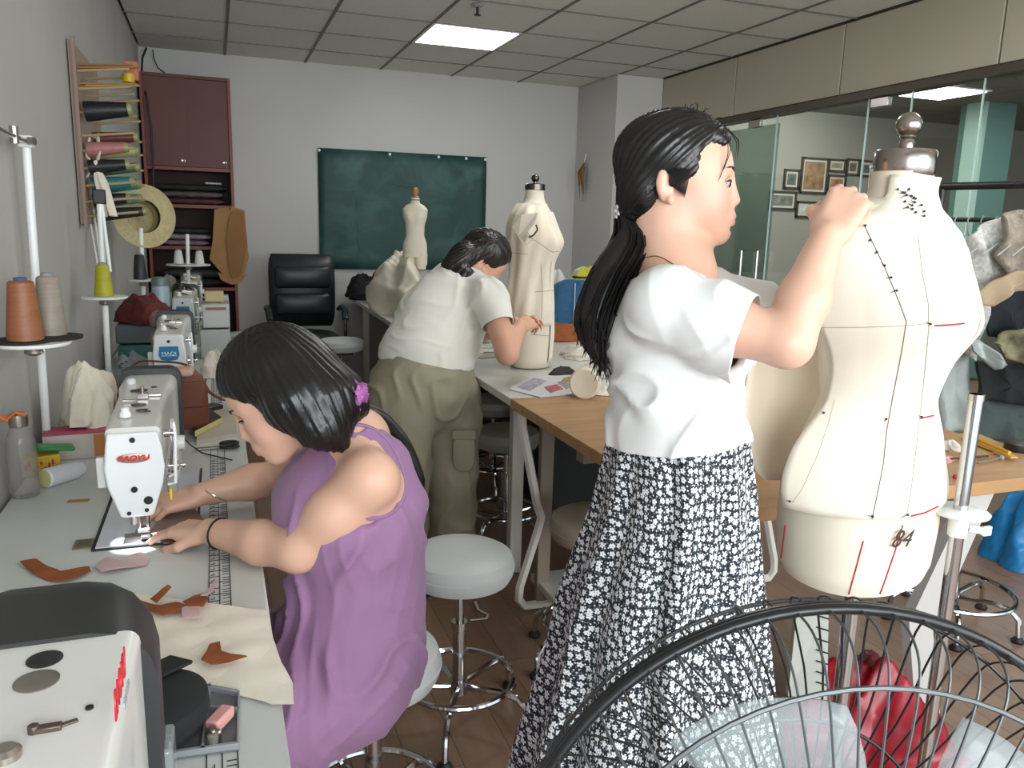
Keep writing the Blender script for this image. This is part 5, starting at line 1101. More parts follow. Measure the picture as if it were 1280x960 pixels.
# ================================================================ the fan in the front
FCn = V(.334, .322, .984); az, el = .31, -.12; n3 = V(math.sin(az)*math.cos(el), math.cos(az)*math.cos(el), math.sin(el)); fx = n3.cross(UP).normalized(); fy = fx.cross(n3)
FAN = thing('electric_fan', 'black wire-caged electric fan cut off at the bottom right corner', 'fan', (FCn.x, FCn.y, 0))
Lf = lambda r, a, z: FCn+fx*r*math.cos(a)+fy*r*math.sin(a)+n3*z
FW = M('fan_wire_black', '1b1d1e', .35, .2); FG = M('fan_wire_grey', '55595a', .35, .3)
MB().tube([Lf(.2, 2*PI*k/96, 0) for k in range(96)], .0034, 10, closed=True).tube([Lf(.2, 2*PI*k/96, .006) for k in range(96)], .0028, 8, closed=True).build('cage_rim', FW, FAN)
prof_b = [(.2, 0), (.197, -.022), (.186, -.040), (.165, -.050), (.12, -.056), (.065, -.058)]; prof_f = [(.2, .009), (.198, .028), (.188, .046), (.165, .056), (.12, .062), (.045, .064)]
for k in range(66):
    a = 2*PI*k/66
    MB().tube(curve_pts([Lf(r, a+.12*(.2-r)/.13, z) for r, z in prof_b], 3), .0008, 5).build('cage_wire', FG, FAN)
for k in range(66):
    a = 2*PI*(k+.5)/66
    MB().tube(curve_pts([Lf(r, a-.25*(.2-r)/.13, z) for r, z in prof_f], 3), .0008, 5).build('cage_wire', FW, FAN)
for r, z in ((.174, -.0475), (.105, -.0570), (.065, -.058)): MB().tube([Lf(r, 2*PI*k/64, z-.001) for k in range(64)], .0015, 6, closed=True).build('cage_ring', FG, FAN)
for r, z in ((.190, .044), (.10, .063), (.045, .064)): MB().tube([Lf(r, 2*PI*k/64, z) for k in range(64)], .0013, 6, closed=True).build('cage_ring', FW, FAN)
BLD = bpy.data.materials.new('smoky_blade'); BLD.use_nodes = True; nt = BLD.node_tree; b = nt.nodes['Principled BSDF']; b.inputs['Base Color'].default_value = lin('b9c4c6'); b.inputs['Roughness'].default_value = .2; b.inputs['Alpha'].default_value = .38
for k in range(5):
    a0 = 2*PI*k/5+.35; rows = []
    for i in range(9):
        r = .035+.125*i/8; wd_ = .42+.30*math.sin(i/8*2.2)
        rows.append([Lf(r*(1-.04*(j/8-.5)**2*4*(i/8)), a0+wd_*(j/8-.35)+.25*i/8, -.012+.030*(j/8-.5)) for j in range(9)])
    MB().loft(rows, closed=False).build('fan_blade', BLD, FAN, solid=.0016)
MB().lathe([(.034, -.03), (.036, -.005), (.030, .018), (.005, .026)], FCn, R=aim(n3), n=32).build('blade_hub', GREYPL, FAN)
MB().lathe([(.02, -.17), (.045, -.16), (.058, -.12), (.06, -.07), (.05, -.06)], FCn, R=aim(n3), n=32).build('motor_housing', BLACKPL, FAN)
mt = FCn-n3*.12; MB().cyl(mt-V(0, 0, .03), V(mt.x, mt.y, .02), .014).build('pole', BLACKPL, FAN); MB().lathe([(.18, 0), (.18, .015), (.16, .03), (.03, .04)], V(mt.x, mt.y, 0), n=40).build('base', BLACKPL, FAN)
MB().box(V(mt.x, mt.y, .80), (.075, .05, .13)).build('control_box', BLACKPL, FAN, bev=.008)
# ================================================================ soft heaps and small things
def lump(name, mat, c, r, seed=0, amp=.16, parent=None, fl=7, n=72, m=44, rz=0):
    """crumpled cloth lying on a surface at c"""
    rng = np.random.RandomState(seed); th = np.linspace(0, 2*PI, n, endpoint=False); ph = np.linspace(0, PI/2, m); T_, P_ = np.meshgrid(th, ph)
    d = np.stack([np.cos(T_)*np.cos(P_), np.sin(T_)*np.cos(P_), np.sin(P_)], -1).reshape(-1, 3); o = np.zeros(len(d))
    for k in range(fl):
        w_ = rng.normal(size=3); w_ /= np.linalg.norm(w_); f_ = rng.uniform(2.2, 6.5); o += (1-np.abs(np.sin(d @ w_*f_+rng.uniform(0, 6)+1.2*np.sin(d @ np.roll(w_, 1)*f_*.7))))**2*rng.uniform(.4, 1.2)
    o = (o/fl-.4)*amp*3; lo = 1+.25*np.sin(T_.ravel()*3+seed)*np.cos(P_.ravel()); d[:, 2] = np.maximum(d[:, 2], 0)**1.45; p = d*((1+o)*lo)[:, None]*np.array(r); p[:, 2] = np.maximum(p[:, 2], 0)
    p = p @ np.array(rotz(rz)).T+np.array(c); rings = [[Vector(q) for q in p.reshape(m, n, 3)[j]] for j in range(m)]
    return MB().loft(rings).build(name, mat, parent, angle=75)
def cloth(name, outline, z, mat, parent=None, h=.004, amp=.004, seed=0, nx=26):
    """thin cloth piece with the given outline (x, y) lying at height z, with soft wrinkles"""
    c = Vector((sum(p[0] for p in outline)/len(outline), sum(p[1] for p in outline)/len(outline))); rng = random.Random(seed); k_ = [rng.uniform(18, 60) for _ in range(4)]; rings = []
    O = []
    for (a, b_) in zip(outline, outline[1:]+outline[:1]): O += [(a[0]+(b_[0]-a[0])*t/6, a[1]+(b_[1]-a[1])*t/6) for t in range(6)]
    def zz(x, y): return z+.0012+amp*(.5+.5*math.sin(x*k_[0]+y*k_[1]+seed)*math.sin(y*k_[2]-x*k_[3]))+h*.1
    for s in np.linspace(.02, 1, 12): rings.append([V(c.x+(x-c.x)*s, c.y+(y-c.y)*s, zz(c.x+(x-c.x)*s, c.y+(y-c.y)*s)*(1)) for x, y in O])
    o = MB().loft(rings).build(name, mat, parent); q = o.modifiers.new('s', 'SOLIDIFY'); q.thickness = .0012; q.offset = 1; return o
def PZ(pts, z): return [tuple(atZ(x, y, z)[:2]) for x, y in pts]
def simple(name, label, cat, builder, mat, loc, group=None, part=None, **k):
    t = thing(name, label, cat, loc, group=group); builder.build(part or 'body', mat, t, **k); return t
CREAM = M('cream_cotton', 'ddd6c4', .9, noise=(8, .06), bump=(60, .4, .002))
# --- cloth and scraps on the near table
t = tag(cloth('muslin_remnant', PZ([(0, 740), (100, 733), (190, 745), (275, 757), (335, 762), (342, 800), (352, 828), (366, 852), (367, 880), (340, 882), (270, 858), (205, 838), (170, 850), (120, 800), (40, 790), (0, 790)], TZ+.004), TZ, MUSLIN, amp=.005, seed=3), 'frayed cream muslin remnant spread across the near sewing table under the brown scraps', 'fabric')
TZ2 = TZ+.008
def scrap(lab, pts, mat, seed, z=TZ2, cat='fabric scrap', gr='fabric scraps on the near sewing table', nm='fabric_scrap'):
    return tag(cloth(nm, PZ(pts, z), z, mat, amp=.006, seed=seed), lab, cat, gr)
scrap('rust brown strip with a knot, left end of the scraps in front of the machine', [(25, 706), (44, 702), (66, 712), (86, 722), (112, 712), (114, 717), (92, 727), (80, 730), (62, 728), (42, 720)], BROWNCLOTH, 1, TZ)
scrap('dusty pink satin strip curled beside the rust brown strip', [(120, 712), (132, 700), (150, 702), (166, 696), (176, 694), (188, 700), (184, 708), (164, 712), (146, 716), (128, 718)], PINKCLOTH, 2, TZ)
scrap('folded rust brown scraps lying behind the black motor cover', [(165, 751), (180, 754), (200, 760), (222, 756), (236, 762), (222, 770), (204, 773), (190, 768)], BROWNCLOTH, 3)
scrap('narrow rust brown strip sticking up from the folded brown scraps', [(188, 752), (210, 736), (214, 739), (196, 757)], BROWNCLOTH, 4, TZ2+.004)
scrap('rust brown folded square right of the brown scraps by the pink snippet', [(228, 757), (242, 746), (256, 742), (262, 752), (255, 760), (236, 762)], BROWNCLOTH, 5, TZ2+.002)
scrap('thin pinkish strip pointing away from the brown folded square', [(250, 748), (270, 729), (274, 731), (258, 748)], PINKCLOTH, 6, TZ2+.004)
scrap('small dusty pink snippet below the brown folded square', [(226, 761), (250, 760), (251, 775), (230, 778)], PINKCLOTH, 7, TZ2+.001)
scrap('rust brown hooked scrap lying alone on the cream muslin near the table edge', [(263, 806), (275, 804), (277, 818), (290, 822), (310, 824), (288, 829), (264, 834), (251, 830), (256, 820)], BROWNCLOTH, 8, TZ2+.002)
t = thing('bobbin_tray', 'grey plastic tray let into the near table holding a pink eraser and bobbin', 'tray', atZ(262, 905, TZ)); tb = [atZ(x, y, TZ+.002) for x, y in ((236, 858), (300, 870), (299, 938), (212, 950))]
ctr = sum(tb, V(0, 0, 0))/4
for a, c in zip(tb, tb[1:]+tb[:1]): MB().prism([a, c, c.lerp(ctr, .08), a.lerp(ctr, .08)], (0, 0, .010)).build('rim', GREYPL, t, bev=.001)
MB().prism(tb, (0, 0, .002)).build('tray_floor', M('tray_grey', '6f7376', .5), t)
a, c = tb[0].lerp(tb[3], .35), tb[1].lerp(tb[2], .35); MB().prism([a, c, c+V(0, -.004, 0), a+V(0, -.004, 0)], (0, 0, .010)).build('divider', GREYPL, t); a, c = tb[0].lerp(tb[1], .38), tb[3].lerp(tb[2], .45); MB().prism([a, c, c+V(.004, 0, 0), a+V(.004, 0, 0)], (0, 0, .010)).build('divider', GREYPL, t)
simple('pink_eraser', 'pink block lying in the right compartment of the grey tray', 'eraser', MB().box(atZ(275, 898, TZ+.018), (.019, .040, .016), rotz(-.55)), M('pink_rubber', 'd59a96', .5), atZ(275, 898, TZ+.01), bev=.003)
t = simple('bobbin', 'small silver bobbin case standing in the grey tray below the pink block', 'bobbin', MB().lathe([(.010, 0), (.010, .016), (.007, .018), (.004, .018), (.004, .022)], atZ(267, 930, TZ+.006), n=20), STEEL, atZ(267, 930, TZ+.006))
t = thing('black_cushion', 'round black wrist cushion between the nearest machine and the grey tray', 'cushion', atZ(205, 900, TZ)); e_ = atZ(205, 890, TZ+.03)
MB().lathe([(.030, .012), (.050, .016), (.056, .032), (.054, .052), (.040, .064), (.008, .068)], V(e_.x-.006, e_.y, TZ), n=40, sx=1.1, sy=1.25).build('pad', M('black_cloth', '16191a', .8), t)
MB().prism([V(e_.x-.06, e_.y+.06, TZ+.045), V(e_.x+.005, e_.y+.095, TZ+.052), V(e_.x+.036, e_.y+.045, TZ+.066), V(e_.x-.03, e_.y-.01, TZ+.07)], (0, 0, .006)).build('flap', M('black_cloth', '16191a', .8), t, bev=.004)
MB().torus(V(e_.x-.006, e_.y, TZ+.012), .048, .003, n=36).build('base_ring', STEEL, t)
# things beside machine in use
def yb(lab, pts, z, h, mat, name, cat, parts=None, gr=None):
    t = thing(name, lab, cat, atZ(*pts[0], z), group=gr); MB().prism([atZ(x, y, z) for x, y in pts], (0, 0, h)).build('body', mat, t, bev=.002); return t
t = thing('thread_box', 'yellow cardboard box with red print lying left of the machine in use', 'box', (-.40, 2.17, TZ)); c = atZ(48, 596, TZ)
MB().box(V(c.x, c.y+.035, TZ+.026), (.085, .07, .05), rotz(.25)).build('carton', M('yellow_card', 'c9a630', .6), t, bev=.002)
bx = MB(); Rz = rotz(.25)
for k in range(9): bx.box(V(c.x, c.y+.035, TZ+.026)+Rz @ V(-.034+.0085*k, -.0353, .010*math.sin(k*2.1)), (.005, .0012, .010+.004*math.cos(k)), Rz)
bx.build('red_print', M('print_red', 'a83024', .6), t, smooth=False)['kind'] = 'stuff'
t = thing('green_packet', 'small green foil packet resting on the yellow box', 'packet', V(c.x+.03, c.y+.05, TZ+.055)); MB().box(V(c.x+.035, c.y+.045, TZ+.062), (.085, .05, .010), Rz @ Matrix.Rotation(.12, 3, 'Y')).build('wrapper', M('green_foil', '2e8a4a', .35), t, bev=.004)
t = thing('thread_spool', 'white cone of thread lying on its side in front of the yellow box', 'thread spool', atZ(75, 600, TZ)); a = atZ(56, 598, TZ+.024)+V(0, 0, 0); dr = (atZ(103, 585, TZ+.020)-a).normalized()
MB().lathe([(.020, .0), (.0235, .004), (.0225, .08), (.016, .105), (.010, .108)], a-V(0, 0, .0), R=aim(dr), n=28).build('thread', M('white_thread', 'd6d8dc', .7, bump=(300, .3, .001)), t); MB().lathe([(.009, -.002), (.0205, -.002), (.0205, .002), (.009, .003)], a, R=aim(dr), n=28).build('cone_core', M('core_cream', 'c9c48a', .6), t)
t = thing('cardboard_box', 'white box with pink and orange print behind the green packet', 'box', atZ(95, 570, TZ)); c = atZ(86, 578, TZ)
MB().box(V(c.x+.01, c.y+.07, TZ+.035), (.15, .09, .07), rotz(.08)).build('carton', M('box_white', 'c9bfb6', .6), t, bev=.002); MB().box(V(c.x+.01, c.y+.07, TZ+.0705), (.151, .091, .004), rotz(.08)).build('pink_lid', M('box_pink', 'b04a62', .6), t); MB().box(V(c.x+.075, c.y+.025, TZ+.036), (.03, .004, .06), rotz(.08)).build('orange_patch', M('box_orange', 'b8763c', .6), t)
simple('purple_block', 'flat dull purple case behind the white and pink box', 'case', MB().box(atZ(108, 548, TZ+.03), (.12, .07, .06)), M('dull_purple', '6e6076', .6), atZ(108, 548, TZ), bev=.006)
# bottle
t = thing('water_bottle', 'clear plastic water bottle with steel cap and orange strap at the left edge', 'bottle', (-.425, 2.33, TZ)); bo = V(-.440, 2.06, TZ)
MB().lathe([(.020, 0), (.029, .002), (.031, .02), (.031, .13), (.026, .15), (.018, .165), (.016, .172)], bo, n=28).build('bottle_body', M('bottle_plastic', '9b9894', .12, alpha=.42), t); MB().lathe([(.019, .168), (.020, .172), (.020, .196), (.016, .200)], bo, n=24).build('cap', STEEL, t)
MB().tube([bo+V(-.018, -.012, .185), bo+V(-.040, -.015, .20), bo+V(-.055, -.018, .17), bo+V(-.052, -.02, .12), bo+V(-.047, -.02, .105)], [.010, .013, .014, .013, .010], flat=.5).tube([bo+V(-.018, -.012, .19), bo+V(.0, -.02, .205), bo+V(.016, -.01, .195)], .007, flat=.5).build('strap', M('orange_silicone', 'd8742a', .45), t)
# thread stands
def cone(parent_lab, col, o, h=.13, r=.034, gr='thread cones on the stands', tip=True, lab=None):
    t = thing('thread_cone', lab, 'thread cone', o, group=gr); MB().lathe([(r, 0), (r*1.02, .01), (r*.72, h), (r*.6, h+.004), (.006, h+.006)], o, n=32).build('thread', M('thread_%s' % col, col, .45, bump=(90, .6, .002), stretch=(.2, .2, 3), noise=(40, .1)), t)
    MB().lathe([(.012, h+.002), (.014, h+.010), (.010, h+.012)], o, n=16).build('cone_tip', M('cone_tip_blue', '3a5a8c', .4) if tip else GREYPL, t); return t
def tstand(x, y, z, r, top, lab, dx=0, dy=.06):
    t = thing('thread_stand', lab, 'thread stand', (x, y, TZ)); MB().cyl((x+dx-.012, y+dy, TZ), (x+dx, y+dy, top), .0105).build('pole', WHITEPL, t); MB().cyl((x+dx, y+dy, z-.014), (x, y, z-.014), .006).build('tray_arm', STEEL, t)
    MB().lathe([(r*.96, -.006), (r, -.002), (r, .002), (.01, .002)], (x, y, z), n=40).build('tray', WHITEPL, t); MB().lathe([(.012, -.03), (.02, -.024), (.014, -.004)], (x, y, z), n=16).build('tray_clamp', STEEL, t); return t
P1 = V(-.395, 2.05, 1.113); t = tstand(P1.x, P1.y, P1.z, .078, 1.585, 'white pole thread stand holding the rust and taupe cones at the left edge', -.045, .36)
MB().box((-.44, 2.41, 1.575), (.034, .034, .03)).build('bracket', WHITEPL, t, bev=.004); MB().tube([(-.44, 2.41, 1.575), (-.44, 2.05, 1.58)], .006).build('cross_bar', STEEL, t); MB().cyl((-.44, 2.28, 1.56), (-.44, 2.28, 1.60), .010).build('thread_hook', STEEL, t); MB().cyl((-.43, 2.385, 1.575), (-.415, 2.38, 1.575), .010).build('set_screw', STEEL, t)
for q in ((-.02, -.01), (.035, .04)): MB().lathe([(.060, .002), (.062, .008), (.01, .010)], P1+V(q[0], q[1], 0), n=32).build('foam_pad', M('foam_black', '26241f', .9), t)
cone(None, '8a5636', P1+V(-.008, -.03, .0105), .125, .036, lab='rust brown thread cone in front on the nearest thread stand'); cone(None, '8b8074', P1+V(.030, .05, .0105), .13, .032, tip=False, lab='taupe thread cone behind the rust brown one')
P2 = V(-.375, 3.15, 1.115); t = tstand(P2.x, P2.y, P2.z, .076, 1.47, 'white pole thread stand with the single yellow-green cone'); MB().box((-.375, 3.21, 1.46), (.04, .03, .05)).build('bracket', BLACKPL, t, bev=.004); MB().cyl((-.37, 3.21, 1.45), (-.355, 3.19, 1.20), .006).build('side_rod', WHITEPL, t)
cone(None, 'a3a01f', P2+V(.0, 0, .003), .105, .030, tip=False, lab='yellow-green thread cone alone on the second thread stand')
P4 = V(-.33, 4.2, 1.10); t = tstand(P4.x, P4.y, P4.z, .07, 1.34, 'third thread stand carrying a black cone in front of the straw hat'); cone(None, '202226', P4+V(-.01, 0, .003), .11, .03, tip=False, lab='black thread cone on the third stand below the straw hat')
for k, (x, y, z) in enumerate(((-.20, 5.0, 1.135), (-.09, 5.05, 1.13))):
    cone(None, 'c9c9c4', V(x, y, z), .07, .026, tip=False, gr='white thread cones in the back', lab=('white thread cone left of its twin above the last machines', 'white thread cone right of its twin above the last machines')[k])
t = tstand(-.15, 5.03, 1.128, .12, 1.3, 'low thread stand with two white cones above the last machines')
# fabric bag heap behind stand
t = thing('cloth_bag', 'large crumpled cream canvas bag slumped on the table behind the water bottle', 'bag', (-.36, 2.74, TZ))
lump('bag_body', CREAM, (-.352, 2.55, TZ+.001), (.098, .17, .23), 5, .15, t, fl=7); lump('bag_flap', CREAM, (-.36, 2.47, TZ+.08), (.07, .07, .17), 13, .16, t, fl=6)
bz = MB()
for k in range(12): bz.ball(atD(64+3*math.sin(k*2), 478+3*k*.9, 2.60), .005, 8, 6)
bz.build('beaded_trim', M('brown_bead', '5a4a40', .4), t)['kind'] = 'stuff'
MB().tube([atD(72, 455, 2.6), atD(60, 470, 2.56), atD(55, 500, 2.55), atD(66, 535, 2.55)], .006, flat=.4).build('strap', CREAM, t)
t = tag(lump('dark_garment', M('dark_teal_cloth', '1e2c2e', .85), (-.27, 3.02, TZ+.002), (.09, .17, .13), 8, .15), 'dark teal garment heaped behind the canvas bag', 'clothes')
t = tag(lump('grey_garment', M('grey_blue_cloth', '8d979a', .85), (-.30, 3.28, TZ+.002), (.10, .09, .15), 9, .15), 'grey-blue garment peeking out above the dark teal one', 'clothes')
t = tag(lump('red_garment', M('dark_red_cloth', '5e2422', .85, noise=(8, .1)), (-.31, 3.95, TZ+.18), (.12, .13, .13), 12, .14), 'dark red cloth bundle behind the second thread stand pole', 'clothes')
t = thing('storage_tray', 'teal and grey plastic trays stacked under the dark red cloth', 'tray', (-.30, 3.95, TZ)); MB().box((-.31, 3.95, TZ+.045), (.22, .2, .085)).build('lower_tray', M('tray_teal', '3f7a74', .5), t, bev=.006); MB().box((-.31, 3.95, TZ+.135), (.23, .2, .08)).build('upper_tray', M('tray_greygreen', '5a6664', .5), t, bev=.006)
for k, (cc, lb) in enumerate((('9a7d76', 'dusty rose folded cloth at the bottom of the pile beside the trays'), ('a58c84', 'paler rose folded cloth in the middle of the pile beside the trays'), ('8d716c', 'dusty rose cloth on top of the pile beside the trays'))):
    simple('folded_cloth', lb, 'cloth', MB().box((-.225, 3.72, TZ+.045+.085*k), (.10, .12, .075)), M('rose_%d' % k, cc, .85, noise=(20, .15), bump=(25, .6, .004)), (-.225, 3.72, TZ+.085*k), group='folded rose cloths', bev=.03, seg=4)
# spray can bottle
t = thing('spray_bottle', 'tall pale blue aerosol can with grey cap behind the yellow-green cone', 'can', (-.29, 4.05, 0)); c = V(-.245, 4.02, TZ+.16)
MB().lathe([(.036, 0), (.038, .01), (.038, .17), (.030, .19)], c, n=28).build('can_body', M('can_blue', '8fa4ae', .35), t); MB().lathe([(.037, .175), (.037, .20), (.032, .215), (.01, .217)], c, n=28).build('cap', M('can_cap', '5f6e6c', .4), t)
tag(MB().box((-.245, 4.02, TZ+.08), (.12, .12, .158)).build('parts_box', M('box_greywhite', 'a9a9a4', .6), bev=.004), 'pale grey box supporting the aerosol can behind the dark red cloth', 'box')
# brown leather bag over the second machine
t = thing('leather_bag', 'brown leather shoulder bag lying behind the machine in use with its strap trailing', 'handbag', (-.15, 2.50, TZ)); LB = M('brown_leather', '6e3a26', .5, noise=(14, .12), bump=(40, .3, .002))
MB().loft([[V(-.165+x*.125*s, 2.56+y*.04*s, TZ+.02+z) for x, y in [(math.copysign(abs(math.cos(a))**.6, math.cos(a)), math.sin(a)) for a in [2*PI*j/24 for j in range(24)]]] for z, s in ((0, .92), (.02, 1), (.11, 1), (.16, .9), (.175, .75))]).build('bag_body', LB, t)
MB().box((-.165, 2.518, TZ+.13), (.23, .01, .08)).build('flap', LB, t, bev=.006)
tp = [atD(x, y, d) for x, y, d in ((160, 462, 2.72), (175, 452, 2.72), (200, 452, 2.70), (232, 456, 2.66), (252, 474, 2.62), (262, 490, 2.60), (280, 500, 2.58))]; tp += [atZ(300, 505, TZ+.006)]
MB().tube(curve_pts(tp, 6), .0055, 6, flat=.6).build('strap', LB, t)
ck = MB(); 
for k in range(16): ck.torus(atD(158-1.5*math.sin(k*.7)*6, 452+k*2.6, 2.68), .006, .0014, n=10, m=5, R=Matrix.Rotation(k*1.57, 3, 'Z'))
ck.build('chain', M('brass_chain', '7a5a38', .35, .8), t)['kind'] = 'stuff'
simple('pink_pouch', 'flat pink pouch lying across the brown leather bag', 'pouch', MB().box((-.145, 2.50, TZ+.205), (.14, .07, .022), rotz(-.05)), M('peach_pouch', 'cfa392', .6), (-.15, 2.5, TZ+.19), bev=.009, seg=3)
# notebook, phone, glasses on the table beyond
t = thing('notebook', 'cream notebook lying under the dark phone right of the machine in use', 'notebook', atZ(275, 530, TZ)); ob_ = [atZ(x, y, TZ) for x, y in ((250, 512), (290, 506), (297, 546), (246, 556))]
MB().prism(ob_, (0, 0, .012)).build('pages', M('paper_cream', 'b8b2a2', .8), t)
t = thing('wallet', 'dark wallet with a yellow edge lying on the cream notebook', 'wallet', atZ(256, 525, TZ)); ob_ = [atZ(x, y, TZ+.014) for x, y in ((232, 525), (258, 512), (279, 527), (244, 545))]
MB().prism(ob_, (0, 0, .014)).build('cover', M('wallet_black', '22201e', .45), t, bev=.003); a, c = ob_[3], ob_[2]; MB().prism([a+V(0, -.002, 0), c+V(0, -.002, 0), c+V(0, -.008, .0), a+V(0, -.008, 0)], (0, 0, .016)).build('yellow_edge', M('yellow_strip', 'c9b878', .5), t)
simple('phone', 'black phone-sized case behind the wallet near the leather bag strap', 'phone', MB().box(atZ(258, 510, TZ+.02), (.05, .10, .016), rotz(-.9)), M('phone_black', '1e1c1d', .35), atZ(258, 510, TZ), bev=.004)
t = thing('scissors', 'black-handled scissors lying near the far hand of the seated woman', 'scissors', atZ(270, 560, TZ)); hb_ = M('scissor_black', '1b1b1d', .4)
for q in (-1, 1): MB().torus(atZ(284, 556, TZ+.008)+V(.006, q*.020, 0), .016, .0045, n=24, sx=1.5).build('handle', hb_, t)
MB().box(atZ(260, 560, TZ+.006), (.07, .014, .005), rotz(.1)).build('blade', STEEL, t, bev=.001)
tag(MB().tube([atZ(230, 548, TZ+.03), atZ(238, 556, TZ+.02), atZ(252, 566, TZ+.004), atZ(290, 575, TZ+.004)], .002).build('cord', M('cord_dark', '3a3634', .5)), 'thin dark cord trailing over the table beside the scissors', 'cord')
simple('paper_label', 'tiny flat tan paper label lying left of the machine bed', 'label', MB().box(atZ(98, 626, TZ+.0008), (.045, .02, .001), rotz(-.1)), M('tan_paper', 'a08c5c', .8), atZ(98, 626, TZ))
simple('cloth_under_needle', 'small brown cloth piece being sewn under the needle', 'fabric', MB().prism([atZ(x, y, TZ+.010) for x, y in ((186, 665), (210, 640), (240, 632), (262, 660), (250, 676), (205, 680))], (0, 0, .002)), M('sewn_cloth', '8b7268', .8), atZ(200, 665, TZ+.008))
# clutter around the far machines
for k, (x, y, r, h, cc, lb) in enumerate(((-.30, 4.75, .10, .20, '8a8278', 'crumpled grey-brown cloth beside the second blue-badged machine'), (-.33, 5.35, .11, .26, '9c958a', 'pale crumpled cloth against the wall behind the aerosol can'), (-.02, 3.5, .06, .12, 'c2b9ac', 'cream crumpled scrap right of the first blue-badged machine'), (.0, 4.95, .07, .12, '8b8578', 'grey crumpled cloth right of the last machines'), (-.30, 5.95, .12, .24, 'a59d90', 'pale cloth heap at the far end of the sewing tables'))):
    tag(lump('cloth_heap', M('heap_%s' % cc, cc, .9, noise=(20, .2)), (x, y, TZ+.002), (r, r*1.2, h), 20+k, .16), lb, 'cloth')
t = thing('storage_box', 'stacked translucent grey storage boxes right of the far machines', 'box', (-.03, 4.1, TZ)); MB().box((-.02, 4.05, TZ+.07), (.13, .2, .135)).build('lower_box', M('clear_grey', 'a5a8a6', .35), t, bev=.005); MB().box((-.01, 4.05, TZ+.20), (.12, .19, .11)).build('upper_box', M('clear_grey2', 'b3b5b0', .35), t, bev=.005)
MB().box((-.01, 3.952, TZ+.235), (.09, .004, .012)).build('label_strip', M('label_red', '8d5a55', .6), t)
simple('yellow_sponge', 'pale yellow sponge block on top of the translucent storage boxes', 'sponge', MB().box((-.015, 4.05, TZ+.283), (.085, .06, .05)), M('pale_yellow', 'b9ab7c', .8), (-.015, 4.05, TZ+.258), bev=.006)
simple('tissue_box', 'white paper box standing behind the translucent storage boxes', 'box', MB().box((.0, 4.6, TZ+.12), (.11, .13, .238)), M('white_card', 'bdbcb6', .6), (.0, 4.6, TZ), bev=.004)
simple('black_jug', 'black ring-handled jug among the clutter beside the aerosol can', 'jug', MB().lathe([(.03, 0), (.04, .01), (.042, .09), (.03, .12)], (-.19, 4.75, TZ+.17)).torus((-.155, 4.72, TZ+.24), .035, .008, n=20, R=Matrix.Rotation(PI/2, 3, 'X')), BLACKPL, (-.19, 4.75, TZ+.17))
tag(MB().box((-.19, 4.75, TZ+.084), (.11, .11, .166)).build('parts_box', M('box_dark', '6f6a62', .6), bev=.004), 'dull brown box under the black jug', 'box')

# ================================================================ thread rack on the left wall
t = thing('thread_rack', 'wooden peg board on the left wall full of thread cones', 'rack', (LX, 3.8, 1.37)); BD = M('pale_board', '9c8a7c', .7, noise=(6, .06))
MB().box((LX+.012, 3.82, 1.69), (.016, .70, .66)).build('board', BD, t, bev=.002); MB().box((LX+.024, 3.462, 1.69), (.012, .018, .68)).build('edge_strip', M('edge_red', '8a7268', .6), t)
rows = [(1.935, 4), (1.87, 4), (1.785, 3), (1.70, 3), (1.645, 3), (1.58, 3), (1.515, 3), (1.455, 3), (1.40, 2)]
pegM = M('peg_wood', 'a58e66', .6)
for z, n in rows:
    for k in range(3): y = 3.55+.20*k; MB().cyl((LX+.016, y, z-.01), (LX+.20, y, z+.012), .005, n=8).build('peg', pegM, t)
def wallcone(y, z, col, lab, ln=.15, r=.03, x0=.035):
    q = thing('thread_cone', lab, 'thread cone', (LX+x0, y, z), group='thread cones on the wall rack'); d = V(1, 0, .12).normalized(); o = V(LX+x0, y, z-.004)
    MB().lathe([(r, 0), (r*1.03, .012), (r*.72, ln), (r*.5, ln+.004)], o, R=aim(d), n=24).build('thread', M('thread_%s' % col, col, .45, bump=(90, .6, .002), noise=(40, .1)), q)
    MB().lathe([(r*.7, ln), (r*.62, ln+.014), (r*.4, ln+.016)], o, R=aim(d), n=16).build('cone_tip', M('cone_tip_lime', '8a8c5c', .4), q)
W_ = [(3.56, 1.785, '14181d', 'black thread cone, uppermost on the wall rack', .15, .037), (3.76, 1.70, '5c2626', 'dark red thread cone behind the pink one on the wall rack', .15, .028), (3.56, 1.645, 'a06a66', 'pink thread cone on the wall rack', .13, .028), (3.76, 1.645, 'a8a878', 'pale yellow-green thread cone right of the pink one on the rack', .15, .026),
      (3.56, 1.58, '16191c', 'black thread cone in the row under the pink one, front', .13, .028), (3.76, 1.58, '5c6a3a', 'olive green thread cone behind the lower black one on the rack', .15, .026), (3.60, 1.515, '2c6e70', 'teal thread cone in front on the wall rack', .14, .030), (3.80, 1.515, '3a8c84', 'shiny turquoise thread cone behind the teal one on the rack', .15, .030),
      (3.62, 1.455, '1b2226', 'black thread cone in the second lowest row of the rack', .12, .027), (3.80, 1.455, '4c8c7c', 'sea green thread cone in the second lowest row of the rack', .15, .027), (3.72, 1.40, '24282c', 'charcoal thread cone, lowest on the wall rack', .17, .026)]
for a in W_: wallcone(*a)
def sticks(z, y, n, lab, cols):
    for k in range(n):
        q = tag(MB().box((LX+.115+.01*math.sin(k*2), y+.012*k, z+.007*(k % 3)), (.19+.02*math.cos(k*3), .010, .006), Matrix.Rotation(-.10+.02*math.sin(k), 3, 'Y')).build('wooden_stick', M('stick_%s' % cols[k % 2], cols[k % 2], .6), bev=.001), lab % ('nearest the camera', 'second from the camera', 'in the middle', 'second from the far end', 'at the far end')[k], 'stick', 'flat wooden sticks on the wall rack')
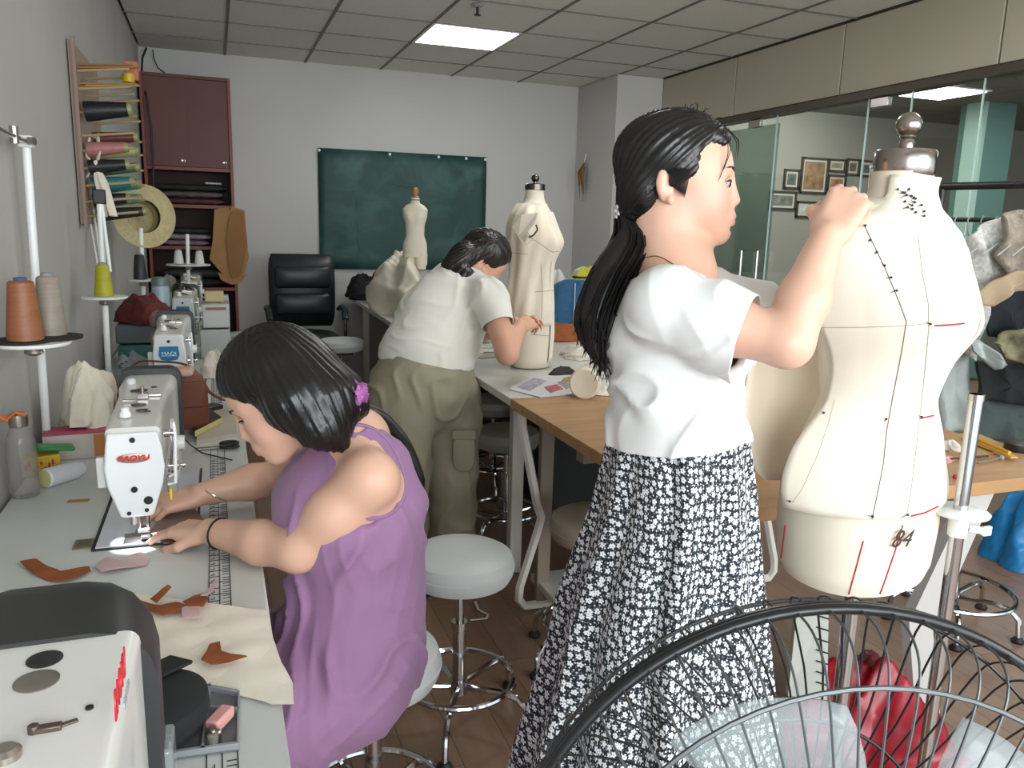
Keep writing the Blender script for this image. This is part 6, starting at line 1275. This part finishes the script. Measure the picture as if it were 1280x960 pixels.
sticks(1.945, 3.55, 5, 'flat brown wooden stick in the top bundle of the rack, %s', ['8a6238', '6e4a2a']); sticks(1.88, 3.58, 5, 'flat yellowish wooden stick in the second bundle of the rack, %s', ['97743a', 'a38650'])
simple('small_box', 'small orange and white box standing on the top sticks of the wall rack', 'box', MB().box((LX+.20, 3.66, 1.955), (.045, .05, .07)), M('orange_box', 'b0644a', .6), (LX+.2, 3.66, 1.92), bev=.002)
simple('yellow_tape', 'small yellow tape roll lying at the end of the second stick bundle', 'tape', MB().lathe([(.010, 0), (.022, 0), (.022, .03), (.010, .03)], (LX+.19, 3.6, 1.905), n=20), M('tape_yellow', 'b89c1a', .4), (LX+.19, 3.6, 1.90))
# tied muslin strip
t = thing('muslin_strip', 'knotted cream muslin strips hanging down over the thread rack', 'fabric', atD(118, 180, 3.1)); kx_ = 3.10
MB().tube([atD(118, 208, kx_), atD(108, 195, kx_-.02), atD(112, 172, kx_), atD(122, 170, kx_), atD(124, 190, kx_-.02), atD(120, 208, kx_)], [.012, .014, .016, .016, .013, .012], flat=.4).build('bow_loop', CREAM, t)
for pts, w_ in (([(120, 206), (124, 225), (130, 250), (128, 270)], .018), ([(120, 206), (130, 228), (137, 252), (142, 270)], .017), ([(120, 206), (112, 215), (108, 222)], .012)):
    MB().tube([atD(x, y, kx_-.03*i/3) for i, (x, y) in enumerate(pts)], [w_*.6]+[w_]*(len(pts)-1), 8, flat=.3).build('strip_tail', CREAM, t)
MB().ball(atD(120, 206, kx_-.015), (.014, .014, .018)).build('knot', CREAM, t)
for k in range(3): tag(MB().cyl(atD(110+7*k, 262, 3.22), atD(122+4*k, 330, 3.12), .0035, n=6).build('cotton_string', WHITEPL), ('thin white cord hanging leftmost below the thread rack', 'thin white cord hanging between two others below the rack', 'thin white cord hanging rightmost below the thread rack')[k], 'cord', 'cords below the thread rack')
# straw hat
hc = V(-.315, 4.28, 1.395); t = thing('straw_hat', 'straw hat with a black band hanging below the thread rack', 'hat', hc); STR = M('straw', 'b3a67e', .8, noise=(60, .12), bump=(150, .6, .002)); Rh = aim(V(.35, -1, .12))
MB().lathe([(.075, 0), (.10, -.004), (.128, .002), (.142, .010), (.143, .013), (.128, .006), (.10, .001), (.075, .004)], hc, R=Rh, n=48, sy=1.05, caps=False).build('brim', STR, t)
MB().lathe([(.077, .002), (.074, -.05), (.066, -.09), (.04, -.105), (.004, -.108)], hc, R=Rh, n=40, sy=1.1, caps=False).build('crown', STR, t, solid=.003); MB().lathe([(.0745, .003), (.0725, -.03)], hc, R=Rh, n=40, sy=1.1, caps=False).build('black_band', M('band_black', '141416', .5), t, solid=.003)

# ================================================================ white table: things on it
tag(lump('cloth_pile', CREAM, (1.16, 5.35, WZ+.001), (.21, .42, .46), 31, .22, fl=10), 'big heap of cream muslin at the far end of the white table', 'fabric')
tag(lump('black_garment', M('black_cotton', '151517', .9), (1.07, 6.40, WZ+.002), (.14, .22, .22), 33, .2), 'black garment at the far corner of the white table', 'clothes')
tag(lump('red_garment', M('dark_red2', '7a2626', .85), (1.13, 6.02, WZ+.002), (.09, .12, .27), 34, .2), 'small dark red cloth between the black garment and the cream heap', 'clothes')
tag(lump('cream_garment', CREAM, (1.48, 5.25, WZ+.001), (.17, .34, .38), 35, .2), 'cream cloth pile right of the small form on the white table', 'fabric')
t = thing('work_shirt', 'blue shirt hung over a low stand at the back of the white table', 'clothes', (2.08, 4.55, WZ)); BLU = M('denim_blue', '2a587c', .8, noise=(40, .12), bump=(120, .4, .001)); c = V(2.03, 4.45, WZ+.001)
MB().loft([[c+RH*math.cos(a)*(w_+.012*math.sin(a*7+z*20))+FH*math.sin(a)*(.06+.008*math.sin(a*5))+V(0, 0, z) for a in [2*PI*j/48 for j in range(48)]] for z, w_ in ((0, .185), (.06, .19), (.14, .182), (.20, .165), (.245, .13), (.27, .085), (.285, .05))]).build('shirt_body', BLU, t, angle=70)
MB().tube([c+V(0, 0, .27)-FH*.065, c+V(0, 0, .12)-FH*.072, c+V(0, 0, .01)-FH*.068], .004, 5).build('button_placket', M('pale_thread', 'a8b8c4', .7), t)
tag(lump('yellow_bag', M('lime_yellow', 'b5b020', .6), tuple(c+RH*.08+V(0, 0, .17)+FH*.10), (.12, .07, .19), 41, .08), 'yellow-green bag with dark top behind the blue shirt', 'bag'); tag(MB().torus(tuple(c+RH*.08+V(0, 0, .30)+FH*.09), .09, .006, n=32, sy=.6).build('elastic_string', BLACKPL), 'black cord tied around the top of the yellow-green bag', 'cord')
tag(lump('white_bag', M('white_film', 'c9ccc4', .4), tuple(c+V(0, 0, .16)+FH*.12-RH*.10), (.10, .07, .18), 43, .12), 'white plastic bag left of the yellow-green one', 'bag'); tag(lump('pale_bag', M('pale_film', 'c5c8a8', .4), tuple(c+V(0, 0, .20)+FH*.2+RH*.10), (.13, .08, .17), 44, .14), 'pale translucent bag puffed up behind the yellow-green one', 'bag')
t = tag(MB().box(tuple(V(1.96, 4.20, WZ+.02)), (.44, .05, .035), rotz(-.4)).build('white_board_strip', WHITEPL, bev=.003), 'white strip lying in front of the blue shirt', 'strip')
tag(lump('rust_cloth', BROWNCLOTH, (1.78, 4.0, WZ+.002), (.22, .14, .09), 45, .16), 'rust brown cloth heap on the white table left of the blue shirt', 'fabric')
tag(lump('cream_scrap', M('pale_scrap', 'c9c4b6', .85), (1.62, 3.40, WZ+.002), (.16, .13, .07), 46, .25), 'crumpled cream-white scrap near the ponytail of the standing woman', 'fabric')
for k, (a, b_, c_) in enumerate(((1.20, 3.62, .3), (1.16, 3.78, -.2), (1.28, 3.92, .1), (1.22, 4.08, .4), (1.34, 4.22, -.1), (1.16, 3.48, .15))):
    tag(MB().box((a, b_, WZ+.003), (.26, .075, .004), rotz(c_)).build('fabric_strip', M('strip_%d' % (k % 3), ('c4c1b4', 'b8b0a0', '9c9a90')[k % 3], .85), bev=.001), 'flat cream cut strip left of the second dress form, %s' % ('third from the front', 'middle of the pile', 'third from the back', 'second from the back', 'furthest back', 'frontmost')[k], 'fabric', 'flat cut strips on the white table')
for k, (a, b_) in enumerate(((1.27, 3.55), (1.20, 3.86), (1.31, 4.0))): tag(MB().box((a, b_, WZ+.008), (.20, .012, .003), rotz(.2*k-.1)).build('dark_strip', M('dark_strip', '5e5148', .8)), 'narrow dark strip lying on the cut fabric strips, %s' % ('frontmost', 'middle one', 'furthest back')[k], 'fabric', 'narrow dark strips on the white table')
t = thing('magazine', 'open colour-printed sheet lying across the joint of the white and oak tables', 'paper', atZ(680, 480, WZ)); mp_ = [(636, 487), (668, 468), (706, 466), (752, 484), (720, 493), (675, 497)]
MB().prism([atZ(x, y, WZ+.0015) for x, y in mp_], (0, 0, .003)).build('paper_sheet', M('paper_white', 'c9c9cc', .6), t)
for px, cc in (([(646, 484), (668, 472), (684, 476), (662, 489)], 'a39aa8'), ([(680, 484), (696, 480), (704, 486), (688, 491)], 'b06068'), ([(696, 478), (712, 474), (728, 480), (708, 486)], '9a8c88')): MB().prism([atZ(x, y, WZ+.005) for x, y in px], (0, 0, .0006)).build('printed_picture', M('print_%s' % cc, cc, .6, noise=(60, .4)), t, smooth=False)
t = thing('fabric_roll', 'wide cream fabric roll lying on its side by the hip of the standing woman', 'fabric roll', atZ(730, 480, WZ)); rc = atZ(733, 478, WZ+.05); dr = V(-.55, -.82, .1).normalized()
MB().lathe([(.012, 0), (.052, 0), (.056, .012), (.056, .05), (.05, .056), (.01, .05)], rc, R=aim(dr)@Matrix.Identity(3), n=32).build('roll', MUSLIN2, t)
tag(lump('dark_pouch', M('dark_print', '2c2426', .8), tuple(atZ(702, 468, WZ+.002)), (.06, .04, .035), 47, .1), 'small dark printed pouch on the white table left of the cream roll', 'pouch'); tag(lump('ochre_scrap', M('ochre', 'a08340', .8), tuple(atZ(714, 476, WZ+.002)), (.04, .03, .02), 48, .2), 'ochre scrap between the dark pouch and the colour-printed sheet', 'fabric scrap')
tag(lump('cream_offcut', CREAM, tuple(atZ(752, 492, WZ+.002)), (.06, .04, .025), 49, .2), 'cream offcut on the oak table right behind the standing woman', 'fabric scrap'); tag(lump('cream_bundle', M('pale_scrap', 'c9c4b6', .85), tuple(atZ(748, 470, WZ+.002)), (.08, .06, .08), 50, .25), 'cream bundle behind the wide cream roll', 'fabric')
# ================================================================ oak table: things at the right end
def onoak(px, z=WZ): return atZ(px[0], px[1], z)
t = thing('pencil', 'yellow pencil lying on papers at the right end of the oak table', 'pencil', onoak((1230, 555))); a, c = onoak((1212, 545), WZ+.02), onoak((1262, 566), WZ+.02); MB().cyl(a, c, .0055, n=6).build('shaft', M('pencil_yellow', 'd09a22', .4), t); MB().cyl(a, a+(a-c).normalized()*.012, .0055, .001, n=6).build('tip', M('turned_wood', '9c6a48', .45), t)
t = thing('ruler', 'yellow ruler lying beside the pencil on the oak table', 'ruler', onoak((1230, 563))); a, c = onoak((1205, 548), WZ+.010), onoak((1268, 572), WZ+.010); d = (c-a).normalized(); MB().box((a+c)/2, ((c-a).length, .022, .004), rotz(math.atan2(d.y, d.x))).build('blade', M('ruler_yellow', 'c99a2c', .45), t)
tag(lump('lace_scrap', M('lace_white', 'cfc8c0', .85), tuple(onoak((1188, 562))), (.035, .05, .03), 51, .2), 'white lace scrap with pink edge beside the hip of the big dress form', 'fabric scrap'); tag(lump('pink_scrap', M('pink_lace', 'c08a90', .85), tuple(onoak((1180, 575))), (.03, .03, .015), 52, .2), 'pink scrap in front of the white lace scrap', 'fabric scrap')
for k, (p_, q_, lb) in enumerate((((1183, 574), (1235, 570), 'thin dark brush lying in front of the ruler on the oak table'), ((1222, 579), (1252, 572), 'small grey tracing wheel with a knob right of the brush'))):
    a, c = onoak(p_, WZ+.006), onoak(q_, WZ+.006); t = thing(('brush', 'tracing_wheel')[k], lb, ('brush', 'tool')[k], a); MB().cyl(a, c, .003).build('handle', (M('brush_dark', '3a2c28', .5), STEEL)[k], t); MB().ball((a, c)[k], .007).build('head', (M('brush_tip', 'c8c2b4', .6), GREYPL)[k], t)
simple('red_pincushion', 'tiny red pin cushion on the oak table edge', 'pincushion', MB().ball(onoak((1195, 596), WZ+.005), (.008, .008, .006)), M('pin_red', 'b02838', .6), onoak((1195, 596)))
simple('pattern_paper', 'pale paper pattern sheets on the oak table behind the pencil', 'paper', MB().prism([onoak(p) for p in ((1180, 548), (1215, 540), (1262, 560), (1225, 572), (1186, 566))], (0, 0, .004)), M('pattern_paper', 'a88a5c', .7), onoak((1200, 555)))
simple('tape_case', 'round black tape case at the right edge of the oak table', 'tape', MB().lathe([(.034, 0), (.036, .004), (.036, .022), (.030, .026), (.01, .026)], onoak((1272, 563)), n=28), M('case_black', '1f1f21', .4), onoak((1272, 563)))
t = thing('thread_loop', 'thin red thread loop lying on the oak table behind the flowered skirt', 'thread', onoak((965, 570))); MB().torus(onoak((965, 571), WZ+.002), .020, .0014, n=24, sx=1.2).build('loop', RED, t)
simple('pattern_paper_strip', 'pale brown paper strip hanging over the oak table between skirt and form', 'paper', MB().prism([onoak(p) for p in ((934, 560), (960, 575), (965, 590), (936, 575))], (0, 0, .002)), M('pattern_paper', 'a88a5c', .7), onoak((950, 575)))
# ================================================================ under the tables and on the floor
simple('fabric_sack', 'black fabric sack pushed under the oak table behind the taupe stool', 'bag', MB().loft([[V(1.50+.24*s*math.copysign(abs(math.cos(a))**.7, math.cos(a)), 2.40+.16*s*math.sin(a), z) for a in [2*PI*j/28 for j in range(28)]] for z, s in ((.11, .92), (.15, 1), (.45, 1), (.56, .9), (.60, .6))]), M('black_cotton', '151517', .9), (1.5, 2.4, .1))
simple('storage_crate', 'dark crate standing under the white table', 'crate', MB().box((1.75, 3.75, .28), (.55, .5, .54)), M('crate_dark', '1d1c1e', .7), (1.75, 3.75, 0), bev=.01)
tag(lump('folded_black_bag', M('black_cotton', '151517', .9), (1.38, 3.0, .545), (.20, .20, .12), 61, .1), 'black folded bag hanging under the front edge of the white table', 'bag') if False else None
for k, (x, y, s_, cc, lb) in enumerate(((1.35, 5.5, (.45, .7, .6), '2b2422', 'dark brown carton stored under the far part of the white table'), (1.5, 4.55, (.5, .6, .5), '241f20', 'black carton stored under the middle of the white table'))): simple('carton', lb, 'box', MB().box((x+.35, y+.25, s_[2]/2), s_), M('carton_%s' % cc, cc, .8), (x, y, 0), bev=.006)
t = thing('red_bag', 'red plastic bag crumpled on the floor behind the fan', 'bag', (1.75, 1.50, 0)); lump('bag_body', M('red_plastic', '8c1424', .35, noise=(8, .15)), (1.62, 1.52, .001), (.27, .22, .30), 62, .2, t, fl=9)
t = thing('pattern_board', 'white board with black tick marks leaning on the floor behind the dress form stand', 'board', (1.35, 1.35, 0)); b0, b1, b2_, b3 = atD(996, 765, 1.75), atD(1036, 755, 1.75), atD(1034, 875, 1.95), atD(985, 870, 1.95)
MB().prism([b0, b1, b2_, b3], FH*.02).build('board', M('board_white', 'c4cabf', .6), t)
for k in range(7): q = b1.lerp(b2_, .12+.115*k)-FH*.003; MB().box(q-RH*.014, (.030, .002, .003), rotz(-YAW)@Matrix.Rotation(.3, 3, 'Y')).build('tick_mark', INK, t, smooth=False)
tag(lump('blue_bag', M('blue_plastic', '1f78b0', .35, noise=(12, .15)), (3.32, 2.36, .002), (.20, .12, .36), 71, .10), 'bright blue plastic bag standing on the floor under the right end', 'bag')
tag(MB().tube([atZ(x, y, .006) for x, y in ((594, 752), (598, 762), (610, 768), (608, 773), (588, 775))], .005, flat=.4).build('paper_strip', M('pale_scrap', 'c9c4b6', .85)), 'curled cream strip lying on the floor beyond the white stool', 'strip')
# ================================================================ clothes rack before the glass
RX0, RY0 = 2.55, 2.15
t = thing('clothes_rack', 'black clothes rack with hangers and garments in front of the glass partition', 'clothes rack', (2.8, 2.2, 0)); ra, rb = V(2.76, 2.53, 1.60), V(3.05, 1.45, 1.60)
MB().cyl(ra, rb, .015).build('rail', M('rail_black', '151617', .4), t); MB().cyl(ra-V(0, 0, .13), rb-V(0, 0, .13), .009).build('lower_rail', M('rail_black', '151617', .4), t)
for e in (ra, rb): MB().cyl(e, V(e.x, e.y, .02), .013).box(V(e.x, e.y, .02), (.4, .03, .03)).build('post', M('rail_black', '151617', .4), t)
def along(u): return ra.lerp(rb, u)-V(0, 0, .13)
dr_ = (rb-ra).normalized(); sd = dr_.cross(UP)
for k in range(11):
    u = .02+.045*k; o = along(u); q = thing('clothes_hanger', 'pale wire hanger on the clothes rack, %s from the dress form end' % ('first second third fourth fifth sixth seventh eighth ninth tenth eleventh'.split()[k]), 'hanger', o-V(0, 0, .06), group='hangers on the clothes rack')
    MB().tube([o+sd*.001+V(0, 0, -.055), o+V(0, 0, -.03)+sd*.012, o+V(0, 0, .0)+sd*.014, o+V(0, 0, .014), o-sd*.014+V(0, 0, .002)], .0028, 6).build('hook', M('hanger_pale', '9fa6a4', .35), q)
    MB().tube([o+sd*.18+V(0, 0, -.13), o+V(0, 0, -.055), o-sd*.18+V(0, 0, -.13)], .003, 6).build('arms', M('hanger_pale', '9fa6a4', .35), q)
LACE = M('white_lace', 'bfc0ba', .8, noise=(70, .28), bump=(60, 1, .004)); 
def hang(lab, pts, dep, mat, th=.06, seed=0, amp=.016):
    """garment with an irregular outline, hanging, with real thickness and vertical folds"""
    P_ = [atD(x, y, dep) for x, y in pts]; c = sum(P_, V(0, 0, 0))/len(P_); rng = random.Random(seed); O = []
    for a, b_ in zip(P_, P_[1:]+P_[:1]): O += [a.lerp(b_, t_/5) for t_ in range(5)]
    rings = []; n = len(O); prof = [(.02, .6), (.3, .62), (.55, .6), (.75, .55), (.9, .5), (1.0, .25), (1.01, 0), (1.0, -.25), (.9, -.5), (.6, -.6), (.02, -.6)]; ax = -FH
    for s, h in prof: rings.append([c+(p-c)*s+ax*(h*th/2+amp*(1-2*abs(math.sin((p-c).dot(RH)*s*32+(p-c).dot(UP)*s*6+seed)))+amp*.7*math.sin((p-c).dot(UP)*s*30+(p-c).dot(RH)*s*45+seed)) for p in O])
    t = thing('hanging_garment', lab, 'clothes', c, group='garments on the clothes rack'); MB().loft(rings).build('garment_body', mat, t, angle=70); return t
hang('white lace blouse hanging nearest beside the big dress form', [(1212, 295), (1235, 278), (1262, 266), (1280, 268), (1290, 300), (1270, 330), (1240, 352), (1222, 380), (1226, 430), (1215, 450), (1205, 440), (1208, 340)], 3.05, LACE, .08, 1)
hang('beige fur-like garment right of the white lace blouse', [(1250, 270), (1275, 262), (1300, 270), (1310, 320), (1290, 350), (1262, 350), (1245, 320), (1256, 300)], 2.98, M('beige_fur', '8f8678', .95, noise=(50, .2), bump=(90, 1, .006)), .08, 2)
hang('tan cotton garment sleeve sticking out under the lace blouse', [(1215, 372), (1240, 352), (1275, 338), (1310, 340), (1300, 362), (1262, 366), (1245, 384), (1222, 380)], 2.93, M('tan_cotton', 'a08d72', .85, noise=(10, .08)), .05, 3)
hang('navy garment behind the tan sleeve', [(1232, 365), (1262, 360), (1310, 360), (1310, 430), (1262, 425), (1235, 420)], 3.08, M('navy_cloth', '1a2028', .85), .06, 4)
hang('grey satin garment tail sticking out below the navy one', [(1210, 424), (1228, 426), (1245, 440), (1258, 456), (1245, 463), (1232, 450), (1214, 438)], 2.9, M('grey_satin', '8f9894', .3, noise=(14, .15)), .04, 5)
hang('mixed green and pink patterned garment at the right edge', [(1240, 428), (1262, 414), (1300, 405), (1310, 460), (1280, 455), (1258, 448)], 2.95, M('mixed_print', '6e6a50', .8, noise=(30, .5)), .06, 6)
hang('black long garment lowest on the rack at the right edge', [(1222, 452), (1260, 456), (1310, 450), (1310, 510), (1262, 505), (1235, 498), (1220, 500)], 3.05, M('black_cotton', '151517', .9), .08, 7)
hang('long pale grey dress hanging behind the lace blouse', [(1176, 440), (1205, 420), (1214, 470), (1210, 540), (1175, 540), (1172, 500)], 3.10, M('pale_grey_dress', '9ca3a0', .75, noise=(12, .12)), .06, 8)
hang('dark grey garment piled low between rack and table', [(1208, 500), (1250, 495), (1310, 500), (1310, 552), (1250, 552), (1205, 545)], 3.12, M('grey_pile', '3f4a48', .85), .10, 9)
